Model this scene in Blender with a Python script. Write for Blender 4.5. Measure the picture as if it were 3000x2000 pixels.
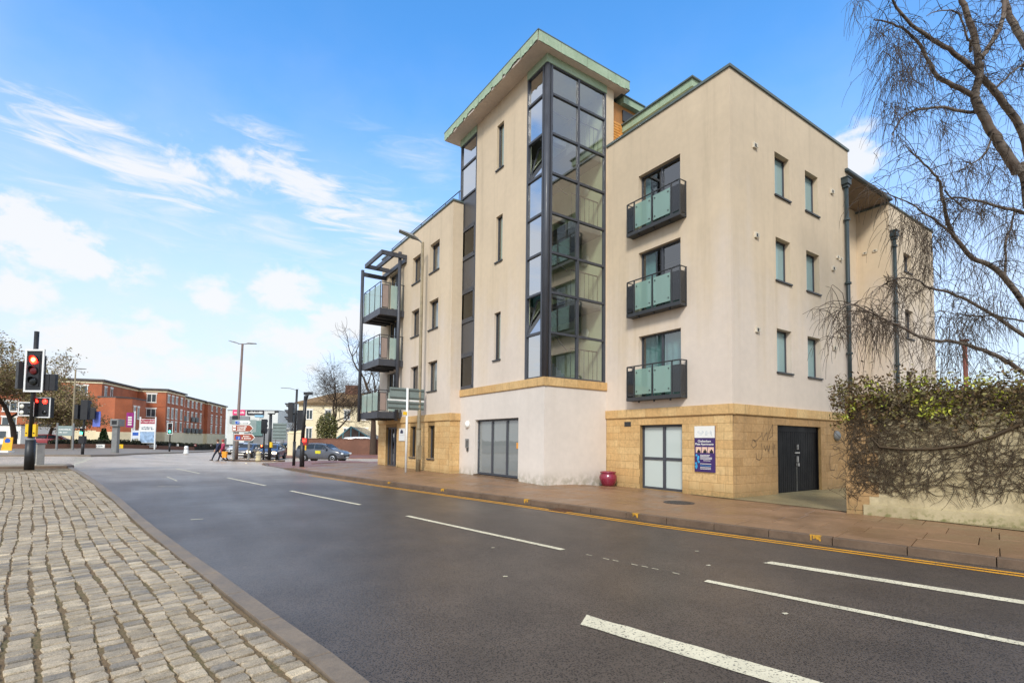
import bpy, math, random
import numpy as np
from mathutils import Vector, Matrix

for _o in list(bpy.data.objects):
    bpy.data.objects.remove(_o, do_unlink=True)
SC = bpy.context.scene
COL = SC.collection
R = math.radians
random.seed(7)

# ------------------------------------------------------------------ camera
CAM_H = 1.55
YAW, PITCH, ROLL = R(33.9426), R(2.7462), R(0.6721)
FWD = Vector((math.sin(YAW)*math.cos(PITCH), math.cos(YAW)*math.cos(PITCH), math.sin(PITCH)))
_r0 = Vector((math.cos(YAW), -math.sin(YAW), 0.0))
_u0 = _r0.cross(FWD)
RIGHT = math.cos(ROLL)*_r0 + math.sin(ROLL)*_u0
UP = -math.sin(ROLL)*_r0 + math.cos(ROLL)*_u0
CPOS = Vector((0, 0, CAM_H))
cam = bpy.data.cameras.new('camera')
cam.sensor_width = 36.0
cam.lens = 17.729
cam.shift_y = 220.8/3000
cam.clip_end = 6000
camo = bpy.data.objects.new('camera', cam)
COL.objects.link(camo)
camo.matrix_world = Matrix(((RIGHT.x, UP.x, -FWD.x, CPOS.x), (RIGHT.y, UP.y, -FWD.y, CPOS.y), (RIGHT.z, UP.z, -FWD.z, CPOS.z), (0, 0, 0, 1)))
SC.camera = camo
SC.render.resolution_x, SC.render.resolution_y = 1024, 682

def ray(px, py):
    return FWD + RIGHT*((px-1500)/1477.42) - UP*((py-1220.83)/1477.42)
def at(px, py, depth):
    """survey point: direction of a bearing in the photograph at a depth in metres"""
    return CPOS + ray(px, py)*depth

# ------------------------------------------------------------------ world, sun, exposure
SUN_AZ, SUN_EL = R(226), R(38)          # compass from +Y clockwise
SC.view_settings.view_transform = 'Standard'
SC.view_settings.look = 'None'
SC.view_settings.gamma = 1.0
SC.view_settings.exposure = 1.12
SC.render.engine = 'CYCLES'
SC.cycles.max_bounces = 6
SC.cycles.transparent_max_bounces = 16
SC.cycles.use_denoising = True

W = bpy.data.worlds.new('World')
SC.world = W
W.use_nodes = True
wt = W.node_tree
wt.nodes.clear()
def WN(t, **k):
    n = wt.nodes.new(t)
    for a, b in k.items(): setattr(n, a, b)
    return n
def wmath(op, a, b=None, c=None, clamp=False):
    n = WN('ShaderNodeMath', operation=op, use_clamp=clamp)
    for i, v in enumerate((a, b, c)):
        if v is None: continue
        if isinstance(v, (int, float)): n.inputs[i].default_value = v
        else: wt.links.new(v, n.inputs[i])
    return n.outputs[0]
def wsmooth(v, a, b, lo=0.0, hi=1.0):
    n = WN('ShaderNodeMapRange', interpolation_type='SMOOTHSTEP')
    wt.links.new(v, n.inputs[0])
    for i, x in zip((1, 2, 3, 4), (a, b, lo, hi)): n.inputs[i].default_value = x
    return n.outputs[0]
sky = WN('ShaderNodeTexSky', sky_type='NISHITA', sun_disc=False, sun_elevation=SUN_EL, sun_rotation=SUN_AZ,
         altitude=100, air_density=1.0, dust_density=0.6, ozone_density=2.2)
tc = WN('ShaderNodeTexCoord')
sep = WN('ShaderNodeSeparateXYZ'); wt.links.new(tc.outputs['Generated'], sep.inputs[0])
az = wmath('ARCTAN2', sep.outputs[0], sep.outputs[1])
el = wmath('ARCSINE', sep.outputs[2])
# cloud texture on a flat layer overhead
zz = wmath('ADD', wmath('MAXIMUM', sep.outputs[2], 0.0), 0.12)
cx = wmath('DIVIDE', sep.outputs[0], zz); cy = wmath('DIVIDE', sep.outputs[1], zz)
cv = WN('ShaderNodeCombineXYZ'); wt.links.new(cx, cv.inputs[0]); wt.links.new(cy, cv.inputs[1])
def wnoise(vec, scale, detail, rough=.55, dist=0.0):
    n = WN('ShaderNodeTexNoise'); n.inputs['Scale'].default_value = scale; n.inputs['Detail'].default_value = detail
    n.inputs['Roughness'].default_value = rough; n.inputs['Distortion'].default_value = dist
    wt.links.new(vec, n.inputs['Vector']); return n.outputs[0]
n_layer = wnoise(cv.outputs[0], 1.3, 8, .6, .4)
dirv = WN('ShaderNodeCombineXYZ')
wt.links.new(az, dirv.inputs[0]); wt.links.new(wmath('MULTIPLY', el, 1.5), dirv.inputs[1])
n_puff = wnoise(dirv.outputs[0], 7.0, 9, .55, .2)
n_cum = wnoise(dirv.outputs[0], 17.0, 9, .58, .15)
mapn = WN('ShaderNodeMapping'); mapn.inputs['Rotation'].default_value = (0, 0, R(14)); mapn.inputs['Scale'].default_value = (8, 30, 1)
wt.links.new(dirv.outputs[0], mapn.inputs[0])
n_wisp = wnoise(mapn.outputs[0], 1.0, 8, .62, .8)
def azel(px, py):
    d = ray(px, py).normalized()
    return math.atan2(d.x, d.y), math.asin(d.z)
def cloud(px, py, wx, wy, tilt, tex, gain, bias):
    """one cloud: centre bearing, half sizes in degrees, tilt in degrees"""
    a0, e0 = azel(px, py)
    da = wmath('SUBTRACT', az, a0); de = wmath('SUBTRACT', el, e0)
    c, s = math.cos(R(tilt)), math.sin(R(tilt))
    u = wmath('ADD', wmath('MULTIPLY', da, c/R(wx)), wmath('MULTIPLY', de, s/R(wx)))
    v = wmath('ADD', wmath('MULTIPLY', da, -s/R(wy)), wmath('MULTIPLY', de, c/R(wy)))
    r = wmath('SQRT', wmath('ADD', wmath('MULTIPLY', u, u), wmath('MULTIPLY', v, v)))
    m = wmath('SUBTRACT', 1.0, r)
    d = wmath('ADD', wmath('MULTIPLY', m, bias), wmath('MULTIPLY', wmath('SUBTRACT', tex, .52), 2.0))
    inside = wsmooth(r, .6, 1.35, 1.0, 0.0)
    return wmath('MULTIPLY', wsmooth(d, -.04, gain*1.35), inside)
CL = [  # px, py, half width, half height (deg), tilt, texture, softness, bias
    (360, 470, 11, 3.2, -12, n_wisp, .42, .54), (560, 500, 6, 2.6, -10, n_cum, .36, .42), (720, 500, 3.4, 2.6, -32, n_cum, .36, .46), (180, 420, 6, 1.6, -6, n_wisp, .4, .4),
    (950, 580, 11, 3.4, -24, n_wisp, .42, .54), (1130, 650, 8, 4.2, -16, n_wisp, .6, .55), (860, 530, 5, 2.2, -28, n_cum, .4, .42),
    (150, 715, 8, 2.6, -12, n_cum, .26, .72), (50, 660, 5.5, 3.0, 5, n_cum, .26, .72), (20, 850, 4.2, 2.8, 0, n_cum, .3, .72),
    (220, 990, 5.4, 3.2, 4, n_cum, .34, .66), (430, 990, 4.0, 3.2, 4, n_cum, .34, .66), (330, 1070, 9, 3.6, 0, n_cum, .5, .7), (560, 1080, 8, 3, 0, n_cum, .5, .7),
    (830, 850, 4.6, 2.8, 0, n_cum, .34, .75), (640, 865, 3.6, 2.4, 0, n_cum, .4, .7), (1000, 950, 6, 4.0, 12, n_cum, .34, .66), (860, 1010, 7, 4, 0, n_cum, .5, .7),
    (2500, 450, 3.0, 2.6, -20, n_cum, .3, .72),
    (800, 690, 13, 3, -18, n_wisp, .9, .5), (1240, 460, 10, 2.4, -14, n_wisp, 1.1, .45), (300, 590, 12, 3, -10, n_wisp, 1.1, .5), (500, 620, 12, 2.5, -14, n_wisp, 1.0, .45),
]
dens = None
for c in CL:
    d = cloud(*c)
    dens = d if dens is None else wmath('MAXIMUM', dens, d)
# denser cloud over the unseen sky behind and beside the camera, for white fill
fx = wmath('ADD', wmath('MULTIPLY', sep.outputs[0], float(FWD.x)), wmath('MULTIPLY', sep.outputs[1], float(FWD.y)))
elsewhere = wsmooth(fx, .62, .40)
broken = wmath('MULTIPLY', wsmooth(n_layer, .30, .52), elsewhere)
dens = wmath('MAXIMUM', dens, wmath('MULTIPLY', broken, .85))
# white haze low over the horizon, everywhere alike
veil = wsmooth(wmath('ADD', el, wmath('MULTIPLY', wmath('SUBTRACT', n_puff, .5), .16)), R(44), R(0), 0.0, 1.0)
veil = wmath('POWER', veil, 1.25)
mixh = WN('ShaderNodeMixRGB'); wt.links.new(wmath('MULTIPLY', veil, .93), mixh.inputs[0])
tint = WN('ShaderNodeMixRGB', blend_type='MULTIPLY'); tint.inputs[0].default_value = 1.0
tint.inputs[2].default_value = (0.44, 0.93, 1.22, 1)
wt.links.new(sky.outputs[0], tint.inputs[1])
wt.links.new(tint.outputs[0], mixh.inputs[1]); mixh.inputs[2].default_value = (2.9, 2.93, 3.02, 1)
mixc = WN('ShaderNodeMixRGB'); wt.links.new(wmath('MULTIPLY', dens, .9), mixc.inputs[0])
wt.links.new(mixh.outputs[0], mixc.inputs[1]); mixc.inputs[2].default_value = (3.15, 3.17, 3.2, 1)
W.cycles.sampling_method = 'MANUAL'; W.cycles.sample_map_resolution = 256
bg = WN('ShaderNodeBackground'); bg.inputs[1].default_value = 0.14
wt.links.new(mixc.outputs[0], bg.inputs[0])
wo = WN('ShaderNodeOutputWorld'); wt.links.new(bg.outputs[0], wo.inputs[0])

sun = bpy.data.lights.new('sun', 'SUN')
sun.energy = 1.45; sun.angle = R(12); sun.color = (1.0, .95, .87)
suno = bpy.data.objects.new('sun', sun); COL.objects.link(suno)
sd = Vector((math.sin(SUN_AZ)*math.cos(SUN_EL), math.cos(SUN_AZ)*math.cos(SUN_EL), math.sin(SUN_EL)))
suno.rotation_euler = sd.to_track_quat('Z', 'Y').to_euler()

# ------------------------------------------------------------------ mesh helpers
ORG = {}
def tag(o, label=None, cat=None, group=None, kind=None):
    if label: o['label'] = label
    if cat: o['category'] = cat
    if group: o['group'] = group
    if kind: o['kind'] = kind
    return o
def thing(name, label, cat, loc=(0, 0, 0), rotz=0.0, group=None, local=False):
    o = bpy.data.objects.new(name, None); COL.objects.link(o)
    o.empty_display_size = .2
    o.location = loc; o.rotation_euler = (0, 0, rotz)
    ORG[o.name] = Vector((0, 0, 0)) if local else Vector(loc)
    return tag(o, label, cat, group)
def mesh_obj(name, me, parent=None):
    o = bpy.data.objects.new(name, me); COL.objects.link(o)
    if parent is not None:
        o.parent = parent; ORG[o.name] = ORG.get(parent.name, Vector((0, 0, 0)))
    return o
class MB:
    def __init__(s): s.v = []; s.f = []; s.mi = []
    def add(s, vs, fs, m=0):
        o = len(s.v); s.v += [tuple(p) for p in vs]; s.f += [tuple(i+o for i in f) for f in fs]; s.mi += [m]*len(fs); return s
    def box(s, a, b, m=0):
        x0, y0, z0 = a; x1, y1, z1 = b
        return s.add([(x0,y0,z0),(x1,y0,z0),(x1,y1,z0),(x0,y1,z0),(x0,y0,z1),(x1,y0,z1),(x1,y1,z1),(x0,y1,z1)],
              [(0,3,2,1),(4,5,6,7),(0,1,5,4),(1,2,6,5),(2,3,7,6),(3,0,4,7)], m)
    def obox(s, c, size, ang=0.0, m=0):
        ca, sa = math.cos(ang), math.sin(ang); v = []
        for dz in (-.5, .5):
            for dx, dy in ((-.5,-.5),(.5,-.5),(.5,.5),(-.5,.5)):
                X, Y = dx*size[0], dy*size[1]
                v.append((c[0]+X*ca-Y*sa, c[1]+X*sa+Y*ca, c[2]+dz*size[2]))
        return s.add(v, [(0,3,2,1),(4,5,6,7),(0,1,5,4),(1,2,6,5),(2,3,7,6),(3,0,4,7)], m)
    def bar(s, p0, p1, w, h, up=(0,0,1)):
        p0, p1 = Vector(p0), Vector(p1); d = (p1-p0).normalized(); u = Vector(up)
        if abs(d.dot(u)) > .98: u = Vector((1, 0, 0))
        a = d.cross(u).normalized(); b = a.cross(d)
        v = [p+a*(w*i)+b*(h*j) for p in (p0, p1) for i, j in ((-.5,-.5),(.5,-.5),(.5,.5),(-.5,.5))]
        return s.add(v, [(0,3,2,1),(4,5,6,7),(0,1,5,4),(1,2,6,5),(2,3,7,6),(3,0,4,7)])
    def tube(s, pts, rs, n=6, cap=True):
        pts = [Vector(p) for p in pts]
        if isinstance(rs, (int, float)): rs = [rs]*len(pts)
        o = len(s.v); ref = Vector((.31, .17, .93)) if abs((pts[-1]-pts[0]).normalized().dot(Vector((.31,.17,.93)))) < .9 else Vector((1, 0, 0))
        for i, p in enumerate(pts):
            d = (pts[min(i+1, len(pts)-1)]-pts[max(i-1, 0)])
            if d.length < 1e-9: d = Vector((0, 0, 1))
            d.normalize(); a = d.cross(ref).normalized(); b = a.cross(d)
            for k in range(n):
                t = 2*math.pi*k/n
                s.v.append(tuple(p+(a*math.cos(t)+b*math.sin(t))*rs[i]))
        for i in range(len(pts)-1):
            for k in range(n):
                s.f.append((o+i*n+k, o+i*n+(k+1)%n, o+(i+1)*n+(k+1)%n, o+(i+1)*n+k)); s.mi.append(0)
        if cap:
            s.f.append(tuple(o+k for k in range(n))[::-1]); s.mi.append(0)
            s.f.append(tuple(o+(len(pts)-1)*n+k for k in range(n))); s.mi.append(0)
        return s
    def lathe(s, prof, c=(0, 0, 0), n=20, axis='z'):
        vs = []; fs = []
        for r, z in prof:
            for k in range(n):
                t = 2*math.pi*k/n; a, b = r*math.cos(t), r*math.sin(t)
                if axis == 'z': vs.append((c[0]+a, c[1]+b, c[2]+z))
                elif axis == 'y': vs.append((c[0]+a, c[1]+z, c[2]+b))
                else: vs.append((c[0]+z, c[1]+a, c[2]+b))
        for i in range(len(prof)-1):
            for k in range(n): fs.append((i*n+k, i*n+(k+1)%n, (i+1)*n+(k+1)%n, (i+1)*n+k))
        fs.append(tuple(range(n))[::-1]); fs.append(tuple((len(prof)-1)*n+k for k in range(n)))
        return s.add(vs, fs)
    def prism(s, poly, z0, z1):
        n = len(poly)
        v = [(x, y, z0) for x, y in poly]+[(x, y, z1) for x, y in poly]
        return s.add(v, [tuple(range(n))[::-1], tuple(range(n, 2*n))]+[(i, (i+1)%n, n+(i+1)%n, n+i) for i in range(n)])
    def quad(s, *p, m=0): return s.add(p, [tuple(range(len(p)))], m)
    def build(s, name, mat, parent=None, smooth=False, bevel=0.0):
        org = ORG.get(parent.name, Vector((0, 0, 0))) if parent is not None else Vector((0, 0, 0))
        me = bpy.data.meshes.new(name)
        if org.length > 0: v = [(x-org.x, y-org.y, z-org.z) for x, y, z in s.v]
        else: v = s.v
        me.from_pydata(v, [], s.f)
        mats = mat if isinstance(mat, (list, tuple)) else [mat]
        for m in mats: me.materials.append(m)
        if len(mats) > 1: me.polygons.foreach_set('material_index', s.mi)
        if smooth: me.polygons.foreach_set('use_smooth', [True]*len(s.f))
        me.update()
        o = mesh_obj(name, me, parent)
        if bevel:
            b = o.modifiers.new('bevel', 'BEVEL'); b.width = bevel; b.segments = 2; b.limit_method = 'ANGLE'
        return o
def copy_tree(o, parent=None):
    c = o.copy(); COL.objects.link(c); c.parent = parent
    ORG[c.name] = ORG.get(o.name, Vector((0, 0, 0)))
    for ch in list(o.children): copy_tree(ch, c)
    return c
def struct(mb, name, mat, **k):
    o = mb.build(name, mat, **k); o['kind'] = 'structure'; return o
_txt = {}
def text_mb(s, size, origin, xdir, ydir, align='LEFT', extrude=0.0, bold=0.0, wide=1.0):
    """lettering as flat mesh: origin and in-plane axes in world or local space"""
    cu = bpy.data.curves.new('lettering', 'FONT'); cu.body = s; cu.size = size; cu.align_x = align; cu.offset = bold; cu.resolution_u = 2
    to = bpy.data.objects.new('lettering', cu); COL.objects.link(to)
    dg = bpy.context.evaluated_depsgraph_get()
    me = to.evaluated_get(dg).to_mesh()
    X, Y, O = Vector(xdir), Vector(ydir), Vector(origin)
    mb = MB(); mb.add([O+X*(v.co.x*wide)+Y*v.co.y for v in me.vertices], [tuple(p.vertices) for p in me.polygons])
    to.evaluated_get(dg).to_mesh_clear()
    bpy.data.objects.remove(to, do_unlink=True)
    return mb

# ------------------------------------------------------------------ materials
def S(r, g, b):
    f = lambda c: (c/255/12.92 if c/255 <= .04045 else ((c/255+.055)/1.055)**2.4)
    return (f(r), f(g), f(b))
class NT:
    def __init__(s, name):
        s.m = bpy.data.materials.new(name); s.m.use_nodes = True; s.t = s.m.node_tree; s.b = s.t.nodes['Principled BSDF']
        s.out = s.t.nodes['Material Output']
    def n(s, t, **k):
        x = s.t.nodes.new(t)
        for a, b in k.items(): setattr(x, a, b)
        return x
    def l(s, a, b): s.t.links.new(a, b)
    def pos(s, scale=(1, 1, 1), obj=False):
        g = s.n('ShaderNodeTexCoord').outputs['Object'] if obj else s.n('ShaderNodeNewGeometry').outputs['Position']
        m = s.n('ShaderNodeMapping'); m.inputs['Scale'].default_value = scale; s.l(g, m.inputs[0]); return m.outputs[0]
    def noise(s, vec, scale, detail=4, rough=.55, dist=0.0):
        n = s.n('ShaderNodeTexNoise'); n.inputs['Scale'].default_value = scale; n.inputs['Detail'].default_value = detail
        n.inputs['Roughness'].default_value = rough; n.inputs['Distortion'].default_value = dist; s.l(vec, n.inputs['Vector']); return n.outputs[0]
    def ramp(s, v, a, b, lo=0.0, hi=1.0, smooth=True):
        n = s.n('ShaderNodeMapRange')
        if smooth: n.interpolation_type = 'SMOOTHSTEP'
        s.l(v, n.inputs[0])
        for i, x in zip((1, 2, 3, 4), (a, b, lo, hi)): n.inputs[i].default_value = x
        return n.outputs[0]
    def math(s, op, a, b=None):
        n = s.n('ShaderNodeMath', operation=op)
        for i, v in enumerate((a, b)):
            if v is None: continue
            if isinstance(v, (int, float)): n.inputs[i].default_value = v
            else: s.l(v, n.inputs[i])
        return n.outputs[0]
    def mix(s, fac, a, b, mode='MIX'):
        n = s.n('ShaderNodeMixRGB', blend_type=mode)
        if isinstance(fac, (int, float)): n.inputs[0].default_value = fac
        else: s.l(fac, n.inputs[0])
        for i, v in ((1, a), (2, b)):
            if isinstance(v, tuple): n.inputs[i].default_value = (*v[:3], 1)
            else: s.l(v, n.inputs[i])
        return n.outputs[0]
    def gray(s, v):
        n = s.n('ShaderNodeCombineColor'); [s.l(v, n.inputs[i]) for i in range(3)]; return n.outputs[0]
    def col(s, c):
        if isinstance(c, tuple): s.b.inputs['Base Color'].default_value = (*c[:3], 1)
        else: s.l(c, s.b.inputs['Base Color'])
    def set(s, **k):
        for a, v in k.items():
            i = s.b.inputs[a.replace('_', ' ')]
            if isinstance(v, (int, float)): i.default_value = v
            elif isinstance(v, tuple): i.default_value = (*v[:3], 1)
            else: s.l(v, i)
    def bump(s, h, strength=.3, dist=.01):
        n = s.n('ShaderNodeBump'); n.inputs['Strength'].default_value = strength; n.inputs['Distance'].default_value = dist
        s.l(h, n.inputs['Height']); s.l(n.outputs[0], s.b.inputs['Normal'])
MATS = {}
def pm(name, c, rough=.7, var=.18, scale=3.0, bump=0.0, bscale=60., metal=0.0, spec=.5, obj=False, streak=0.0, rvar=.08, island=0.0, coat=0.0):
    """plain procedural material: colour with uneven tone, optional streaks, fine relief"""
    if name in MATS: return MATS[name]
    t = NT(name); p = t.pos(obj=obj)
    n1 = t.noise(p, scale, 6, .6); n2 = t.noise(p, scale*9, 3, .6)
    v = t.math('ADD', t.ramp(n1, .25, .75, 1-var, 1+var), t.ramp(n2, .3, .7, -var*.35, var*.35))
    if streak:
        ps = t.pos((2.2, 2.2, .12), obj=obj); st = t.noise(ps, 2.4, 6, .65)
        v = t.math('MULTIPLY', v, t.ramp(st, .42, .72, 1.0, 1.0-streak))
    if island:
        g = t.n('ShaderNodeNewGeometry').outputs['Random Per Island']; oi = t.n('ShaderNodeObjectInfo').outputs['Random']
        f = t.math('FRACT', t.math('ADD', t.math('MULTIPLY', g, 3.7), t.math('MULTIPLY', oi, 5.3)))
        v = t.math('MULTIPLY', v, t.ramp(f, 0, 1, 1-island, 1+island, False))
    t.col(t.mix(1.0, c, t.gray(v), 'MULTIPLY'))
    t.set(Metallic=metal, Roughness=t.ramp(n1, .3, .7, max(rough-rvar, .02), min(rough+rvar, 1)))
    t.b.inputs['Specular IOR Level'].default_value = spec
    if coat: t.b.inputs['Coat Weight'].default_value = coat; t.b.inputs['Coat Roughness'].default_value = .06
    if bump: t.bump(t.noise(p, bscale, 4, .6), bump, .01)
    MATS[name] = t.m; return t.m
def glass(name, tint, alpha=.25, rough=.02, refl=1.0, dif=None, difw=0.0, base_r=.02):
    """thin sheet of glass: fresnel reflection over a tinted see-through sheet"""
    if name in MATS: return MATS[name]
    t = NT(name); t.t.nodes.remove(t.b)
    ge = t.n('ShaderNodeNewGeometry'); dt = t.n('ShaderNodeVectorMath', operation='DOT_PRODUCT'); t.l(ge.outputs['Normal'], dt.inputs[0]); t.l(ge.outputs['Incoming'], dt.inputs[1])
    fr = t.math('ADD', .04, t.math('MULTIPLY', .96, t.math('POWER', t.math('SUBTRACT', 1.0, t.math('ABSOLUTE', dt.outputs['Value'])), 5.0)))   # same from either side of the sheet
    pn = t.noise(t.pos((1, 1, 1)), 1.1, 2)
    bp = t.n('ShaderNodeBump'); bp.inputs['Strength'].default_value = .06; bp.inputs['Distance'].default_value = .02; t.l(pn, bp.inputs['Height'])
    tr = t.n('ShaderNodeBsdfTransparent'); tr.inputs[0].default_value = (*tint, 1)
    gl = t.n('ShaderNodeBsdfGlossy'); gl.inputs['Roughness'].default_value = rough; t.l(bp.outputs[0], gl.inputs['Normal'])
    base = tr.outputs[0]
    if difw:
        df = t.n('ShaderNodeBsdfDiffuse'); df.inputs[0].default_value = (*dif, 1)
        ms = t.n('ShaderNodeMixShader'); ms.inputs[0].default_value = difw; t.l(base, ms.inputs[1]); t.l(df.outputs[0], ms.inputs[2]); base = ms.outputs[0]
    k = t.math('MINIMUM', t.math('ADD', t.math('MULTIPLY', fr, refl*1.8), base_r), 1.0)
    mx = t.n('ShaderNodeMixShader'); t.l(k, mx.inputs[0]); t.l(base, mx.inputs[1]); t.l(gl.outputs[0], mx.inputs[2])
    t.l(mx.outputs[0], t.out.inputs[0]); MATS[name] = t.m; return t.m
def emit(name, c, strength):
    if name in MATS: return MATS[name]
    t = NT(name); t.col(c); t.set(Emission_Color=c, Emission_Strength=strength, Roughness=.3); MATS[name] = t.m; return t.m

# ------------------------------------------------------------------ terrain heights
def ss(a, b, t):
    t = min(1.0, max(0.0, (t-a)/(b-a))); return t*t*(3-2*t)
def zg(x, y):
    sx = ss(-6, 6, x)
    return .2*(1-sx)*ss(10, 24, y) - .45*ss(27, 46, y)*sx
def lerp_line(pts, y):
    if y <= pts[0][1]:
        (x0, y0), (x1, y1) = pts[0], pts[1]
    elif y >= pts[-1][1]:
        (x0, y0), (x1, y1) = pts[-2], pts[-1]
    else:
        for (x0, y0), (x1, y1) in zip(pts, pts[1:]):
            if y0 <= y <= y1: break
    return x0+(x1-x0)*(y-y0)/(y1-y0)
KERB_R = [(12.4, -12), (10.55, -4), (9.38, 0.0), (8.95, 1.72), (8.42, 4.15), (7.92, 6.5), (7.24, 10.6), (6.24, 16.1), (5.18, 23.0), (4.78, 27.0), (4.72, 33.0), (5.25, 38.6)]
KERB_L = [(1.55, -3.0), (1.3, 1.0), (.98, 3.42), (.85, 4.1), (.69, 4.99), (.52, 6.02), (.23, 7.6), (-.21, 10.19), (-.87, 14.31), (-1.78, 19.32), (-2.6, 23.5), (-3.38, 27.4)]
def kx(y): return lerp_line(KERB_R, y)
def kl(y): return lerp_line(KERB_L, y)
def zp(x, y):
    """top of the pavement beside the flats"""
    k = kx(y)
    up = .115 if y < 26.5 else .115-.1*ss(26.5, 28, y)*(1-ss(33.5, 35.5, y))
    return zg(x, y)+up+.13*ss(8, 16, y)*min(1, max(0, (x-k)/(9.2-k)))*(1-ss(10.2, 12.3, x))
def ground_hit(px, py, dz=0.0, zf=zg):
    d = ray(px, py); t = 1.0
    while t < 250:
        P = CPOS+d*t
        if P.z <= zf(P.x, P.y)+dz: return P
        t += .04
    return CPOS+d*250
# ================================================================== ground, road, pavements
def asphalt(name, base, grain=1.0, old=None):  # old is the far tint, with the road's sky sheen painted in
    t = NT(name); p = t.pos()
    big = t.noise(p, .22, 5, .6); mid = t.noise(p, 1.7, 5, .6)
    ln = t.noise(t.pos((.9, .06, 1)), 1.0, 4, .6)
    vo = t.n('ShaderNodeTexVoronoi'); vo.inputs['Scale'].default_value = 62.0; t.l(p, vo.inputs['Vector'])
    fine = t.noise(p, 190, 3, .7)
    speck = t.math('ADD', t.math('MULTIPLY', vo.outputs['Distance'], .9), t.math('MULTIPLY', fine, .6))
    v = t.math('MULTIPLY', t.ramp(speck, .46, .78, max(.1, 1-.82*grain), 1+1.5*grain), t.ramp(mid, .3, .7, .86, 1.14))
    v = t.math('MULTIPLY', v, t.ramp(big, .3, .7, .93, 1.07)); v = t.math('MULTIPLY', v, t.ramp(ln, .35, .7, 1.04, .93))
    if old:     # paler with distance: wet sheen of the low sky put into the colour
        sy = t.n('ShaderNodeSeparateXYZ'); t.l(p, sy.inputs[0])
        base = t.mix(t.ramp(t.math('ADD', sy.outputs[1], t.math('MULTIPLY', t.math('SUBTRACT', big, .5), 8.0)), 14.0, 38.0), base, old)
    t.col(t.mix(1.0, base, t.gray(v), 'MULTIPLY'))
    wet = t.math('ADD', t.ramp(big, .35, .65, .08, -.04), t.ramp(ln, .3, .7, .03, -.03))
    t.set(Roughness=t.math('ADD', wet, .40))
    t.b.inputs['Specular IOR Level'].default_value = .5
    t.bump(speck, .3, .006)
    return t.m
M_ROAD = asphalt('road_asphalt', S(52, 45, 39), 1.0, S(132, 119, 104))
M_PATH = asphalt('mossy_tarmac', S(108, 98, 72), .6)
M_EARTH = pm('ground_earth', S(96, 92, 78), .9, .25, .3)
def grid_coords(lo, hi, fine_lo, fine_hi, step, grow=1.35):
    a = list(np.arange(fine_lo, fine_hi+1e-6, step)); d = step
    while a[0] > lo: d *= grow; a.insert(0, a[0]-d)
    d = step
    while a[-1] < hi: d *= grow; a.append(a[-1]+d)
    return a
def sheet(xs, ys, zf):
    m = MB(); nx = len(xs)
    m.v = [(x, y, zf(x, y)) for y in ys for x in xs]
    m.f = [(j*nx+i, j*nx+i+1, (j+1)*nx+i+1, (j+1)*nx+i) for j in range(len(ys)-1) for i in range(nx-1)]
    m.mi = [0]*len(m.f); return m
struct(sheet(grid_coords(-2500, 2500, -70, 70, 5), grid_coords(-2500, 2500, -50, 150, 5), lambda x, y: zg(x, y)-.06), 'ground', M_EARTH)
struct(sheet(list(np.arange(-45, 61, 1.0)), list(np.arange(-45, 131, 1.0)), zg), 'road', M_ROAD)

# ---- pavement beside the flats: bed, slabs, kerb stones
M_SLAB = pm('wet_paving', S(133, 102, 74), .44, .2, 1.1, .25, 45, rvar=.14, island=.08)
M_BED = pm('pavement_bed', S(84, 68, 52), .8, .3, 6)
M_KERB = pm('kerb_concrete', S(104, 84, 66), .55, .22, 2.0, .3, 70, island=.08)
M_YEL = pm('yellow_paint', S(214, 150, 26), .55, .25, 9, .2, 90)
M_YELW = pm('worn_yellow_paint', S(190, 140, 40), .7, .45, 12, .2, 90)
M_WHITE = None
def paint(name, c):
    t = NT(name); p = t.pos()
    vo = t.n('ShaderNodeTexVoronoi'); vo.inputs['Scale'].default_value = 62.0; t.l(p, vo.inputs['Vector'])
    n = t.noise(p, 24, 4, .7); n2 = t.noise(p, 2.5, 3)
    wear = t.ramp(t.math('ADD', t.math('MULTIPLY', n, .7), t.math('MULTIPLY', vo.outputs['Distance'], .65)), .76, .92)
    c1 = t.mix(t.ramp(n2, .3, .7), c, tuple(x*.8 for x in c))
    t.col(t.mix(t.math('MULTIPLY', wear, .8), c1, S(74, 70, 66))); t.set(Roughness=.6); t.bump(n, .3, .004)
    return t.m
M_WHITE = paint('white_road_paint', S(224, 214, 184))
M_YELP = paint('yellow_line_paint', S(226, 158, 30))
def back_line(y):
    if y < 4.95: return 11.92-.233*(y-4.95)
    if y < 7.7: return 12.15
    if y < 12.43: return 12.25
    if y < 17.97: return 9.6
    if y < 26.3: return 9.14
    return 14.5
bed = MB(); ys = list(np.arange(-12, 42.1, .5)); NXP = 14
def pav_x(i, y):
    k = kx(y)+.14; return k+(max(back_line(y)+.6, 13.0)-k)*i/(NXP-1)
bed.v = [(pav_x(i, y), y, zp(pav_x(i, y), y)-.035) for y in ys for i in range(NXP)]
bed.f = [(j*NXP+i, j*NXP+i+1, (j+1)*NXP+i+1, (j+1)*NXP+i) for j in range(len(ys)-1) for i in range(NXP-1)]
bed.mi = [0]*len(bed.f)
pavement = struct(bed, 'pavement', M_BED)
rs = random.Random(3)
def arc_walk(xf, y0, y1, step):
    """points along a kerb line at equal spacing"""
    out = [(xf(y0), y0)]; y = y0
    while y < y1:
        dx = (xf(y+.05)-xf(y))/.05; y += step/math.sqrt(1+dx*dx); out.append((xf(y), y))
    return out
def offs(xf, y, d):
    dx = (xf(y+.2)-xf(y-.2))/.4; n = Vector((1, -dx)).normalized()
    return Vector((xf(y)+n.x*d, y+n.y*d))
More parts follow.
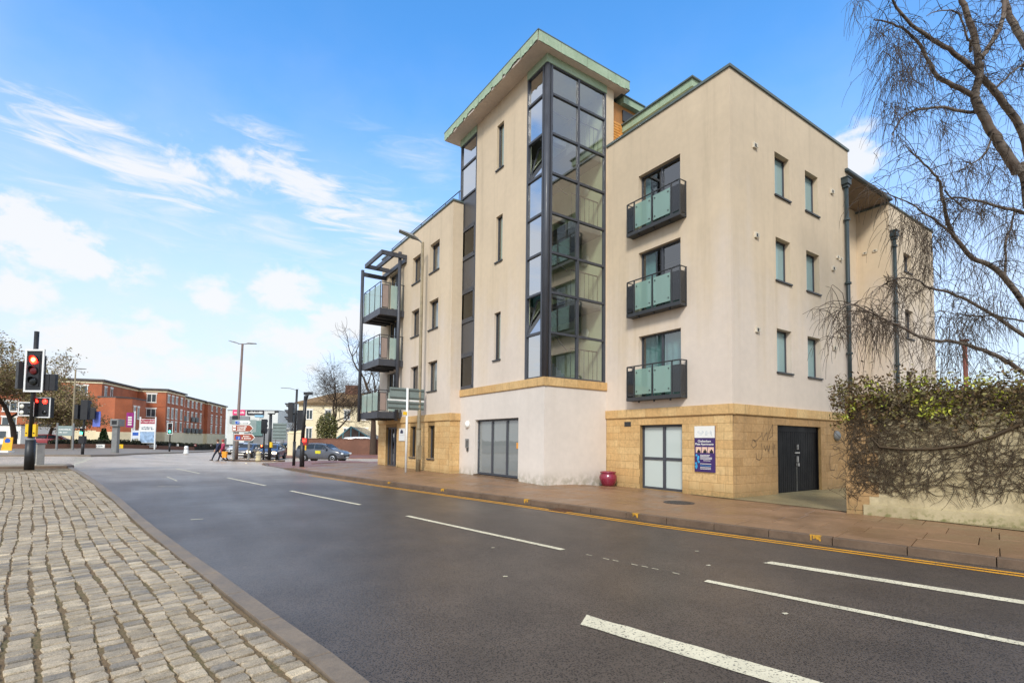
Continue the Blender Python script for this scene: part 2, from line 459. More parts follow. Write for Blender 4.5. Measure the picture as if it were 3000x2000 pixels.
def slab_piece(c4, zf, th, gap, name, mat, parent, jit=.004):
    c = sum((Vector((p[0], p[1], 0)) for p in c4), Vector())/4
    m = MB(); top = []; mid = []; low = []
    dz = rs.uniform(-jit, jit)
    for p in c4:
        v = Vector((p[0], p[1], 0)); d = (v-c); e = d*(1-gap/max(d.length, .01)); q = c+e; r = c+e*(1-.008/max(e.length, .01))
        z = zf(p[0], p[1])+dz
        top.append((r.x, r.y, z)); mid.append((q.x, q.y, z-.006)); low.append((q.x, q.y, z-th))
    m.add(top+mid+low, [(0, 1, 2, 3)]+[(4+i, 4+(i+1) % 4, (i+1) % 4, i) for i in range(4)]+[(8+i, 8+(i+1) % 4, 4+(i+1) % 4, 4+i) for i in range(4)])
    o = m.build(name, mat, parent); return o
nslab = 0
for row in range(10):
    d0 = .16+row*.86; y = -4.0+(row % 2)*.37
    while y < 33:
        L_ = rs.choice((.62, .75, .9))
        a, b = offs(kx, y, d0), offs(kx, y+L_, d0); c, d = offs(kx, y+L_, d0+.86), offs(kx, y, d0+.86)
        cx_, cy_ = (a.x+c.x)/2, (a.y+c.y)/2
        inframe = (Vector((cx_, cy_, 0))-CPOS).dot(FWD) > 3
        if cx_ < back_line(cy_)+.35 and inframe and not (28 < cy_ < 34 and row < 3):
            slab_piece([a, b, c, d], zp, .05, .007, 'paving_slab', M_SLAB, pavement); nslab += 1
        y += L_
for (x0, y0), (x1, y1) in zip(arc_walk(kx, -6.0, 38.4, .915), arc_walk(kx, -6.0, 38.4, .915)[1:]):
    a, b = offs(kx, y0, 0), offs(kx, y1, 0); c, d = offs(kx, y1, .15), offs(kx, y0, .15)
    if (Vector((x0, y0, 0))).dot(FWD) < 2.5: continue
    slab_piece([a, b, c, d], lambda x, y: zp(x, y)+.004, .34, .006, 'kerb_stone', M_KERB, pavement, .003)
# red blister paving at the crossing and brick-red corner paving
M_RED = pm('red_paving', S(128, 86, 72), .5, .22, 1.5, .3, 30, island=.1)
y = 28.0
while y < 41.0:
    for k in range(12):
        a, b = offs(kx, y, .2+k*.8), offs(kx, y+.8, .2+k*.8); c, d = offs(kx, y+.8, 1.0+k*.8), offs(kx, y, 1.0+k*.8)
        if (k < 3 or y > 34) and a.x < 14 and y < 34.0+ (6.5 if k > 0 else 4): slab_piece([a, b, c, d], lambda x, y: zp(x, y)+.002, .05, .008, 'paving_slab', M_RED, pavement)
    y += .8
# yellow double lines and kerb ticks
def ribbon(xf, d, w, y0, y1, dz, step=.5):
    m = MB(); n = int((y1-y0)/step)+1; yy = np.linspace(y0, y1, n)
    for q in yy:
        for e in (d-w/2, d+w/2):
            p = offs(xf, q, e); m.v.append((p.x, p.y, zg(p.x, p.y)+dz))
    m.f = [(2*i, 2*i+1, 2*i+3, 2*i+2) for i in range(n-1)]; m.mi = [0]*(n-1); return m
for d in (-.27, -.43):
    o = ribbon(kx, d, .08, -6, 22.5, .0045).build('yellow_line', M_YELP); o['kind'] = 'structure'
for ty in (3.9, 7.05, 10.1, 13.5, 16.5):
    N_ = 9; m = MB(); n0 = []
    for i in range(N_+1):
        y = ty+.16*i/N_; p = offs(kx, y, -.006); q = offs(kx, y, rs.uniform(.05, .12)); z = zp(p.x, p.y)+.0075
        m.v += [(p.x, p.y, z-rs.uniform(.03, .10)), (p.x, p.y, z), (q.x, q.y, z)]
    m.f = [(3*i+k, 3*i+3+k, 3*i+4+k, 3*i+1+k) for i in range(N_) for k in (0, 1) if rs.random() < .85]; m.mi = [0]*len(m.f)
    m.build('kerb_tick', M_YELW, pavement)
# white markings
def mark(p0, p1, w, name='white_lane_line', ragged=0.0, slant=0.0):
    p0, p1 = Vector(p0), Vector(p1); d = (p1-p0); L_ = d.length; d.normalize(); n = Vector((-d.y, d.x)); m = MB(); N = max(2, int(L_/.12))
    for i in range(N+1):
        c = p0+d*(L_*i/N)
        for sgn in (-1, 1):
            e = c+n*(sgn*(w/2+rs.uniform(-ragged, ragged)))+d*(slant*sgn if i == 0 else 0); m.v.append((e.x, e.y, zg(e.x, e.y)+.0045))
    m.f = [(2*i, 2*i+1, 2*i+3, 2*i+2) for i in range(N)]; m.mi = [0]*N
    o = m.build(name, M_WHITE); o['kind'] = 'structure'; return o
for a, b, w in [((4.04, 9.8), (4.72, 5.66), .105), ((2.95, 16.02), (3.76, 11.98), .105), ((1.78, 21.7), (2.56, 17.98), .105), ((5.06, 3.56), (5.98, -.45), .105),
                ((.2, 28.3), (1.0, 24.4), .1)]:
    mark(a, b, w, ragged=.003)
mark((6.55, 3.68), (7.75, -1.2), .17, 'white_edge_line', .006, .03)
mark((3.04, 3.36), (4.15, -1.2), .235, 'white_edge_line', .008, -.05)
for i in range(6):
    a = (-3.82-.06*i, 30.9+1.8*i); mark(a, (a[0]-.03, a[1]+1.1), .2, 'white_stop_line')
for a, b in [((-.1, 22.5), (.2, 20.4)), ((-.3, 18.5), (.3, 18.3)), ((-1.8, 25.8), (-1.5, 25.5)), ((-.6, 25.2), (-.2, 25.1)), ((.35, 11.3), (.55, 11.3))]:
    mark(a, b, .05, 'paint_remnant', .012)
for a in [(4.80+.026*i+rs.uniform(-.01, .01), 5.25-.14*i) for i in (0, 2, 3, 5, 6, 7, 9)]:
    mark(a, (a[0]+.015, a[1]-.09), .02, 'paint_remnant', .005)
for a in ((6.3, 4.6), (5.7, 4.0), (3.9, 6.3), (3.2, 4.9), (4.7, 2.5)):
    mark(a, (a[0]+.05, a[1]-.02), .03, 'paint_remnant', .008)
# iron cover in the pavement
mc = MB(); c0 = Vector((10.2, 7.9)); zc = zp(c0.x, c0.y)+.006
mc.lathe([(.36, -.02), (.36, .004), (.345, .006), (.335, .001), (.02, .001)], (c0.x, c0.y, zc), 28)
for i in range(-4, 5):
    for j in range(-4, 5):
        if i*i+j*j < 17: mc.obox((c0.x+i*.07, c0.y+j*.07, zc+.003), (.04, .04, .006), .4)
mc.build('manhole_cover', pm('cast_iron', S(64, 58, 54), .5, .3, 8, .2), pavement)
gy = Vector((7.36, 8.9)); m_ = MB()
m_.obox((gy.x, gy.y, zg(gy.x, gy.y)+.006), (.34, .5, .012), .16)
gully = struct(m_, 'gully_frame', pm('rusty_iron', S(96, 66, 44), .7, .35, 12, .3))
for i in range(7):
    m_ = MB(); e = (i-3)*.06; m_.obox((gy.x-e*.16, gy.y+e, zg(gy.x, gy.y)+.018), (.28, .026, .014), .16); m_.build('grate_bar', MATS['rusty_iron'], gully)
# forecourt between the flats and the garden wall
fc = MB(); fx_ = list(np.arange(12.1, 24, .6)); fy_ = list(np.arange(-2, 9.2, .5))
struct(sheet(fx_, fy_, lambda x, y: zp(12.1, y)+.012+.002*(x-12.1)), 'forecourt', M_PATH)

# ---- cobbled island on the left
M_SETT = None
t = NT('granite_sett'); p = t.pos()
g = t.n('ShaderNodeNewGeometry').outputs['Random Per Island']; oi = t.n('ShaderNodeObjectInfo').outputs['Random']
f = t.math('FRACT', t.math('ADD', t.math('MULTIPLY', g, 7.7), t.math('MULTIPLY', oi, 9.3)))
f2 = t.math('FRACT', t.math('MULTIPLY', f, 13.0))
c = t.mix(t.ramp(f, .0, 1, 0, 1, False), S(154, 139, 116), S(180, 163, 137)); c = t.mix(t.ramp(f2, .78, .95, 0, .8), c, S(124, 116, 104)); c = t.mix(t.ramp(f2, .0, .12, .8, 0), c, S(204, 186, 156))
n = t.noise(p, 7, 5, .65); sp = t.noise(p, 120, 3, .7)
blot = t.noise(p, 1.3, 5, .65)
c = t.mix(t.ramp(blot, .5, .72, 0, .55), c, S(128, 112, 84))
v = t.math('MULTIPLY', t.ramp(n, .3, .7, .76, 1.18), t.ramp(sp, .33, .67, .66, 1.32))
t.col(t.mix(1.0, c, t.gray(v), 'MULTIPLY')); t.set(Roughness=t.ramp(n, .3, .7, .5, .75)); t.bump(t.math('ADD', t.math('MULTIPLY', t.noise(p, 30, 4, .65), .8), t.math('MULTIPLY', sp, .4)), .7, .008)
M_SETT = t.m
t = NT('joint_dirt'); p = t.pos(); n = t.noise(p, 2.0, 6, .65); n2 = t.noise(p, 60, 3, .7)
c = t.mix(t.ramp(n, .4, .65), S(106, 86, 60), S(92, 86, 52)); c = t.mix(t.ramp(n2, .4, .7), c, S(134, 110, 80))
t.col(c); t.set(Roughness=.9); t.bump(n2, .8, .01); M_DIRT = t.m
def zi(x, y): return zg(x, y)+.10
def kin(y): return kl(y)-.165
ib = MB(); ys = list(np.arange(-3, 26.6, .5)); NI = 14
for y in ys:
    for i in range(NI):
        x = kin(y)-9.0*i/(NI-1); ib.v.append((x, y, zi(x, y)-.013))
ib.f = [(j*NI+i, (j+1)*NI+i, (j+1)*NI+i+1, j*NI+i+1) for j in range(len(ys)-1) for i in range(NI-1)]; ib.mi = [0]*len(ib.f)
island = struct(ib, 'cobbled_island', M_DIRT)
def sett_mesh(r):
    a, b = .0735, .0545
    ang = [(-a, -b*.78), (-a*.9, -b), (a*.9, -b), (a, -b*.78), (a, b*.78), (a*.9, b), (-a*.9, b), (-a, b*.78)]
    ang = [(x+r.uniform(-.006, .006), y+r.uniform(-.006, .006)) for x, y in ang]
    v = [(x*1.0, y*1.0, -.05) for x, y in ang]+[(x, y, -.009+r.uniform(-.003, .003)) for x, y in ang]+[(x*.95, y*.92, r.uniform(-.003, .003)) for x, y in ang]+[(r.uniform(-.02, .02), r.uniform(-.01, .01), r.uniform(-.001, .003))]
    f = [(i, (i+1) % 8, 8+(i+1) % 8, 8+i) for i in range(8)]+[(8+i, 8+(i+1) % 8, 16+(i+1) % 8, 16+i) for i in range(8)]+[(16+i, 16+(i+1) % 8, 24) for i in range(8)]
    return v, f
variants = [sett_mesh(rs) for _ in range(14)]
setts = []
COLW = .158
for col in range(62):
    y = -1.5+rs.uniform(0, .13); ph = rs.uniform(0, 6); ph0 = col*.35
    while y < 24.6:
        ds = rs.choice((.1, .115, .125, .14)); w = .016*math.sin(y*1.1+ph0)+.009*math.sin(y*3.1+ph)+rs.gauss(0, .004)
        d = -(.165+.012+COLW*(col+.5))+w
        p = offs(kl, y+ds/2, d); slope = (kl(y+.2)-kl(y-.2))/.4
        y += ds*math.cos(math.atan(slope))
        rel = Vector((p.x, p.y, 0))-CPOS
        D = rel.dot(FWD)
        if D < 1.2: continue
        px = 1500+1477.4*rel.dot(RIGHT)/D
        if px < -160 or px > 1100: continue
        if y > 22.5 and rs.random() < (y-22.5)/3.2: continue
        setts.append((D, p.x, p.y, math.atan2(-slope, 1)*0.7+rs.uniform(-.05, .05)+.12, ds/.118*rs.uniform(.80, .92), rs.uniform(.84, 1.0), rs.uniform(-.005, .006), rs.randrange(14), rs.uniform(-.03, .03), rs.uniform(-.03, .03)))
setts.sort()
vm = []
for v, f in variants:
    me = bpy.data.meshes.new('sett'); me.from_pydata(v, [], f); me.materials.append(M_SETT)
    vm.append(me)
rest = MB(); shown = 0
for D, x, y, a, sy, sx, dz, k, tx, ty_ in setts:
    z = zi(x, y)+dz
    px = 1500+1477.4*(Vector((x, y, z))-CPOS).dot(RIGHT)/D; py = 1220.8-1477.4*(Vector((x, y, z))-CPOS).dot(UP)/D
    if shown < 300 and -20 < px < 1000 and py < 2020:
        o = mesh_obj('sett', vm[k], island); o.location = (x, y, z); o.rotation_euler = (tx, ty_, a); o.scale = (sx, sy, 1); shown += 1
    else:
        mtx = Matrix.LocRotScale(Vector((x, y, z)), Matrix.Rotation(a, 3, 'Z') @ Matrix.Rotation(tx, 3, 'X'), Vector((sx, sy, 1)))
        v, f = variants[k]; rest.add([mtx @ Vector(q) for q in v], f)
o = rest.build('setts', M_SETT, island); o['kind'] = 'stuff'
M_LK = pm('island_kerb', S(122, 108, 92), .6, .22, 3, .35, 80, island=.06)
aw = arc_walk(kl, -1.0, 26.6, .92)
for (x0, y0), (x1, y1) in zip(aw, aw[1:]):
    a, b = offs(kl, y0, 0), offs(kl, y1, 0); c, d = offs(kl, y1, -.155), offs(kl, y0, -.155)
    slab_piece([d, c, b, a], lambda x, y: zi(x, y)+.012, .3, .004, 'kerb_stone', M_LK, island, .002)
# raised refuge behind the signal, with its own kerb
rf = MB(); poly = [(-14, 26.75), (-3.45, 26.9), (-3.3, 27.4), (-3.55, 28.6), (-14, 29.2)]
rf.prism(poly, -.2, .36); refuge = struct(rf, 'traffic_refuge', M_KERB, bevel=.03)
rt = MB(); rt.prism([(-13.9, 26.9), (-3.6, 27.05), (-3.5, 27.5), (-3.75, 28.45), (-13.9, 29.05)], .3, .368); rt.build('paving', pm('refuge_setts', S(150, 138, 118), .8, .3, 8, .5, 30), refuge)

# ---- pavements across the junction
M_FARP = pm('far_paving', S(132, 120, 106), .6, .2, 1.2)
def raised(name, poly, h=.12, mat=None, top=None):
    m = MB(); n = len(poly)
    # kerb ring + conforming top (fan of small quads through subdivision along the edges)
    cxm = sum(p[0] for p in poly)/n; cym = sum(p[1] for p in poly)/n
    K = 6
    ring = []
    for i in range(n):
        a, b = poly[i], poly[(i+1) % n]
        for k in range(K): ring.append((a[0]+(b[0]-a[0])*k/K, a[1]+(b[1]-a[1])*k/K))
    N = len(ring)
    vs = [(x, y, zg(x, y)-.1) for x, y in ring]+[(x, y, zg(x, y)+h) for x, y in ring]
    lev = 5
    for l in range(1, lev+1):
        for x, y in ring:
            X, Y = x+(cxm-x)*l/(lev+.0), y+(cym-y)*l/(lev+.0); vs.append((X, Y, zg(X, Y)+h))
    fs = [(i, (i+1) % N, N+(i+1) % N, N+i) for i in range(N)]
    for l in range(lev): fs += [(N*(l+1)+i, N*(l+1)+(i+1) % N, N*(l+2)+(i+1) % N, N*(l+2)+i) for i in range(N)]
    m.add(vs, fs); return struct(m, name, mat or M_FARP)
raised('far_pavement', [(-60, 47.5), (-8.9, 44.5), (-4.5, 44.2), (-3.4, 46.5), (-2.4, 52.5), (2.25, 72), (8, 95), (18, 125), (-40, 125), (-60, 90)])
raised('corner_pavement', [(9.2, 56.5), (13, 53.6), (22, 51.5), (50, 48), (60, 70), (40, 110), (26, 125), (17, 95)], .1, M_RED)
raised('central_refuge', [(3.7, 49.4), (4.4, 48.7), (6.2, 47.6), (7.6, 46.9), (8.2, 47.3), (7.6, 48.4), (5.6, 50.0), (4.2, 50.6)], .12, M_KERB)
# ================================================================== the block of flats
XW, YC, YT, XT, YL, XL = 12.233, 7.764, 12.43, 9.577, 17.97, 9.121
def render_mat(name, c, warm):
    t = NT(name); p = t.pos()
    n1 = t.noise(p, .35, 4, .6); n2 = t.noise(p, 5, 5, .6); st = t.noise(t.pos((1.3, 1.3, .07)), 1.5, 6, .7); st2 = t.noise(t.pos((7, 7, .25)), 1.5, 4, .6)
    v = t.math('MULTIPLY', t.ramp(n1, .3, .7, .94, 1.05), t.ramp(n2, .3, .7, .975, 1.025))
    sepz = t.n('ShaderNodeSeparateXYZ'); t.l(p, sepz.inputs[0])
    high = t.ramp(sepz.outputs[2], 4.0, 11.5, .25, 1.0)       # rain marks are heavier below the parapet
    stain = t.math('MULTIPLY', t.math('ADD', t.ramp(st, .48, .75, 0, .24), t.ramp(st2, .58, .78, 0, .025)), high)
    foot = t.math('MULTIPLY', t.ramp(sepz.outputs[2], .75, .15), t.ramp(n2, .38, .62, .1, .6))
    edge = t.math('ADD', sepz.outputs[2], t.math('ADD', t.math('MULTIPLY', t.math('SUBTRACT', st, .5), 7.0), t.math('MULTIPLY', t.math('SUBTRACT', n1, .5), 9.0)))
    c1 = t.mix(t.ramp(edge, 3.2, 8.5, 0, .85), c, warm)     # rain-washed tan above, clean pale render below
    c1 = t.mix(stain, c1, S(120, 108, 84)); c1 = t.mix(foot, c1, S(122, 116, 84))
    t.col(t.mix(1.0, c1, t.gray(v), 'MULTIPLY')); t.set(Roughness=.85); t.bump(t.noise(p, 140, 3, .6), .22, .004)
    return t.m
M_REND = render_mat('cream_render', S(214, 199, 183), S(205, 184, 153))
def stone_mat(nm, ca, cb, cd, ce):
    t = NT(nm); p = t.pos(); n1 = t.noise(p, 1.1, 5, .6); n2 = t.noise(p, 14, 5, .65); st = t.noise(t.pos((6, 6, .5)), 1.5, 5, .7)
    g = t.n('ShaderNodeNewGeometry').outputs['Random Per Island']; oi = t.n('ShaderNodeObjectInfo').outputs['Random']
    f = t.math('FRACT', t.math('ADD', t.math('MULTIPLY', g, 7.7), t.math('MULTIPLY', oi, 9.3)))
    c = t.mix(t.ramp(f, 0, 1, 0, 1, False), ca, cb); c = t.mix(t.ramp(n1, .42, .7, 0, .6), c, cd); c = t.mix(t.ramp(st, .52, .72, 0, .5), c, ce)
    sz = t.n('ShaderNodeSeparateXYZ'); t.l(p, sz.inputs[0]); foot = t.math('MULTIPLY', t.ramp(sz.outputs[2], .55, .12), t.ramp(n2, .38, .6, .1, .6)); c = t.mix(foot, c, S(108, 96, 62))
    t.col(t.mix(1.0, c, t.gray(t.ramp(n2, .3, .7, .88, 1.12)), 'MULTIPLY')); t.set(Roughness=.8); t.bump(n2, .35, .006); return t.m
M_STONE = stone_mat('bath_stone', S(202, 162, 106), S(212, 178, 124), S(188, 150, 98), S(140, 112, 74))
M_STONE2 = stone_mat('weathered_bath_stone', S(168, 132, 86), S(182, 146, 100), S(150, 118, 78), S(116, 96, 68))
M_MORT = pm('stone_mortar', S(150, 120, 76), .9, .2, 5)
M_ANTH = pm('anthracite_frame', S(66, 68, 74), .42, .1, 3, metal=.0, spec=.5)
M_DARK = pm('dark_steel', S(54, 56, 58), .45, .15, 4)
M_COPP = None
t = NT('copper_patina'); p = t.pos(); n1 = t.noise(p, 1.2, 6, .65); n2 = t.noise(t.pos((9, 9, 2)), 1.3, 5, .65)
c = t.mix(t.ramp(n1, .3, .7), S(148, 168, 138), S(166, 184, 154)); c = t.mix(t.ramp(n2, .56, .72, 0, .7), c, S(196, 196, 178)); c = t.mix(t.ramp(n2, .42, .30, 0, .6), c, S(98, 116, 92))
t.col(c); t.set(Roughness=.65); t.bump(n2, .4, .006); M_COPP = t.m
M_SOFF = pm('soffit_render', S(208, 194, 180), .85, .1, 1.0)
M_CAP = pm('grey_coping', S(88, 100, 98), .5, .15, 4)
M_PANE = glass('window_glass', (.6, .66, .66), refl=1.0, base_r=.14)
M_CORNG = glass('corner_glass', (.7, .75, .74), refl=1.2, base_r=.62)
M_STAIRG = glass('stair_glass', (.82, .87, .82), refl=1.1, base_r=.24)
M_STRIPG = glass('strip_glass', (.42, .44, .40), refl=.8, base_r=.04)
M_FROST = glass('frosted_balcony_glass', (.56, .72, .66), refl=.6, dif=S(170, 200, 188), difw=.45)
M_SIDEG = glass('side_window_glass', (.5, .62, .62), refl=.7, dif=S(176, 208, 206), difw=.6)
M_OBSC = glass('obscured_glass', (.5, .55, .54), refl=.6, dif=S(206, 216, 210), difw=.85)
M_ROOM = pm('dark_room', S(70, 66, 60), .9, .2)
M_TEAL = pm('curtain_teal', S(150, 190, 184), .9, .12, 3)
M_BLIND = pm('blind_white', S(206, 208, 206), .9, .08, 3)
M_SPAN = pm('grey_spandrel', S(78, 76, 76), .35, .08, 2)

flats = thing('apartment_building', 'cream rendered apartment block with glazed stair tower, green copper eaves and golden stone base', 'building', (12.2, 14, 0))
class PL:
    """a wall plane: u runs along the wall, d runs inwards"""
    def __init__(s, axis, val): s.a, s.v = axis, val
    def p(s, u, z, d=0.0): return (s.v+d, u, z) if s.a == 'X' else (u, s.v+d, z)
    def box(s, m, ua, ub, za, zb, da, db):
        q, r = s.p(ua, za, da), s.p(ub, zb, db)
        m.box([min(a, b) for a, b in zip(q, r)], [max(a, b) for a, b in zip(q, r)])
def facade(m, pl, u0, u1, z0, z1, ops, depth=.13):
    us = sorted({u0, u1, *[o[0] for o in ops], *[o[1] for o in ops]}); zs = sorted({z0, z1, *[o[2] for o in ops], *[o[3] for o in ops]})
    us = [u for u in us if u0 <= u <= u1]; zs = [z for z in zs if z0 <= z <= z1]
    for a, b in zip(us, us[1:]):
        for c, d in zip(zs, zs[1:]):
            mu, mz = (a+b)/2, (c+d)/2
            if any(o[0] < mu < o[1] and o[2] < mz < o[3] for o in ops): continue
            m.quad(pl.p(a, c), pl.p(b, c), pl.p(b, d), pl.p(a, d))
    for a, b, c, d in ops:
        for q in (((a, c), (a, d)), ((b, c), (b, d)), ((a, c), (b, c)), ((a, d), (b, d))):
            m.quad(pl.p(*q[0]), pl.p(*q[1]), pl.p(*q[1], depth+.03), pl.p(*q[0], depth+.03))
    return m
def win(pl, a, b, c, d, depth=.13, mull=(), trans=(), pane=None, behind=None, fw=.05, sill=True, name='window', label=None, parent=None):
    pane = pane or M_PANE; f = MB(); t0, t1 = depth, depth+.06
    pl.box(f, a, a+fw, c, d, t0, t1); pl.box(f, b-fw, b, c, d, t0, t1); pl.box(f, a+fw, b-fw, d-fw, d, t0, t1); pl.box(f, a+fw, b-fw, c, c+fw, t0, t1)
    for u in mull: pl.box(f, u-fw*.7, u+fw*.7, c+fw, d-fw, t0-.003, t1-.004)
    for z in trans: pl.box(f, a+fw, b-fw, z-fw*.6, z+fw*.6, t0+.003, t1-.007)
    w = f.build(name, M_ANTH, parent or flats)
    if label: w['label'] = label
    us = [a+fw]+[u for u in sorted(mull)]+[b-fw]; zs = [c+fw]+sorted(trans)+[d-fw]
    for i in range(len(us)-1):
        for j in range(len(zs)-1):
            g = MB(); g.quad(*[pl.p(*q, depth+.03) for q in ((us[i], zs[j]), (us[i+1], zs[j]), (us[i+1], zs[j+1]), (us[i], zs[j+1]))]); g.build('pane', pane, w)
    if sill:
        s = MB(); pl.box(s, a-.04, b+.04, c-.045, c+.0, -.05, depth+.02); s.build('sill', M_DARK, w)
    if behind:
        mat, ua, ub = behind; s = MB(); n = 14
        for i in range(n):
            u0, u1 = ua+(ub-ua)*i/n, ua+(ub-ua)*(i+1)/n; e0, e1 = (.16+.03*(i % 2)), (.16+.03*((i+1) % 2))
            s.quad(pl.p(u0, c, depth+e0), pl.p(u1, c, depth+e1), pl.p(u1, d, depth+e1), pl.p(u0, d, depth+e0))
        s.build('curtain', mat, w)
    r = MB(); D2 = depth+1.4    # the dark room behind
    for q in (((a-.3, c), (a-.3, d)), ((b+.3, c), (b+.3, d)), ((a-.3, c-.02), (b+.3, c-.02)), ((a-.3, d+.02), (b+.3, d+.02))):
        r.quad(pl.p(*q[0], depth+.07), pl.p(*q[1], depth+.07), pl.p(*q[1], D2), pl.p(*q[0], D2))
    r.quad(pl.p(a-.3, c, D2), pl.p(b+.3, c, D2), pl.p(b+.3, d, D2), pl.p(a-.3, d, D2)); r.build('room', M_ROOM, w)
    return w
rb = random.Random(11)
def ashlar(pl, u0, u1, z0, z1, ops, joined=None, h=.222, w=.46, proud=.0, mat=None):
    n = max(1, round((z1-z0)/h)); hh = (z1-z0)/n
    for j in range(n):
        za, zb = z0+j*hh, z0+(j+1)*hh; u = u0-(.5*w if j % 2 else 0)
        while u < u1-.02:
            L = w*rb.choice((.75, 1.0, 1.0, 1.25)); a, b = max(u, u0), min(u+L, u1); u += L
            if b-a < .05: continue
            segs = [(a, b)]
            for o in ops:
                if zb > o[2]+.03 and za < o[3]-.03:
                    ns = []
                    for p_, q_ in segs:
                        if q_ <= o[0] or p_ >= o[1]: ns.append((p_, q_)); continue
                        if p_ < o[0]: ns.append((p_, o[0]))
                        if q_ > o[1]: ns.append((o[1], q_))
                    segs = ns
            for p_, q_ in segs:
                if q_-p_ < .05: continue
                m = joined if joined is not None else MB(); j_ = rb.uniform(-.002, .002); g = .0035
                o_ = len(m.v); v = []
                for dd, k in ((.03, 0), (.004+j_, 0), (j_, .006)):
                    v += [pl.p(p_+g+k, za+g+k, dd), pl.p(q_-g-k, za+g+k, dd), pl.p(q_-g-k, zb-g-k, dd), pl.p(p_+g+k, zb-g-k, dd)]
                m.add(v, [(8, 9, 10, 11)]+[(i, (i+1) % 4, 4+(i+1) % 4, 4+i) for i in range(4)]+[(4+i, 4+(i+1) % 4, 8+(i+1) % 4, 8+i) for i in range(4)])
                if joined is None: m.build('stone_block', mat or M_STONE, flats)
def band(pl, u0, u1, z0, z1, w=.62, proud=.05, end0=0.0, end1=0.0):
    n = max(1, round((u1-u0)/w))
    for i in range(n):
        a, b = u0+(u1-u0)*i/n, u0+(u1-u0)*(i+1)/n
        if i == 0: a -= end0
        if i == n-1: b += end1
        m = MB(); pl.box(m, a+.002, b-.002, z0+.02, z1, -proud, .06); pl.box(m, a+.002, b-.002, z0, z0+.02, -proud+.018, .06); m.build('band_stone', M_STONE, flats)
PF, PS, PT, PR, PLW, PRT = PL('X', XW), PL('Y', YC), PL('X', XT), PL('Y', YT), PL('X', XL), PL('Y', YL)
ROOF_R, ROOF_L = 11.80, 11.25
# --- right wing, road side
fw_ops = [(9.38, 10.99, 8.22, 10.15), (9.38, 10.99, 5.6, 7.62), (9.38, 10.99, 2.92, 4.92)]
walls = MB(); facade(walls, PF, YC, YT, 2.61, ROOF_R, fw_ops)
sd_ops = [(14.47, 15.29, 8.9, 10.2), (16.25, 17.08, 8.9, 10.2), (14.47, 15.29, 6.35, 7.63), (16.25, 17.08, 6.35, 7.63), (14.47, 15.29, 3.65, 4.92), (16.25, 17.08, 3.65, 4.92)]
facade(walls, PS, XW, 19.27, 2.61, ROOF_R, sd_ops)
walls.quad((19.27, YC, 0), (19.27, 13, 0), (19.27, 13, ROOF_R), (19.27, YC, ROOF_R)); walls.quad((XW, YC+.02, ROOF_R-.1), (19.27, YC+.02, ROOF_R-.1), (19.27, 14, ROOF_R-.1), (XW, 14, ROOF_R-.1))
facade(walls, PLW, YL, 26.3, 2.64, ROOF_L, [(19.2, 20.14, 8.82, 10.1), (21.16, 22.08, 8.82, 10.07), (19.23, 20.14, 6.32, 7.58), (21.21, 22.1, 6.32, 7.56), (19.23, 20.15, 3.65, 4.92), (21.21, 22.08, 3.65, 4.92),
      (23.85, 25.14, 7.85, 10.03), (23.85, 25.14, 5.25, 7.55), (23.85, 25.14, 2.75, 4.92)])
facade(walls, PRT, XL, XT, 2.64, ROOF_L, [])
walls.quad((XL, 26.3, -.6), (18, 26.3, -.6), (18, 26.3, ROOF_L), (XL, 26.3, ROOF_L)); walls.quad((XL, YL, ROOF_L-.1), (XL, 26.3, ROOF_L-.1), (18, 26.3, ROOF_L-.1), (18, YL, ROOF_L-.1))
walls.quad((18, 26.3, -.6), (18, 13, -.6), (18, 13, ROOF_L), (18, 26.3, ROOF_L))
# tower
slots = [(14.97, 15.43, 11.48, 13.17), (14.98, 15.42, 8.04, 9.73), (15.03, 15.47, 4.46, 6.18)]
base_w = MB(); facade(base_w, PT, YT, 18.25, -.1, 3.29, [(13.84, 16.74, .3, 2.34)]); facade(base_w, PR, XT, XW, -.1, 3.29, []); base_w.build('base_wall', render_mat('pale_base_render', S(216, 205, 193), S(210, 194, 176)), flats)
facade(walls, PT, 13.52, 16.92, 3.57, 14.01, slots, .09); facade(walls, PR, 12.18, 12.55, 3.57, 14.01, [])
walls.quad((12.55, YT, 11), (12.55, 18.25, 11), (12.55, 18.25, 14.01), (12.55, YT, 14.01))
walls.quad((9.75, 18.25, 3), (12.55, 18.25, 3), (12.55, 18.25, 14.01), (9.75, 18.25, 14.01))
# rear wing
PC, PB, PA = PL('Y', 7.77), PL('X', 22.7), PL('Y', 8.9)
rw_ops = [(24.06, 24.85, 8.55, 9.3), (24.06, 24.9, 5.85, 7.0), (24.06, 24.95, 3.3, 4.52)]
facade(walls, PC, 22.7, 27.35, -.1, 10.9, rw_ops); facade(walls, PB, 7.77, 8.9, -.1, 10.9, []); facade(walls, PA, 19.27, 22.7, -.1, 11.0, [])
walls.quad((27.35, 7.77, 0), (27.35, 16, 0), (27.35, 16, 10.9), (27.35, 7.77, 10.9)); walls.quad((22.7, 7.77, 10.85), (27.35, 7.77, 10.85), (27.35, 16, 10.85), (22.7, 16, 10.85))
walls.build('wall', M_REND, flats)
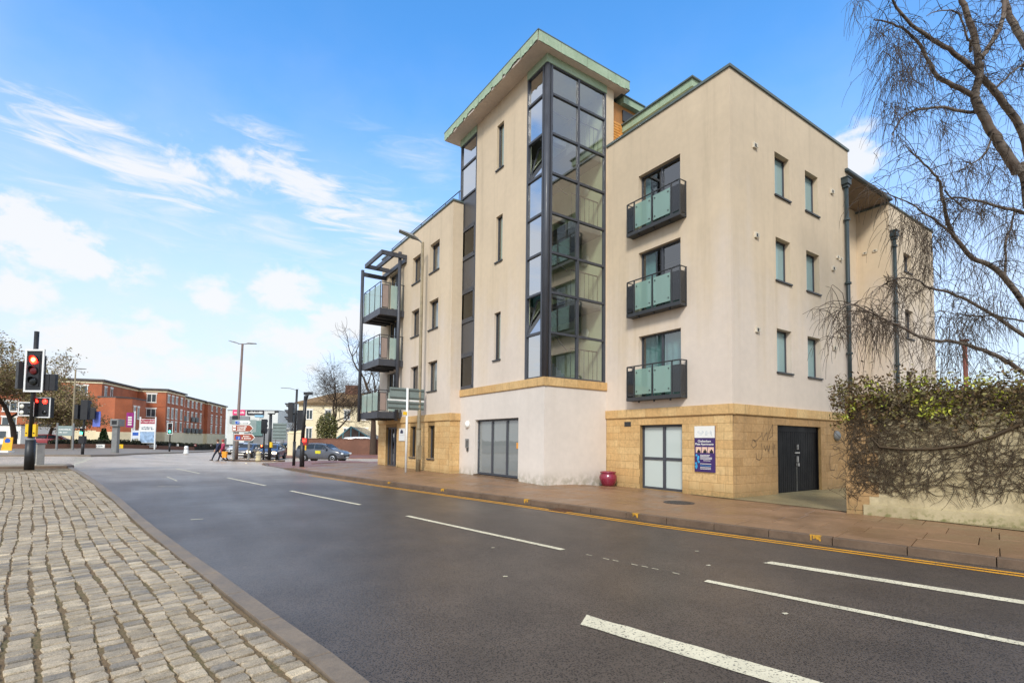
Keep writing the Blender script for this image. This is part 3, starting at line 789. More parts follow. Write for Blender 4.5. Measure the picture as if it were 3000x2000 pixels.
# mortar beds behind the stone
gw = (9.36, 10.95, .13, 2.1); gate = (14.44, 17.0, .1, 2.11); dr = (23.66, 25.16, .2, 2.18); s1, s2 = (19.36, 20.0, .77, 2.17), (21.33, 21.97, .77, 2.17)
for a_ in ((PL('X', XW+.006), YC, YT, -.2, 2.34, [gw], .14), (PL('Y', YC+.006), XW, 19.27, -.2, 2.34, [gate], .14), (PL('X', XL+.006), YL, 26.3, -.6, 2.36, [dr, s1, s2], .14), (PL('Y', YL+.006), XL, XT+.1, -.2, 2.36, [])):
    facade(MB(), *a_).build('mortar', M_MORT, flats)
ashlar(PF, YC, YT, .02, 2.33, [gw]); ashlar(PS, XW, 19.27, .02, 2.33, [gate], mat=M_STONE2)
jm = MB(); ashlar(PLW, YL, 26.3, -.1, 2.34, [dr, s1, s2], jm); ashlar(PRT, XL, XT, .1, 2.34, [], jm); o = jm.build('stone_blocks', M_STONE, flats); o['kind'] = 'stuff'
band(PF, YC, YT, 2.33, 2.61, end0=.05); band(PS, XW, 19.27, 2.33, 2.61); band(PLW, YL, 26.3, 2.34, 2.64, end0=.05); band(PRT, XL, XT-.002, 2.34, 2.64, .46)
band(PT, YT, 18.0, 3.29, 3.57, 1.3, .045, end0=.045); band(PR, XT, XW, 3.29, 3.57, 1.3, .045)
# parapet copings
def coping(name, boxes, mat=M_CAP):
    m = MB()
    for b in boxes: m.box(*b)
    return m.build(name, mat, flats)
coping('coping', [((XW-.045, YC-.045, ROOF_R), (XW+.25, YT-.01, ROOF_R+.075)), ((XW+.25, YC-.045, ROOF_R+.0005), (19.3, YC+.2, ROOF_R+.0745))])
coping('coping', [((XL-.045, YL-.045, ROOF_L), (XL+.25, 26.35, ROOF_L+.07)), ((XL+.25, YL-.045, ROOF_L+.0005), (XT-.01, YL+.2, ROOF_L+.0695))])
coping('coping', [((22.66, 7.72, 10.9), (27.4, 7.95, 10.96)), ((22.66, 7.95, 10.9005), (22.9, 8.9, 10.9595))])
# roof handrail over the left wing
m = MB(); m.tube([(9.62, 18.4, 11.97), (9.62, 26.3, 11.97)], .022, 6)
for y in np.arange(18.45, 26.4, 1.3): m.tube([(9.62, y, 11.2), (9.62, y, 11.97)], .018, 6)
m.tube([(9.62, 18.4, 11.97), (10.2, 18.4, 11.97)], .02, 6); m.build('roof_handrail', M_DARK, flats, smooth=True)
# windows
for i, o in enumerate(sd_ops): win(PS, *o, depth=.16, behind=(M_TEAL, o[0]+.02, o[1]-(.3 if i in (0,) else .12)), pane=M_SIDEG, label='side window with pale green curtain')
for o in rw_ops: win(PC, *o, depth=.14, mull=((o[0]+o[1])/2,), behind=(M_BLIND, o[0], o[1]))
for i, o in enumerate([(19.2, 20.14, 8.82, 10.1), (19.23, 20.14, 6.32, 7.58), (19.23, 20.15, 3.65, 4.92)]): win(PLW, *o, depth=.15, behind=(M_BLIND, o[0], o[1]))
for o in [(21.16, 22.08, 8.82, 10.07), (21.21, 22.1, 6.32, 7.56), (21.21, 22.08, 3.65, 4.92)]: win(PLW, *o, depth=.15)
for o in (s1, s2): win(PLW, *o, depth=.14)
for o in slots: win(PT, *o, depth=.09, fw=.04)
for i, o in enumerate(fw_ops): win(PF, *o, depth=.14, mull=(10.16,), sill=False, name='balcony_door', behind=[(M_TEAL, 10.75, 10.95), (M_TEAL, 10.55, 10.95), (M_TEAL, 9.42, 10.95)][i])
for o in [(23.85, 25.14, 7.85, 10.03), (23.85, 25.14, 5.25, 7.55), (23.85, 25.14, 2.75, 4.92)]: win(PLW, *o, depth=.13, mull=(24.5,), sill=False, name='balcony_door', behind=(M_BLIND, 24.6, 25.1))
win(PF, *gw, depth=.13, mull=(10.1,), trans=(1.07,), sill=False, pane=M_OBSC, fw=.07, name='street_window', label='four pane obscured glass window in grey frame at pavement level')
# entrance doors of the tower
w = win(PT, 13.84, 16.74, .3, 2.34, depth=.13, mull=(14.72, 15.7), sill=False, fw=.075, pane=glass('door_glass', (.4, .44, .44), refl=1.0, base_r=.1, dif=S(190, 196, 192), difw=.42), name='entrance_door', label='glazed entrance door with two side lights')
m = MB(); m.tube([(XT+.1, 16.6, 1.25), (XT+.06, 16.6, 1.25), (XT+.06, 16.6, 1.6), (XT+.1, 16.6, 1.6)], .014, 6); m.build('handle', pm('steel', S(170, 170, 172), .3, .1, metal=1), w)
m = MB(); PT.box(m, 13.95, 14.15, 1.3, 1.5, .14, .145); m.build('notice', pm('orange_notice', S(222, 150, 60), .6), w)
m = MB(); PT.box(m, 13.8, 16.8, .12, .3, -.02, .3); m.build('threshold', M_KERB, w)
w = win(PLW, *dr, depth=.12, mull=(24.2, 24.65), sill=False, fw=.09, name='street_door', label='dark framed glazed double door in stone base')
# double gate in the side wall: boards, frame, bolt
M_BLK = pm('black_gloss_boards', S(9, 9, 11), .5, .35, 2, .1, 30, island=.18, spec=.22)
gt = MB(); PS.box(gt, 14.46, 16.98, .12, 2.09, .14, .17); gt = gt.build('gate', M_BLK, flats); gt['label'] = 'black boarded double gate'
n = 22
for i in range(n):
    a, b = 14.5+(16.94-14.5)*i/n, 14.5+(16.94-14.5)*(i+1)/n; m = MB(); PS.box(m, a+.006, b-.006, .14, 2.06, .118+rb.uniform(-.002, .002), .139); m.build('board', M_BLK, gt)
for a, b in ((14.45, 14.5), (16.94, 16.99)):
    m = MB(); PS.box(m, a, b, .12, 2.1, .08, .139); m.build('frame', M_BLK, gt)
m = MB(); PS.box(m, 14.5, 16.94, 1.93, 2.1, .1, .117); m.build('frame', M_BLK, gt)
m = MB(); PS.box(m, 15.6, 15.86, 1.28, 1.32, .09, .117); PS.box(m, 15.72, 15.76, 1.4, 1.55, .08, .117); PS.box(m, 15.70, 15.76, 1.02, 1.2, .08, .117); PS.box(m, 15.69, 15.77, .9, .99, .06, .117); m.build('bolt', pm('worn_steel', S(190, 186, 180), .4, .3, 20, metal=.8), gt)
m = MB(); PS.box(m, 15.708, 15.716, .15, .9, .112, .117); m.build('gap', pm('pale_edge', S(150, 148, 140), .6), gt)
m = MB(); PS.box(m, 14.35, 17.1, .02, .12, -.03, .18); m.build('threshold', M_DARK, gt)
# vents, dome alarm
for u, z in [(13.39, 9.99), (13.42, 7.41), (13.41, 4.73), (17.99, 10.0), (17.98, 7.39), (17.95, 4.73), (18.3, 7.84), (18.35, 5.19), (18.52, 7.82), (18.52, 5.17)]:
    m = MB(); s = .075 if u < 18.2 else .05; PS.box(m, u-s, u+s, z-s, z+s, -.05, .01); PS.box(m, u+s-.03, u+s+.012, z-s*.8, z+s*.8, -.075, -.052); v_ = m.build('vent', pm('vent_white', S(206, 196, 176), .6), flats)
    m = MB(); PS.box(m, u-s*.4, u+s*.75, z-s*.7, z+s*.5, -.056, -.051); m.build('grille', M_DARK, v_)
for dx in (0, .35):
    for z in (9.2, 6.6, 3.98):
        m = MB(); PB.box(m, 8.25+dx-.07, 8.25+dx+.07, z-.05, z+.05, -.04, .01); v_ = m.build('vent', MATS['vent_white'], flats); m = MB(); PB.box(m, 8.25+dx-.03, 8.25+dx+.03, z-.02, z+.02, -.045, -.041); m.build('grille', M_DARK, v_)
m = MB(); PF.box(m, 11.32, 11.59, 2.07, 2.22, -.012, .01); v_ = m.build('air_brick', M_DARK, flats)
for i in range(5):
    m = MB(); PF.box(m, 11.34, 11.57, 2.085+i*.026, 2.097+i*.026, -.02, -.012); m.build('louvre', M_DARK, v_)
# rain pipes with hoppers
M_PIPE = pm('green_grey_pipe', S(50, 62, 64), .45, .2, 2, streak=.2)
for X, Y, zt in ((18.85, 7.66, 10.45), (22.86, 7.66, 9.6)):
    m = MB(); m.tube([(X, Y, -.05), (X, Y, zt)], .062, 12); pp = m.build('downpipe', M_PIPE, flats, smooth=True)
    m = MB(); m.box((X-.14, Y-.11, zt), (X+.14, Y+.1, zt+.2)); m.box((X-.16, Y-.13, zt+.2), (X+.16, Y+.1, zt+.24)); m.box((X-.09, Y-.08, zt-.1), (X+.09, Y+.08, zt)); m.build('hopper', M_PIPE, pp)
    for z in (2.2, 4.6, 7.0, 9.2):
        m = MB(); m.tube([(X, Y, z), (X, Y, z+.06)], .1, 12); m.build('clip', M_PIPE, pp)
# --- tower eaves: soffit, ragged copper fascia
rr = random.Random(5)
RX0, RX1, RY0, RY1, ZS, ZR = 8.99, 13.04, 12.14, 18.65, 14.012, 14.33
m = MB(); m.box((RX0+.02, RY0+.02, ZS), (RX1-.02, RY1-.02, ZS+.1)); m.build('soffit', M_SOFF, flats)
m = MB(); m.box((RX0-.02, RY0-.02, ZR), (RX1+.02, RY1+.02, ZR+.035)); m.build('roof', M_CAP, flats)
m = MB(); m.box((RX0+.03, RY0+.03, ZS+.1), (RX1-.03, RY1-.03, ZR)); m.build('roof_edge_board', pm('pale_board', S(190, 180, 160), .8), flats)
def fascia(p0, p1, n, z0, z1, out, ragged, name='fascia_sheet', pitch=.06):
    """one copper sheet, lower edge torn and curled"""
    p0, p1 = Vector(p0), Vector(p1); L = (p1-p0).length; k = max(2, int(L/pitch)); m = MB(); ny = 3
    lift = 0
    for i in range(k+1):
        if rr.random() < .35: lift = rr.choice((0, 0, .01, .03, .06, .09))*ragged
        q = p0+(p1-p0)*(i/k)
        for j in range(ny+1):
            zlow = z0+lift; z = zlow+(z1-zlow)*j/ny; o = out*(1+(rr.uniform(-.5, 1.6)*ragged if j == 0 else rr.uniform(-.1, .1)))
            m.v.append((q.x+n[0]*o, q.y+n[1]*o, z))
    m.f = [(i*(ny+1)+j, (i+1)*(ny+1)+j, (i+1)*(ny+1)+j+1, i*(ny+1)+j+1) for i in range(k) for j in range(ny)]; m.mi = [0]*len(m.f)
    return m.build(name, M_COPP, flats)
y = RY0
while y < RY1-.05:
    e = min(RY1, y+rr.uniform(.7, 1.1)); fascia((RX0, y+.004, 0), (RX0, e-.004, 0), (-1, 0), ZS-.005, ZR, .012, 1.0); y = e
x = RX0
while x < RX1-.05:
    e = min(RX1, x+rr.uniform(.9, 1.3)); fascia((x+.004, RY0, 0), (e-.004, RY0, 0), (0, -1), ZS-.02, ZR, .012, .15 if e < 12.2 else .9); x = e
fascia((RX1, RY0, 0), (RX1, RY1, 0), (1, 0), ZS, ZR, .012, .3)
# copper panels over the glazing
m = MB(); PT.box(m, YT-.03, 13.5, 13.74, 14.012, -.03, .05); PR.box(m, XT+.05, 12.2, 13.74, 14.0115, -.03, .05); m.build('copper_panel', M_COPP, flats)
m = MB(); PT.box(m, 16.93, 18.28, 13.74, 14.012, -.03, .05); m.build('copper_panel', M_COPP, flats)
# --- glazed corner and glazed strip
ROWS = [3.58, 5.0, 6.285, 7.58, 8.87, 10.17, 11.48, 12.79, 13.74]
cw = MB()
cw.tube([(XT+.07, YT+.07, 3.575), (XT+.07, YT+.07, 13.74)], .1, 12)
cw = cw.build('corner_glazing', M_ANTH, flats, smooth=True); cw['label'] = 'full height corner glazing of stair tower'
def mullion(pl, u, z0, z1, w=.06, d0=.0, d1=.1, par=None): m = MB(); pl.box(m, u-w/2, u+w/2, z0, z1, d0, d1); m.build('mullion', M_ANTH, par)
for u in (XT+.2, 10.93, 12.14): mullion(PR, u, 3.575, 13.74, .075, -.01, .1, cw)
for u in (YT+.2, 13.47): mullion(PT, u, 3.575, 13.74, .08, -.01, .1, cw)
for z in ROWS:
    m = MB(); PR.box(m, XT+.2, 12.14, z-.035, z+.035, -.004, .094); m.build('transom', M_ANTH, cw)
    m = MB(); PT.box(m, YT+.2, 13.47, z-.035, z+.035, -.004, .094); m.build('transom', M_ANTH, cw)
for j in range(8):
    za, zb = ROWS[j]+.03, ROWS[j+1]-.03
    for a, b in ((XT+.23, 10.9), (10.96, 12.11)):
        m = MB(); m.quad(*[PR.p(*q, .045) for q in ((a, za), (b, za), (b, zb), (a, zb))]); m.build('pane', M_STAIRG, cw)
    a, b = YT+.24, 13.43; tilt = .34 if j in (1, 5) else 0.0
    fz = (za, zb)
    m = MB(); m.quad(PT.p(a, za, .045-tilt*0), PT.p(b, za, .045), PT.p(b, zb, .045), PT.p(a, zb, .045)) if not tilt else m.quad(PT.p(a+.03, za+.02, .04), PT.p(b-.03, za+.02, .04), PT.p(b-.03, zb-.03, .42), PT.p(a+.03, zb-.03, .42))
    m.build('pane', M_CORNG, cw)
    if tilt:
        f = MB(); q = [Vector(PT.p(a, za, .05)), Vector(PT.p(b, za, .05)), Vector(PT.p(b, zb, .43)), Vector(PT.p(a, zb, .43))]
        for i in range(4): f.bar(q[i], q[(i+1) % 4], .05, .05)
        f.build('open_sash', M_ANTH, cw)
st = MB(); PT.box(st, 16.92, 16.98, 3.58, 13.74, -.01, .1); PT.box(st, 18.17, 18.25, 3.58, 13.74, -.01, .12); st = st.build('strip_glazing', M_ANTH, flats); st['label'] = 'narrow glazed strip with grey panels beside left wing'
for z in ROWS:
    m = MB(); PT.box(m, 16.98, 18.17, z-.035, z+.035, -.004, .094); m.build('transom', M_ANTH, st)
for j in range(8):
    za, zb = ROWS[j]+.035, ROWS[j+1]-.035; solid = j in (1, 3, 5)
    m = MB(); m.quad(*[PT.p(*q, .04) for q in ((16.98, za), (18.17, za), (18.17, zb), (16.98, zb))])
    m.build('panel' if solid else 'pane', M_SPAN if solid else (M_STRIPG if j < 6 else M_CORNG), st)
    if not solid and j < 6:
        f = MB(); w_ = .1
        PT.box(f, 16.98, 16.98+w_, za, zb, .0, .07); PT.box(f, 18.17-w_, 18.17, za, zb, .0, .07); PT.box(f, 17.04, 18.11, za, za+w_, .0, .07); PT.box(f, 17.04, 18.11, zb-w_, zb, .0, .07); f.build('sash', M_ANTH, st)
m = MB(); m.box((XT+.1, 16.95, 3.3), (10.9, 16.99, 14.0)); m.box((10.9, 16.95, 3.3), (10.95, 18.2, 14.0)); m.box((XT+.14, 18.12, 3.3), (10.9, 18.2, 14.0)); m.build('lobby_lining', pm('dark_lining', S(64, 62, 52), .8), flats)  # dark lining added inside so the strip panes read as unlit
# stair hall inside the glass
M_HALL = pm('hall_green', S(216, 222, 188), .8, .06, 1); M_SLABE = pm('hall_slab', S(120, 122, 124), .6, .1)
hall = MB(); hall.box((XT+.2, 15.3, 3.4), (12.5, 15.36, 14.0)); hall.box((12.16, YT+.12, 3.4), (12.22, 15.3, 14.0)); hall.box((XT+.14, 13.5, 3.4), (XT+.18, 15.3, 14.0)); hall.box((XT+.2, YT+.12, 13.8), (12.2, 15.3, 13.9))
hall = hall.build('stair_hall', M_HALL, flats)
for z in (3.45, 6.1, 8.72, 11.34):
    m = MB(); m.box((10.85, YT+.22, z), (12.15, 14.1, z+.22)); m.build('landing', M_SLABE, hall)
    m = MB(); m.box((XT+.3, 14.0, z-.1), (12.15, 15.3, z+.1)); m.build('landing', M_SLABE, hall)
    m = MB(); m.box((11.0, 15.0, z+.2), (11.8, 15.29, z+2.2)); m.build('hall_door', pm('hall_door', S(66, 112, 124), .5), hall)
    n = 9
    m = MB()
    for i in range(n):
        zz_ = z+.2+1.2*i/n; m.box((XT+.35, YT+.45+.17*i, zz_), (10.75, YT+.45+.17*(i+1)+.03, zz_+.15))
    m.build('stair_flight', M_SLABE, hall)
    m = MB(); m.tube([(10.8, YT+.4, z+1.15), (10.8, 14.0, z+2.2)], .022, 6); m.tube([(10.88, YT+.3, z+1.2), (12.1, YT+.3, z+1.2)], .022, 6)
    for i in range(7): m.tube([(10.88+.2*i, YT+.3, z+.22), (10.88+.2*i, YT+.3, z+1.2)], .01, 5)
    m.build('stair_rail', M_DARK, hall, smooth=True)
    m = MB(); m.lathe([(.2, 0), (.2, -.06), (.14, -.1), (.02, -.11)], (12.155, 13.4, z+1.95), 20, 'x'); m.build('hall_light', pm('opal', S(220, 220, 205), .4), hall, smooth=True)
# penthouse behind the parapet
m = MB(); m.box((13.12, 9.6, 12.74), (18.4, 17, 12.98)); m.build('penthouse_fascia', M_COPP, flats); m = MB(); m.box((13.06, 9.54, 12.981), (18.5, 17, 13.03)); m.build('penthouse_roof', M_CAP, flats)
m = MB(); m.box((13.5, 10.1, 11.7), (18, 17, 12.738)); m.build('penthouse_wall', M_SOFF, flats)
m = MB(); m.box((13.05, 12.42, 13.76), (14.12, 17, 14.0)); m.build('rear_fascia', M_COPP, flats); m = MB(); m.box((12.9, 12.38, 14.001), (14.16, 17, 14.04)); m.build('rear_roof', M_CAP, flats)
m = MB(); m.box((12.56, 12.6, 11.7), (14.0, 17, 13.758)); tw = m.build('timber_wall', pm('cedar', S(170, 116, 60), .7, .2, 4), flats)
for i in range(13):
    m = MB(); z = 11.75+i*.1; m.box((12.57, 12.55+.01, z), (13.95, 12.597, z+.08)); m.build('slat', pm('cedar_slat', S(206, 144, 70), .6, .25, 5), tw)
m = MB(); m.box((13.0, 12.53, 11.75), (13.06, 12.559, 12.95)); m.box((12.57, 12.52, 11.75), (12.62, 12.558, 13.0)); m.build('post', MATS['cedar_slat'], tw)
m = MB(); m.box((13.15, 12.55, 13.2), (13.95, 12.599, 13.6)); m.build('clerestory', M_DARK, tw)
# low roof over the recess at the rear
m = MB(); m.box((19.28, 7.78, 11.0), (22.8, 14, 11.1)); m.build('recess_soffit', pm('brown_soffit', S(140, 122, 104), .8), flats)
m = MB(); m.box((19.0, 7.66, 11.0), (22.8, 7.779, 11.12)); m.build('gutter', M_PIPE, flats, bevel=.03); m = MB(); m.box((19.2, 7.779, 11.1), (22.85, 14, 11.17)); m.build('recess_roof', M_CAP, flats)
m = MB(); PA.box(m, 20.2, 21.8, 9.6, 10.85, -.02, .0); m.build('recess_window', M_DARK, flats)
# --- juliet balconies, right wing
def juliet(zb, zr, lab):
    X0, Y0, Y1 = 11.947, 9.18, 11.21; m = MB(); m.box((X0, Y0, zb), (XW+.01, Y1, zb+.07)); m.box((X0-.02, Y0-.02, zb+.005), (X0+.04, Y1+.02, zb+.11)); b = m.build('balcony', M_DARK, flats); b['label'] = lab
    m = MB(); m.tube([(XW, Y0, zr), (X0, Y0, zr), (X0, Y1, zr), (XW, Y1, zr)], .02, 8); m.build('handrail', M_DARK, b)
    ys = (Y0, 9.479, 10.197, 10.918, Y1)
    for y in ys: m = MB(); m.box((X0-.016, y-.018, zb+.1), (X0+.016, y+.018, zr)); m.build('post', M_DARK, b)
    m = MB(); m.box((XW-.04, Y0-.016, zb), (XW-.002, Y0+.016, zr)); m.box((XW-.04, Y1-.016, zb), (XW-.002, Y1+.016, zr)); m.build('post', M_DARK, b)
    zt = zr-.13
    for a, c in ((9.53, 10.15), (10.245, 10.875)):
        m = MB(); m.box((X0-.005, a, zb+.19), (X0+.005, c, zt+.02)); m.build('glass_panel', M_FROST, b)
        for y in (a+.06, c-.06):
            for z in (zb+.29, zt-.08): m = MB(); m.lathe([(.022, -.02), (.022, .02)], (X0, y, z), 8, 'x'); m.build('clip', M_DARK, b)
    Mg = glass('dark_mesh_panel', (.35, .35, .36), refl=.5, dif=S(70, 72, 76), difw=.4)
    m = MB(); m.box((X0-.005, 9.2, zb+.16), (X0+.005, 9.45, zt)); m.build('end_panel', Mg, b); m = MB(); m.box((X0-.005, 10.94, zb+.16), (X0+.005, 11.19, zt)); m.build('end_panel', Mg, b)
    m = MB(); m.box((X0+.03, Y0-.005, zb+.12), (XW-.05, Y0+.005, zt)); m.build('end_panel', Mg, b); m = MB(); m.box((X0+.03, Y1-.005, zb+.12), (XW-.05, Y1+.005, zt)); m.build('end_panel', Mg, b)
    for y in (9.6, 10.2, 10.8): m = MB(); m.box((X0+.06, y-.02, zb-.06), (X0+.1, y+.02, zb)); m.build('bracket', M_DARK, b)
juliet(8.14, 9.205, 'top floor balcony with green frosted glass'); juliet(5.52, 6.66, 'second floor balcony with green frosted glass'); juliet(2.85, 3.935, 'first floor balcony with green frosted glass')
# --- steel balconies, left wing
M_TAUPE = pm('taupe_panel', S(150, 132, 122), .5, .08)
M_CLEARF = glass('pale_frosted_glass', (.62, .76, .70), refl=.5, dif=S(206, 222, 212), difw=.5)
def deep_balcony(zb, zr, lab):
    X0, Y0, Y1 = 7.94, 23.05, 25.5; m = MB(); m.box((X0, Y0, zb+.1), (XL+.01, Y1, zb+.2)); b = m.build('balcony', M_DARK, flats); b['label'] = lab
    m = MB(); m.box((X0-.03, Y0-.03, zb+.05), (X0+.04, Y1+.03, zb+.36)); m.box((X0+.04, Y0-.03, zb+.05), (XL, Y0+.03, zb+.359)); m.box((X0+.04, Y1-.03, zb+.05), (XL, Y1+.03, zb+.359)); m.build('edge_beam', M_ANTH, b)
    for y in (23.7, 24.3, 24.9): m = MB(); m.box((X0+.05, y-.04, zb), (XL, y+.04, zb+.1)); m.build('joist', M_DARK, b)
    m = MB(); m.tube([(XL, Y0, zr), (X0, Y0, zr), (X0, Y1, zr), (XL, Y1, zr)], .022, 8); m.build('handrail', M_DARK, b)
    for y in (Y0, 23.85, 24.65, Y1): m = MB(); m.box((X0-.018, y-.02, zb+.3), (X0+.018, y+.02, zr)); m.build('post', M_DARK, b)
    for a, c in ((23.09, 23.81), (23.89, 24.61), (24.69, 25.46)): m = MB(); m.box((X0-.005, a, zb+.4), (X0+.005, c, zr-.1)); m.build('glass_panel', M_CLEARF, b)
    m = MB(); m.box((X0+.06, Y0-.015, zb+.38), (X0+.4, Y0+.015, zr-.1)); pf = m.build('panel_frame', M_DARK, b); m = MB(); m.box((X0+.09, Y0-.02, zb+.42), (X0+.37, Y0-.0155, zr-.14)); m.build('panel', M_TAUPE, pf)
    m = MB(); m.box((X0+.5, Y0-.005, zb+.4), (XL-.35, Y0+.005, zr-.1)); m.build('glass_panel', M_CLEARF, b)
    for x in (X0+.45, XL-.3, XL-.06): m = MB(); m.box((x-.015, Y0-.015, zb+.3), (x+.015, Y0+.015, zr)); m.build('post', M_DARK, b)
deep_balcony(7.42, 9.03, 'top steel framed balcony beside the canopy'); deep_balcony(5.0, 6.5, 'middle steel framed balcony'); deep_balcony(2.51, 3.885, 'lowest steel framed balcony')
m = MB(); m.tube([(7.86, 25.64, 2.45), (7.86, 25.64, 10.26)], .085, 12); m.build('balcony_column', M_ANTH, flats, smooth=True)
m = MB(); m.tube([(8.82, 22.96, 2.45), (8.82, 22.96, 10.6)], .085, 12); m.build('balcony_column', M_ANTH, flats, smooth=True)
cn = MB()
for a, b in (((7.9, 22.8, 10.37), (7.9, 25.3, 10.37)), ((8.45, 22.8, 10.37), (8.45, 25.3, 10.37)), ((7.9, 22.85, 10.37), (9.12, 22.85, 10.37)), ((7.9, 25.25, 10.37), (9.12, 25.25, 10.37)), ((7.86, 25.62, 10.05), (9.12, 25.62, 10.05)), ((9.05, 22.8, 10.2), (9.05, 25.9, 10.2))): cn.bar(a, b, .1, .2)
cn.build('canopy_frame', M_ANTH, flats)
# ================================================================== street furniture
M_BLACK = pm('black_plastic', S(30, 30, 33), .5, .15, 5)
M_POLE = pm('black_pole', S(36, 36, 38), .45, .15, 5)
M_GREY = pm('galvanised', S(128, 128, 126), .5, .15, 5, metal=.2)
M_SIGNBK = pm('sign_back_grey', S(120, 132, 128), .55, .12, 2)
M_WPL = pm('white_plastic', S(226, 226, 222), .5, .06)
M_YBX = pm('yellow_box', S(236, 190, 30), .5, .08)
M_RED_ON = emit('red_lamp', (1.0, .015, .008), 6.0); M_RED_CORE = emit('red_lamp_core', (1.0, .42, .06), 8.0); M_GRN_ON = emit('green_lamp', (.05, 1.0, .55), 4.0); M_AMB_OFF = pm('dark_red_lens', S(96, 24, 26), .2, .1); M_OFF = pm('dark_lens', S(24, 26, 26), .15, .1); M_OPAL = pm('opal_lens', S(226, 222, 206), .3, .2, 20)
HUD = 7.47  # bearing helper
def spot(px, D):
    """ground point below a bearing at a depth"""
    p = at(px, 1282, D); z = zg(p.x, p.y); return Vector((p.x, p.y, z))
def zat(px, py, D): return at(px, py, D).z
FACE = -YAW    # rotation that turns local -Y towards the camera plane
class TF:
    """builds local shapes through a matrix"""
    def __init__(s, loc=(0, 0, 0), rz=0.0, sc=1.0): s.m = Matrix.Translation(Vector(loc)) @ Matrix.Rotation(rz, 4, 'Z') @ Matrix.Scale(sc, 4)
    def __call__(s, mb): mb.v = [tuple(s.m @ Vector(v)) for v in mb.v]; return mb
def signal_head(parent, loc, rz, lit=None, sc=1.0, board=None, lens=('r', 'a', 'g'), name='signal_head'):
    """three lens head; local -Y is the lit face; loc is the head's bottom centre"""
    T = TF(loc, rz, sc); H = .31*len(lens)
    m = MB(); m.box((-.15, -.06, 0), (.15, .16, H)); hd = T(m).build(name, M_BLACK, parent, bevel=.012)
    if board:
        m = MB(); a, b, c = .285, -.06, H+.16; m.box((-a, b+.02, -.16), (a, b+.03, c)); T(m).build('backing_board', M_BLACK, hd)
        m = MB()
        for q in (((-a-.002, b-.005, -.162), (-a+.05, b+.019, c+.002)), ((a-.05, b-.005, -.162), (a+.002, b+.019, c+.002)), ((-a+.05, b-.005, c-.05), (a-.05, b+.019, c+.002)), ((-a+.05, b-.005, -.162), (a-.05, b+.019, -.11))): m.box(*q)
        T(m).build('white_border', board, hd)
    n = len(lens)
    for i, k in enumerate(lens):
        z = H-.155-.31*i; on = lit is not None and lit == i
        m = MB(); m.lathe([(.122, -.075), (.122, -.085), (.08, -.1), (.005, -.106)], (0, 0, z), 18, 'y')
        mt = (M_RED_ON if k == 'r' else M_GRN_ON) if on else (M_AMB_OFF if k in 'a' else M_OFF)
        ln = T(m).build('lens', mt, hd, smooth=True)
        if on and k == 'r':
            m = MB(); m.lathe([(.06, -.1045), (.04, -.11), (.004, -.114)], (0, 0, z), 14, 'y'); T(m).build('lamp_core', M_RED_CORE, ln, smooth=True)
        m = MB(); vs = []; N = 12
        for j in range(N+1):
            t_ = R(-20)+R(220)*j/N; x, zz_ = .128*math.cos(t_), .128*math.sin(t_)
            vs += [(x, -.06, z+zz_), (x*.97, -.06-(.2 if sc > 1.2 and board is None else .11)*(.45+.55*max(0, math.sin(t_))), z+zz_*.97)]
        m.add(vs, [(2*j, 2*j+1, 2*j+3, 2*j+2) for j in range(N)]); T(m).build('visor', M_BLACK, hd, smooth=True)
    return hd
# near signal on the island
t_ = thing('traffic_signal', 'traffic signal lit red on black pole at end of cobbled island, white bordered', 'traffic light', (-4.34, 25.5, zi(-4.34, 25.5)), 0, local=True)
B = -.62
m = MB(); m.tube([(0, 0, -.02), (0, 0, 1.1)], .15, 16); m.tube([(0, 0, 1.1), (0, 0, 5.15)], .075, 12); m.build('pole', M_POLE, t_, smooth=True)
m = MB(); m.tube([(0, 0, 1.1), (0, 0, 1.16)], [.15, .1], 16); m.build('collar', M_GREY, t_)
signal_head(t_, (.06, -.14, 3.07), B, 0, 1.27, M_WPL)
bx_ = lambda d: (math.cos(FACE)*d, math.sin(FACE)*d)
signal_head(t_, (*bx_(-.42), 2.98), B+2.6, None, 1.08, None); signal_head(t_, (*bx_(.55), 2.93), B+3.2, None, .66, None, name='side_head')
signal_head(t_, (*bx_(.76), 2.93), B+3.3, None, .66, None, name='side_head')
def small_box(parent, x, z0, w, h, cells, yoff=0.0):
    T = TF((*bx_(x), 0), FACE); m = MB(); m.box((-w/2, yoff-.03, z0), (w/2, yoff+.12, z0+h)); bo = T(m).build('repeater_box', M_BLACK, parent)
    m = MB(); e = .035
    for q in (((-w/2-.002, yoff-.05, z0-.002), (-w/2+e, yoff-.031, z0+h+.002)), ((w/2-e, yoff-.05, z0-.002), (w/2+.002, yoff-.031, z0+h+.002)), ((-w/2+e, yoff-.05, z0+h-e), (w/2-e, yoff-.031, z0+h+.002)), ((-w/2+e, yoff-.05, z0-.002), (w/2-e, yoff-.031, z0+e))): m.box(*q)
    T(m).build('white_border', M_WPL, bo)
    for cx_, cz_, mt in cells:
        m = MB(); m.lathe([(.085, yoff-.032), (.08, yoff-.05), (.01, yoff-.06)], (cx_, 0, z0+cz_), 14, 'y'); T(m).build('lens', mt, bo, smooth=True)
small_box(t_, .19, 1.93, .72, .76, [(-.2, .6, M_RED_ON), (.14, .6, M_RED_ON), (.14, .2, M_OFF)], .16)
small_box(t_, -.22, 1.98, .58, .52, [(-.16, .36, M_OPAL), (-.16, .13, M_OPAL), (.12, .36, M_OFF), (.12, .13, M_OFF)], .02)
for x in (-.13, .15):
    T = TF((*bx_(x), 0), FACE); m = MB(); m.box((-.06, -.05, 1.22), (.06, .05, 1.68)); pb = T(m).build('push_button_box', M_YBX, t_, bevel=.01)
    m = MB(); m.lathe([(.025, -.05), (.025, -.065)], (0, 0, 1.35), 10, 'y'); T(m).build('button', M_BLACK, pb)
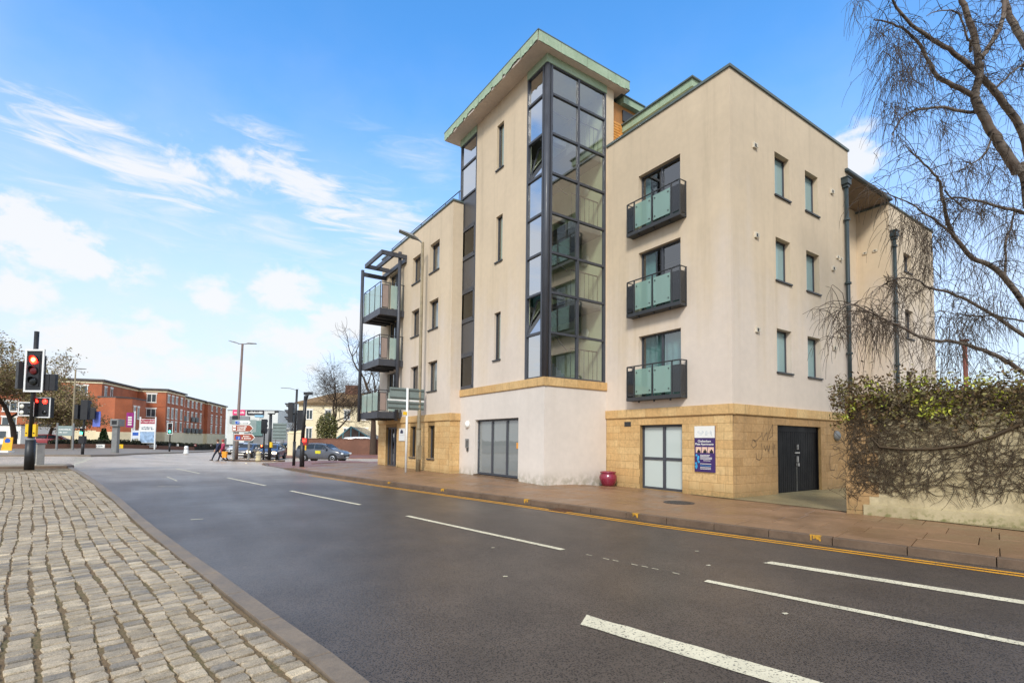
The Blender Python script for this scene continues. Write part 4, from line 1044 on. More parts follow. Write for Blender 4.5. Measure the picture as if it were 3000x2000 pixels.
# control cabinet behind it
p = spot(108, 20.5); t_ = thing('control_cabinet', 'pale grey signal control cabinet behind the red traffic signal', 'cabinet', (p.x, p.y, .36), FACE, local=True)
m = MB(); m.box((-.2, -.18, 0), (.2, .18, .84)); m.build('case', pm('cabinet_grey', S(186, 180, 170), .6), t_, bevel=.015); m = MB(); m.box((-.23, -.21, .84), (.23, .21, .89)); m.build('lid', M_GREY, t_); m = MB(); m.box((-.17, -.195, .06), (.17, -.181, .8)); m.build('door', M_GREY, t_)
# signal seen from behind, across the side road
def pole_signal(name, label, px, D, hpole, heads, extra=None, r=.06, lift=.12, group=None):
    p = spot(px, D); t_ = thing(name, label, 'traffic light', (p.x, p.y, p.z+lift), 0, group, local=True)
    m = MB(); m.tube([(0, 0, -.1), (0, 0, .9)], r*1.5, 12); m.tube([(0, 0, .9), (0, 0, hpole)], r, 10); m.build('pole', M_POLE, t_, smooth=True)
    for (dx, z, rz, lit, sc, bd, ln) in heads: signal_head(t_, (math.cos(FACE)*dx, math.sin(FACE)*dx, z), rz, lit, sc, bd, ln)
    return t_
RAG = ('r', 'a', 'g')
t_ = pole_signal('traffic_signal', 'black backed traffic signal with blue sign beside red brick flats, far left', 244, 34.5, 3.5, [(-.42, 2.4, FACE+2.9, None, 1.05, None, RAG), (.1, 2.35, FACE+3.3, None, 1.45, None, RAG), (.6, 2.4, FACE+3.5, None, .85, None, RAG), (-.13, 1.35, FACE+.2, 1, .7, None, ('r', 'g'))])
T = TF((*bx_(.68), 0), FACE); m = MB(); m.box((-.26, .2, 1.9), (.26, .22, 2.95)); T(m).build('blue_plate', pm('sign_blue', S(96, 112, 190), .5), t_)
m = MB(); m.box((-.2, -.1, .75), (.2, .1, 1.25)); TF((*bx_(-.05), 0), FACE)(m).build('button_box', M_BLACK, t_)
pole_signal('traffic_signal', 'green lit traffic signal with white border in front of the brick flats', 498, 54.6, 2.9, [(0, 2.0, FACE, 2, 1.0, M_WPL, RAG)])
t_ = pole_signal('traffic_signal', 'traffic signal seen from behind on the central refuge', 774, 44.5, 2.4, [(-.0, 2.3, FACE+3.1, None, 1.35, None, RAG), (-.2, .95, FACE+.3, 0, .55, None, ('r', 'g'))])
# two poles at the crossing near the flats
pA = spot(863, 29.4); t_ = thing('traffic_signal', 'traffic signal in side view with long visors, left of the crossing poles', 'traffic light', (pA.x, pA.y, zp(pA.x, pA.y)), 0, local=True)
m = MB(); m.tube([(0, 0, -.05), (0, 0, 1.4)], .085, 12); m.tube([(0, 0, 1.4), (.05, 0, 4.45)], .06, 10); m.build('pole', M_POLE, t_, smooth=True)
signal_head(t_, (*bx_(-.3), 2.5), FACE-1.45, None, 1.25, None); signal_head(t_, (*bx_(.38), 2.05), FACE+3.0, None, 1.25, None)
m = MB(); m.tube([(0, 0, 4.4), (*bx_(-.35), 4.5), (*bx_(-.9), 4.52)], .018, 6); m.build('bracket_arm', M_GREY, t_)
m = MB(); m.tube([(*bx_(-.3), 3.0), (0, 0, 3.0)], .03, 6); m.tube([(*bx_(.38), 2.4), (0, 0, 2.4)], .03, 6); m.build('bracket', M_POLE, t_)
m = MB(); m.box((-.08, -.06, .9), (.08, .06, 1.2)); TF((*bx_(.62), 0), FACE)(m).build('push_button_box', M_YBX, t_)
pB = spot(887, 27.4); t_ = thing('crossing_pole', 'black crossing pole with red figure box and camera on top', 'pole', (pB.x, pB.y, zp(pB.x, pB.y)), 0, local=True)
m = MB(); m.tube([(0, 0, -.05), (0, 0, 1.5)], .125, 12); m.tube([(0, 0, 1.5), (.08, 0, 3.85)], .09, 10); m.build('pole', M_POLE, t_, smooth=True)
T = TF((*bx_(.12), 0), FACE); m = MB(); m.box((-.13, -.1, 1.16), (.13, .12, 1.56)); b_ = T(m).build('figure_box', pm('red_box', S(150, 20, 20), .5), t_); m = MB(); m.box((-.09, -.115, 1.34), (.09, -.101, 1.5)); T(m).build('red_figure', M_RED_ON, b_)
T = TF((*bx_(.25), 0), FACE); m = MB(); m.box((-.25, -.08, 3.9), (.2, .08, 4.05)); m.tube([(-.1, 0, 3.7), (0, 0, 3.95)], .03, 6); m.lathe([(.06, 3.65), (.1, 3.8), (.06, 3.88)], (-.12, 0, 0), 10); T(m).build('camera_unit', M_BLACK, t_)
# refuge pole with a camera, stone bollard, yellow box
p = spot(791, 43.6); t_ = thing('camera_pole', 'dark pole with small camera on the central refuge', 'pole', (p.x, p.y, p.z+.12), 0, local=True)
m = MB(); m.tube([(0, 0, -.1), (0, 0, 3.95)], [.14, .12], 10); m.build('pole', M_POLE, t_, smooth=True); m = MB(); m.box((-.2, -.15, 3.95), (.3, .15, 4.05)); m.tube([(.3, 0, 4.0), (.45, 0, 4.15)], .04, 6); m.box((.35, -.1, 4.1), (.65, .1, 4.25)); TF((0, 0, 0), FACE)(m).build('camera_unit', M_BLACK, t_)
m = MB(); m.box((-.02, -.12, 1.1), (.16, .12, 1.55)); TF((*bx_(.06), 0), FACE)(m).build('push_button_box', M_YBX, t_)
M_STB = pm('stone_bollard', S(190, 176, 140), .8, .2, 3)
for px, D, lab, h in ((759, 43.0, 'stone bollard on central refuge beside the direction sign', .8), (547, 52, 'white bollard beyond the junction in front of hedge', .8)):
    p = spot(px, D); t_ = thing('bollard', lab, 'bollard', (p.x, p.y, p.z+.1), 0, local=True)
    m = MB(); m.lathe([(.24, -.05), (.24, .1), (.2, .14), (.19, h-.15), (.14, h-.02), (.03, h)], (0, 0, 0), 14); m.build('post', M_STB if px > 600 else M_WPL, t_, smooth=True); m = MB(); m.lathe([(.205, h*.6), (.205, h*.68)], (0, 0, 0), 14); m.build('band', M_GREY, t_)
# brown and grey direction sign
M_BRN = pm('tourist_brown', S(150, 62, 34), .5, .1); M_SGREY = pm('sign_grey', S(132, 146, 142), .5, .08); M_BLUE = pm('parking_blue', S(40, 90, 180), .5); M_LET = pm('sign_white', S(232, 230, 222), .5, .04); M_LGREY = pm('lettering_grey', S(120, 130, 140), .6)
p = spot(709, 43.2); ds = thing('direction_sign', 'brown and grey arrow direction sign on two posts at the central refuge', 'road sign', (p.x, p.y, p.z+.12), FACE, local=True)
D_ = 43.2; kx_ = D_/1477.4
def sxz(px, py): return ((px-709)*kx_, zat(709, py, D_)-p.z-.12)
for px in (687, 731): x, _ = sxz(px, 0); m = MB(); m.box((x-.1, -.05, -.1), (x+.06, .05, 3.2)); m.build('post', M_GREY, ds)
def plate(px0, py0, px1, py1, mat, y, name='plate', arrow=0.0):
    x0, z1 = sxz(px0, py0); x1, z0 = sxz(px1, py1); m = MB(); zc = (z0+z1)/2
    pts = [(x0, z0), (x1-arrow, z0), (x1, zc), (x1-arrow, z1), (x0, z1)] if arrow else [(x0, z0), (x1, z0), (x1, z1), (x0, z1)]
    n = len(pts); m.add([(a, y, b) for a, b in pts]+[(a, y+.02, b) for a, b in pts], [tuple(range(n)), tuple(range(n, 2*n))[::-1]]+[(i, (i+1) % n, n+(i+1) % n, n+i) for i in range(n)]); return m.build(name, mat, ds)
plate(680, 1229, 751, 1265, M_SGREY, -.09); plate(689, 1231.5, 735, 1242.5, M_LET, -.12, arrow=.15)
plate(681, 1244, 743.5, 1264, M_LET, -.118, arrow=.25); plate(682.5, 1245.4, 741.5, 1262.6, M_BRN, -.14, arrow=.24); plate(687, 1270.5, 749, 1290.5, M_LET, -.118, arrow=.25); plate(688.5, 1272, 747, 1289, M_BRN, -.14, arrow=.24)
plate(680, 1218, 697, 1228.5, M_BLACK, -.12)
for a in ((690.5, 1233, 702.5, 1241.5), (694, 1277.5, 706.5, 1287)): plate(*a, M_BLUE, -.16)
for px, py, s in ((698, 1240.5, .24), (701.5, 1286, .24)):
    x, z = sxz(px, py); text_mb('P', s, (x-.02, -.163, z), (1, 0, 0), (0, 0, 1)).build('lettering', M_LET, ds)
rl = random.Random(2)
def word_bars(parent, x0, x1, z, h, y, mat):
    """lettering too small to read: a run of short strokes"""
    m = MB(); x = x0
    while x < x1:
        w = rl.uniform(.5, .9)*h; hh = h*rl.choice((.7, .7, 1.0)); m.box((x, y, z), (min(x+w, x1), y+.004, z+hh)); x += w+h*.28
        if rl.random() < .12: x += h*.6
    o = m.build('lettering', mat, parent); o['kind'] = 'stuff'; return o
for px0, px1, py, h, mt in ((705, 727, 1240.5, .1, M_LGREY), (697, 724, 1251, .11, M_LET), (697, 722, 1256, .11, M_LET), (697, 720, 1261, .11, M_LET), (715, 733, 1279, .11, M_LET), (711, 740, 1285, .13, M_LET)):
    x0, z = sxz(px0, py); x1, _ = sxz(px1, py); word_bars(ds, x0, x1, z, h, -.146 if mt is M_LET else -.126, mt)
for px, py in ((684.5, 1252), (684.5, 1260)): x, z = sxz(px, py); m = MB(); m.box((x, -.15, z), (x+.24, -.141, z+.16)); m.build('pictogram', M_LET, ds)
# street lamps
def head_lamp(parent, a, b, w, th=.09):
    m = MB(); a, b = Vector(a), Vector(b); d = (b-a).normalized(); n = Vector((-d.y, d.x, 0)).normalized(); q = []
    for p_, s_, h_ in ((a, .35, .06), (a.lerp(b, .3), 1.0, th), (b, .9, .04)): q += [p_+n*(w*s_/2), p_-n*(w*s_/2), p_-n*(w*s_/2)+Vector((0, 0, h_)), p_+n*(w*s_/2)+Vector((0, 0, h_))]
    m.add(q, [(0, 1, 2, 3), (8, 11, 10, 9)]+[(i+4*k, (i+1) % 4+4*k, (i+1) % 4+4*k+4, i+4*k+4) for k in (0, 1) for i in range(4)]); h = m.build('lamp_head', M_GREY, parent)
    m = MB(); q = [a.lerp(b, .35)+n*w*.38, a.lerp(b, .35)-n*w*.38, a.lerp(b, .95)-n*w*.34, a.lerp(b, .95)+n*w*.34]; m.add([v-Vector((0, 0, .012)) for v in q], [(0, 1, 2, 3)]); m.build('lens', M_SGREY, h)
M_LPOST = pm('weathered_post', S(140, 126, 100), .7, .25, 3, streak=.25)
lx, ly = 8.74, 20.1; lz = zp(lx, ly)
t_ = thing('street_lamp', 'tall weathered street lamp with flat head in front of the left wing', 'street lamp', (lx, ly, lz), 0, local=True)
m = MB(); m.tube([(0, 0, -.05), (0, 0, 1.75)], .105, 14); m.tube([(0, 0, 1.75), (0, 0, 1.85), (0, 0, 9.9)], [.1, .075, .06], 12); m.build('post', M_LPOST, t_, smooth=True)
m = MB(); m.tube([(0, 0, 9.85), (-.12, .04, 9.96), (-.22, .06, 9.99)], .035, 8); m.build('arm', M_GREY, t_); head_lamp(t_, (-.18, .05, 9.97), (-.98, .28, 10.25), .34); m = MB(); m.box((-.09, -.12, .5), (.09, -.095, 1.1)); m.build('access_door', M_LPOST, t_)
p = spot(697, 44.2); t_ = thing('street_lamp', 'tall twin arm street lamp rising above the direction sign', 'street lamp', (p.x, p.y, p.z+.1), FACE, local=True)
m = MB(); m.tube([(-.1, 0, -.1), (-.08, 0, 1.6), (-.08, 0, 1.7), (.1, 0, 10.2)], [.16, .16, .13, .09], 12); m.build('post', pm('brown_post', S(116, 98, 90), .6, .15), t_, smooth=True)
for s_ in (-1, 1): m = MB(); m.tube([(.1, 0, 10.15), (.1+.4*s_, 0, 10.2)], .04, 6); m.build('arm', M_GREY, t_); head_lamp(t_, (.1+.35*s_, 0, 10.18), (.1+1.2*s_, .0, 10.42 if s_ < 0 else 10.2), .3)
for px, D, h, sgn, lab in ((211, 50, 8.0, 1, 'single arm street lamp before the nearest brick block'),):
    p = spot(px, D); t_ = thing('street_lamp', lab, 'street lamp', (p.x, p.y, p.z), FACE, local=True); m = MB(); m.tube([(0, 0, -.1), (0, 0, h)], [.1, .06], 8); m.build('post', M_LPOST if px < 300 else M_GREY, t_, smooth=True); head_lamp(t_, (.05*sgn, 0, h), (1.0*sgn, 0, h+.02), .25)
# back of a road sign beside the lamp
sx_, sy_ = 8.15, 20.0; sz_ = zp(sx_, sy_)
t_ = thing('road_sign', 'road sign seen from behind, two grey panels on white post by left wing', 'road sign', (sx_, sy_, sz_), 0, local=True)
m = MB(); m.tube([(0, 0, -.05), (0, 0, 3.52)], .05, 12); m.build('post', M_WPL, t_, smooth=True)
for z0, z1, xa, xb, n in ((3.03, 3.52, -.76, .78, 0), (2.6, 2.96, -.84, .78, 1)):
    m = MB(); m.box((xa, .055, z0), (xb, .065, z1)); pn = m.build('panel', M_SIGNBK, t_)
    for z in (z0+.06, z1-.1): m = MB(); m.box((xa+.02, .02, z), (xb-.02, .054, z+.045)); m.build('stiffener', pm('channel_grey', S(92, 100, 96), .5), pn)
m = MB(); m.box((-.84, .04, 2.965), (.78, .06, 3.025)); m.build('white_strip', M_WPL, t_); m = MB(); m.box((-.2, -.06, 2.38), (-.03, -.05, 2.52)); m.build('yellow_tag', M_YBX, t_)
# signboard, small house sign, wall lamp, entry phone, alarm on the flats
sgn = thing('sign_board', 'tall purple and white apartment sign board on golden stone wall', 'sign', (XW, 8.6, .76))
Lx = XW-.03
m = MB(); m.box((Lx, 8.275, .765), (XW-.003, 8.915, 2.03)); m.build('board', pm('sign_purple', S(62, 40, 98), .4, .1), sgn)
m = MB(); m.box((Lx-.003, 8.275, 1.705), (Lx-.0005, 8.915, 2.03)); m.build('white_header', M_LET, sgn)
def wtxt(s, size, y, z, mat, align='CENTER', x=Lx-.004, bold=0.0): text_mb(s, size, (x, y, z), (0, -1, 0), (0, 0, 1), align, bold=bold).build('lettering', mat, sgn)
wtxt('Cheltenham', .085, 8.6, 1.585, M_LET, bold=.002); wtxt('Plaza Apartments', .082, 8.6, 1.505, M_LET, bold=.002)
for i, (a, b) in enumerate(((8.875, 8.705), (8.685, 8.505), (8.485, 8.305))):
    m = MB(); m.box((Lx-.003, b, 1.29), (Lx-.001, a, 1.45)); ph = m.build('photo_print', pm('print_warm', S(226, 190, 168), .5, .3, 25), sgn)
    m = MB(); m.box((Lx-.004, b+.02, 1.29), (Lx-.0032, a-.05, 1.35)); m.box((Lx-.004, b+.05, 1.35), (Lx-.0032, b+.09, 1.39)); m.build('print_dark', M_BLACK, ph)
M_CY = pm('print_cyan', S(60, 160, 210), .5)
for i, (z, w) in enumerate([(1.22, .3), (1.185, .26), (1.15, .36), (1.115, .34), (1.07, .2), (.98, .32), (.93, .34), (.88, .3), (.84, .32)]):
    m = MB(); y = 8.73 if i not in (4,) else 8.63; e = y-w
    while y > e: q = rl.uniform(.012, .03); m.box((Lx-.003, y-q, z), (Lx-.001, y, z+.018)); y -= q+.007
    o = m.build('lettering', [M_LET, M_CY][i in (6,)], sgn); o['kind'] = 'stuff'
m = MB()
for i in range(9): m.lathe([(rl.uniform(.02, .05), -.003), (.01, -.0035)], (Lx, 8.83+rl.uniform(-.05, .05), .86+i*.045), 10, 'x')
o = m.build('cyan_motif', M_CY, sgn); o['kind'] = 'stuff'
m = MB()
for i in range(14): y = 8.85-.036*i; m.box((Lx-.0045, y-.02, 1.8+.04*math.sin(i*1.3)), (Lx-.0035, y, 1.815+.09*abs(math.sin(i*.9))))
o = m.build('faded_emblem', pm('faded_grey', S(196, 200, 202), .6), sgn); o['kind'] = 'stuff'
t_ = thing('wall_sign', 'small white sign with dark house emblem beside the street door', 'sign', (XL, 22.9, 1.5)); m = MB(); m.box((XL-.03, 22.55, 1.78), (XL-.004, 23.28, 2.1)); m.box((XL-.03, 22.55, 1.5), (XL-.004, 23.28, 1.775)); m.build('board', M_WPL, t_)
m = MB(); m.add([(XL-.033, y, z) for y, z in ((23.1, 1.86), (22.75, 1.86), (22.75, 1.95), (22.92, 2.06), (23.1, 1.95))], [(0, 1, 2, 3, 4)]); m.build('emblem', pm('navy', S(40, 48, 80), .5), t_)
m = MB(); m.lathe([(.14, 0), (.14, -.05), (.1, -.1), (.02, -.12)], (XT, 17.3, 2.18), 18, 'x'); o = m.build('wall_lamp', pm('opal_white', S(240, 238, 230), .35, .04), None, smooth=True); tag(o, 'round white bulkhead lamp on wall left of the entrance', 'lamp')
t_ = thing('entry_phone', 'grey entry phone panel on wall beside the glazed entrance', 'intercom', (XT, 17.3, 1.2)); m = MB(); m.box((XT-.05, 17.2, 1.28), (XT-.002, 17.42, 1.62)); m.build('case', M_GREY, t_); m = MB(); m.box((XT-.056, 17.23, 1.32), (XT-.051, 17.3, 1.56)); m.build('button_panel', M_DARK, t_); m = MB(); m.box((XT-.05, 17.22, 1.14), (XT-.002, 17.32, 1.27)); m.build('reader', M_DARK, t_)
m = MB(); m.lathe([(.17, 0), (.17, -.03), (.15, -.08), (.08, -.12), (.02, -.13)], (18.0, YC, 1.85), 20, 'y'); o = m.build('security_lamp', M_GREY, None, smooth=True); tag(o, 'round grey security lamp on side wall beside ivy', 'lamp')
# glazed pot
t_ = thing('plant_pot', 'glossy maroon round plant pot on pavement against stone wall', 'plant pot', (11.9, 12.0, zp(11.9, 12.0)), 0, local=True)
M_POT = pm('maroon_glaze', S(126, 34, 54), .22, .18, 3, coat=.5)
m = MB(); m.lathe([(.17, 0), (.2, .01), (.245, .1), (.285, .22), (.29, .29), (.27, .36), (.235, .41), (.25, .425), (.262, .44), (.26, .47), (.235, .475), (.21, .45), (.2, .36), (.02, .34)], (0, 0, 0), 32); m.build('bowl', M_POT, t_, smooth=True); m = MB(); m.lathe([(.22, .375), (.02, .385)], (0, 0, 0), 20); m.build('soil', M_DIRT, t_)
# graffiti on the side wall
def on_side(x, y):
    d = ray(2100+x/3.92, 1100+y/3.92); k = (YC-.004)/d.y; return Vector((d.x*k, YC-.004, CAM_H+d.z*k))
gr = [[(410,735),(400,800),(420,830),(455,800),(450,745),(420,735),(440,760),(480,720),(510,690),(520,650)], [(520,650),(530,740),(550,690),(575,650),(580,740),(610,640),(640,560),(640,690),(600,720)],
      [(510,780),(520,850),(515,940),(490,970),(455,955),(450,890)], [(540,800),(560,860),(575,800),(590,870),(605,800),(600,890)], [(645,770),(650,905)], [(660,790),(662,830)], [(1300,890),(1290,1000),(1300,1080),(1350,1080),(1360,1020)], [(1330,830),(1360,850),(1400,820),(1420,900)]]
t_ = thing('graffiti', 'grey scrawled graffiti on stone wall beside the black gate', 'graffiti', (13.6, YC, 1.2)); M_GRAF = pm('graffiti_grey', S(92, 78, 62), .9, .3, 30)
for ln in gr:
    m = MB(); pts = [on_side(*q) for q in ln]
    for a, b in zip(pts, pts[1:]):
        d = (b-a).normalized(); n = Vector((-d.z, 0, d.x))*.008; a2, b2 = a-d*.008, b+d*.008; m.add([a2-n, b2-n, b2+n, a2+n], [(0, 1, 2, 3)])
    o = m.build('stroke', M_GRAF, t_); o.location.y -= .002*gr.index(ln)
# ================================================================== buildings and walls beyond the junction
def brick_mat(name, a, b, sc=1.0):
    t = NT(name); p = t.pos(); bk = t.n('ShaderNodeTexBrick')
    mp = t.n('ShaderNodeMapping'); t.l(p, mp.inputs[0]); mp.inputs['Rotation'].default_value = (R(90), 0, R(17)); t.l(mp.outputs[0], bk.inputs['Vector'])
    bk.inputs['Scale'].default_value = 4.4*sc; bk.inputs['Color1'].default_value = (*a, 1); bk.inputs['Color2'].default_value = (*b, 1); bk.inputs['Mortar'].default_value = (*S(150, 110, 90), 1); bk.inputs['Mortar Size'].default_value = .012
    n = t.noise(p, .5, 4); t.col(t.mix(1.0, bk.outputs[0], t.gray(t.ramp(n, .3, .7, .85, 1.12)), 'MULTIPLY')); t.set(Roughness=.85); return t.m
M_BRK = brick_mat('red_brick', S(184, 104, 66), S(170, 92, 58)); M_BRKW = brick_mat('old_brick', S(122, 84, 66), S(104, 72, 58))
M_CREAM = pm('cream_paint', S(226, 212, 176), .8, .08, 1); M_WFR = pm('white_frame', S(236, 232, 222), .5, .04); M_DPANE = pm('far_pane', S(70, 80, 84), .12, .2, 1.5, spec=.8); M_SLATE = pm('slate_roof', S(84, 80, 78), .7, .2, 1)
M_TILE = pm('clay_tiles', S(132, 104, 68), .8, .3, .8, .4, 6); M_RETW = pm('retail_white', S(214, 214, 208), .7, .06, .5); M_RETG = pm('retail_grey', S(136, 138, 140), .6, .1, .5)
UB, VB = Vector((.292, .956, 0)), Vector((.956, -.292, 0))
class FW:
    """a far wall: origin, direction along it, outward normal"""
    def __init__(s, o, u, n): s.o, s.u, s.n = Vector(o), Vector(u), Vector(n)
    def p(s, a, z, d=0.0): q = s.o+s.u*a+s.n*d; return (q.x, q.y, z)
    def box(s, m, a, b, z0, z1, d0, d1):
        v = [s.p(x, z, d) for z in (z0, z1) for x, d in ((a, d0), (b, d0), (b, d1), (a, d1))]
        m.add(v, [(0, 3, 2, 1), (4, 5, 6, 7), (0, 1, 5, 4), (1, 2, 6, 5), (2, 3, 7, 6), (3, 0, 4, 7)])
def far_win(par, fw, a, b, z0, z1, lintel=True, mull=1, frame=None, pane=None):
    m = MB(); e = .09; fr = frame or M_WFR
    fw.box(m, a, a+e, z0, z1, -.02, .06); fw.box(m, b-e, b, z0, z1, -.02, .06); fw.box(m, a+e, b-e, z1-e, z1, -.02, .059); fw.box(m, a+e, b-e, z0, z0+e, -.02, .059)
    for k in range(1, mull+1): c = a+(b-a)*k/(mull+1); fw.box(m, c-.05, c+.05, z0+e, z1-e, -.02, .058)
    w = m.build('window', fr, par); m = MB(); m.quad(fw.p(a+e, z0+e, .02), fw.p(b-e, z0+e, .02), fw.p(b-e, z1-e, .02), fw.p(a+e, z1-e, .02)); m.build('pane', pane or M_DPANE, w)
    if lintel: m = MB(); fw.box(m, a-.15, b+.15, z1, z1+.22, -.02, .08); m.build('lintel', M_WFR, w); m = MB(); fw.box(m, a-.1, b+.1, z0-.1, z0, -.02, .1); m.build('sill', M_WFR, w)
    return w
def brick_block(label, corner, wide, deep, zt, front, side, zb=-.6, pz=2.5):
    """corner is the near corner; front runs back along -VB, side runs away along UB"""
    c = Vector(corner); t_ = thing('brick_apartment_block', label, 'building', (c.x, c.y, 0), 0, 'red brick apartment blocks')
    FR = FW(c, -VB, -UB); SD = FW(c, UB, VB)
    q = [c, c-VB*wide, c-VB*wide+UB*deep, c+UB*deep]
    m = MB(); m.prism([(v.x, v.y) for v in q], pz, zt); m.build('wall', M_BRK, t_); m = MB(); k = .06
    q2 = [c+VB*k-UB*k, c-VB*wide-UB*k, c-VB*wide+UB*deep, c+UB*deep+VB*k]
    m.prism([(v.x, v.y) for v in q2], zb, pz); m.build('plinth', M_CREAM, t_)
    for z0, z1, k, mt, nm in ((zt-.42, zt-.12, .12, M_CREAM, 'cornice'), (zt, zt+.28, .4, M_SLATE, 'roof'), (zt-3.25, zt-3.05, .05, M_BRK, 'string_course')):
        q2 = [c+VB*k-UB*k, c-VB*(wide+k)-UB*k, c-VB*(wide+k)+UB*(deep+k), c+UB*(deep+k)+VB*k]; m = MB(); m.prism([(v.x, v.y) for v in q2], z0, z1); m.build(nm, mt, t_)
    for w in front: far_win(t_, FR, *w)
    for w in side: far_win(t_, SD, *w)
    return t_, FR, SD
rows3 = ((8.3, 9.7), (5.2, 7.2), (2.7, 4.6))
A, FRA, SDA = brick_block('nearest red brick block of flats at far left, behind twiggy tree', (-9.84, 106.2, 0), 16, 14, 10.6,
    [(a, a+1.9, z0, z1) for a in (1.9, 6.4, 11) for z0, z1 in ((8.25, 9.75), (5.3, 6.9), (2.9, 4.4))], [(.9, 1.7, 8.1, 9.7, True, 0), (3, 3.8, 8.1, 9.7, True, 0)])
m = MB(); ca = Vector((-9.84, 106.2, 0)); pts = [ca-VB*.3-UB*.5, ca+VB*2.4-UB*1.2, ca+VB*4.2+UB*.4, ca+VB*4.2+UB*6, ca-VB*.3+UB*6]; m.prism([(v.x, v.y) for v in pts], 2.3, 7.9); m.build('bay', M_BRK, A)
m = MB(); pts = [p_+(p_-ca).normalized()*.1 for p_ in pts]; m.prism([(v.x, v.y) for v in pts], 7.9, 8.1); m.build('bay_roof', M_SLATE, A); m = MB(); m.prism([(v.x, v.y) for v in pts], -.5, 2.3); m.build('bay_plinth', M_CREAM, A)
FB = FW(ca+VB*4.2+UB*.6, UB, VB)
for a in (.4, 1.9): far_win(A, FB, a, a+.8, 4.6, 6.6, True, 0)
B_, FRB, SDB = brick_block('second red brick block of flats, corner behind the for sale board', (-1.21, 118.5, 0), 14, 11, 10.6, [(1.6, 3.2, 8.2, 9.8), (1.6, 3.2, 5.4, 6.95), (1.6, 3.2, 2.7, 4.2), (9.6, 11.2, 8.2, 9.4)],
    [(a, a+1.15, z0, z1, True, 0) for a in (.8, 3.1, 5.4, 8.4) for z0, z1 in rows3])
cC = Vector((-1.21, 118.5, 0))+UB*11-VB*.8
C_, FRC, SDC = brick_block('third red brick block of flats with dark railed balconies', cC, 10, 18, 10.35, [], [(a, a+1.2, z0, z1, True, 0) for a in (1.6, 4.6, 7.6, 10.6, 14.2) for z0, z1 in rows3])
for a, z in ((1.2, 5.2), (7.2, 5.2), (10.2, 5.2), (1.0, 2.6), (4.2, 2.6), (7.4, 2.6), (10.4, 2.6), (13.6, 2.6)):
    m = MB(); SDC.box(m, a, a+2.1, z, z+1.0, .3, .34); SDC.box(m, a, a+2.1, z-.08, z, .0, .34); m.build('balcony', M_DARK, C_)
cD = cC+UB*18+VB*.7
brick_block('farthest red brick block of flats, beside the retail unit', cD, 10, 18, 10.2, [], [(a, a+1.4, z0, z1, True, 0) for a in (3.0, 7.5, 12) for z0, z1 in rows3])
# retail unit with signs
def face_block(name, label, cat, px0, px1, D, zt, mat, depth=20, zb=-1, group=None):
    a, b = at(px0, 1282, D), at(px1, 1282, D); u = Vector((b.x-a.x, b.y-a.y, 0)); L = u.length; u.normalize(); n = Vector((u.y, -u.x, 0))
    t_ = thing(name, label, cat, (a.x, a.y, 0), 0, group); fw = FW((a.x, a.y, 0), u, n); m = MB(); fw.box(m, 0, L, zb, zt, -depth, 0); m.build('wall', mat, t_); return t_, fw, L
t_, fw, L = face_block('retail_unit', 'pale retail building with pink and black shop signs behind the direction sign', 'building', 664, 812, 160, 10.3, M_RETW)
def zD(py, D, px=740): return at(px, py, D).z
kk = 160/1477.4
for px0, py0, px1, py1, mt in ((680, 1200, 716, 1216, pm('sign_pink', S(226, 70, 120), .5)), (722, 1201, 771, 1214.5, pm('sign_black', S(40, 34, 44), .5)), (745, 1215, 770, 1221, pm('sign_sky', S(150, 196, 220), .5)), (672, 1219, 730, 1240, M_RETG), (733, 1222, 760, 1240, M_RETW)):
    m = MB(); fw.box(m, (px0-664)*kk, (px1-664)*kk, zD(py1, 160), zD(py0, 160), .02, .3); s_ = m.build('sign_panel' if mt not in (M_RETG, M_RETW) else 'cladding', mt, t_)
    if mt not in (M_RETG, M_RETW, MATS['sign_sky']):
        x = (px0-664)*kk+.5; m = MB(); zc = (zD(py0, 160)+zD(py1, 160))/2
        while x < (px1-664)*kk-.5: w = rl.uniform(.16, .34); fw.box(m, x, x+w, zc-.3, zc+rl.choice((.15, .15, .35)), .301, .32); x += w+.12
        o = m.build('lettering', M_LET, s_); o['kind'] = 'stuff'
m = MB(); fw.box(m, 0, L, 10.3, 10.5, -20, .15); m.build('parapet', M_RETG, t_); m = MB(); fw.box(m, L*.35, L*.9, -1, 3.2, .0, .12); m.build('shopfront', M_DPANE, t_)
t_, fw, L = face_block('low_retail_building', 'low grey building end with teal stripe beyond the waiting cars', 'building', 742, 850, 140, 4.2, M_RETG)
m = MB(); fw.box(m, 0, 2.6, 2.2, 6.4, .01, .4); m.build('teal_panel', pm('teal_cladding', S(110, 140, 136), .6), t_); m = MB(); fw.box(m, 0, L, 4.2, 4.4, -20, .2); m.build('parapet', M_RETW, t_)
# cream house with tiled roof
t_, fw, L = face_block('cream_house', 'cream house with orange tiled roof and brick chimney behind bare trees', 'house', 872, 1110, 95, 8.4, M_CREAM, 14)
m = MB(); e0, e1 = -.5, L+.5; v = [fw.p(e0, 8.4, .5), fw.p(e1, 8.4, .5), fw.p(e1, 8.4, -14.5), fw.p(e0, 8.4, -14.5), fw.p(4.6, 10.9, -6.5), fw.p(L-3, 10.9, -6.5)]; m.add(v, [(0, 1, 5, 4), (1, 2, 5), (2, 3, 4, 5), (3, 0, 4), (0, 3, 2, 1)]); rf_ = m.build('roof', M_TILE, t_)
m = MB(); fw.box(m, 7.0, 9.4, 9.6, 12.3, -6.5, -5.2); m.build('chimney', M_BRKW, rf_); m = MB(); fw.box(m, -.55, L+.55, 8.05, 8.4, .01, .6); m.build('eaves', pm('eaves_brown', S(112, 92, 62), .8), t_)
for a in (1.5, 5.0, 8.6, 12.0): far_win(t_, fw, a, a+1.2, 5.2, 7.0, True, 1); far_win(t_, fw, a, a+1.2, 1.6, 3.6, True, 1)
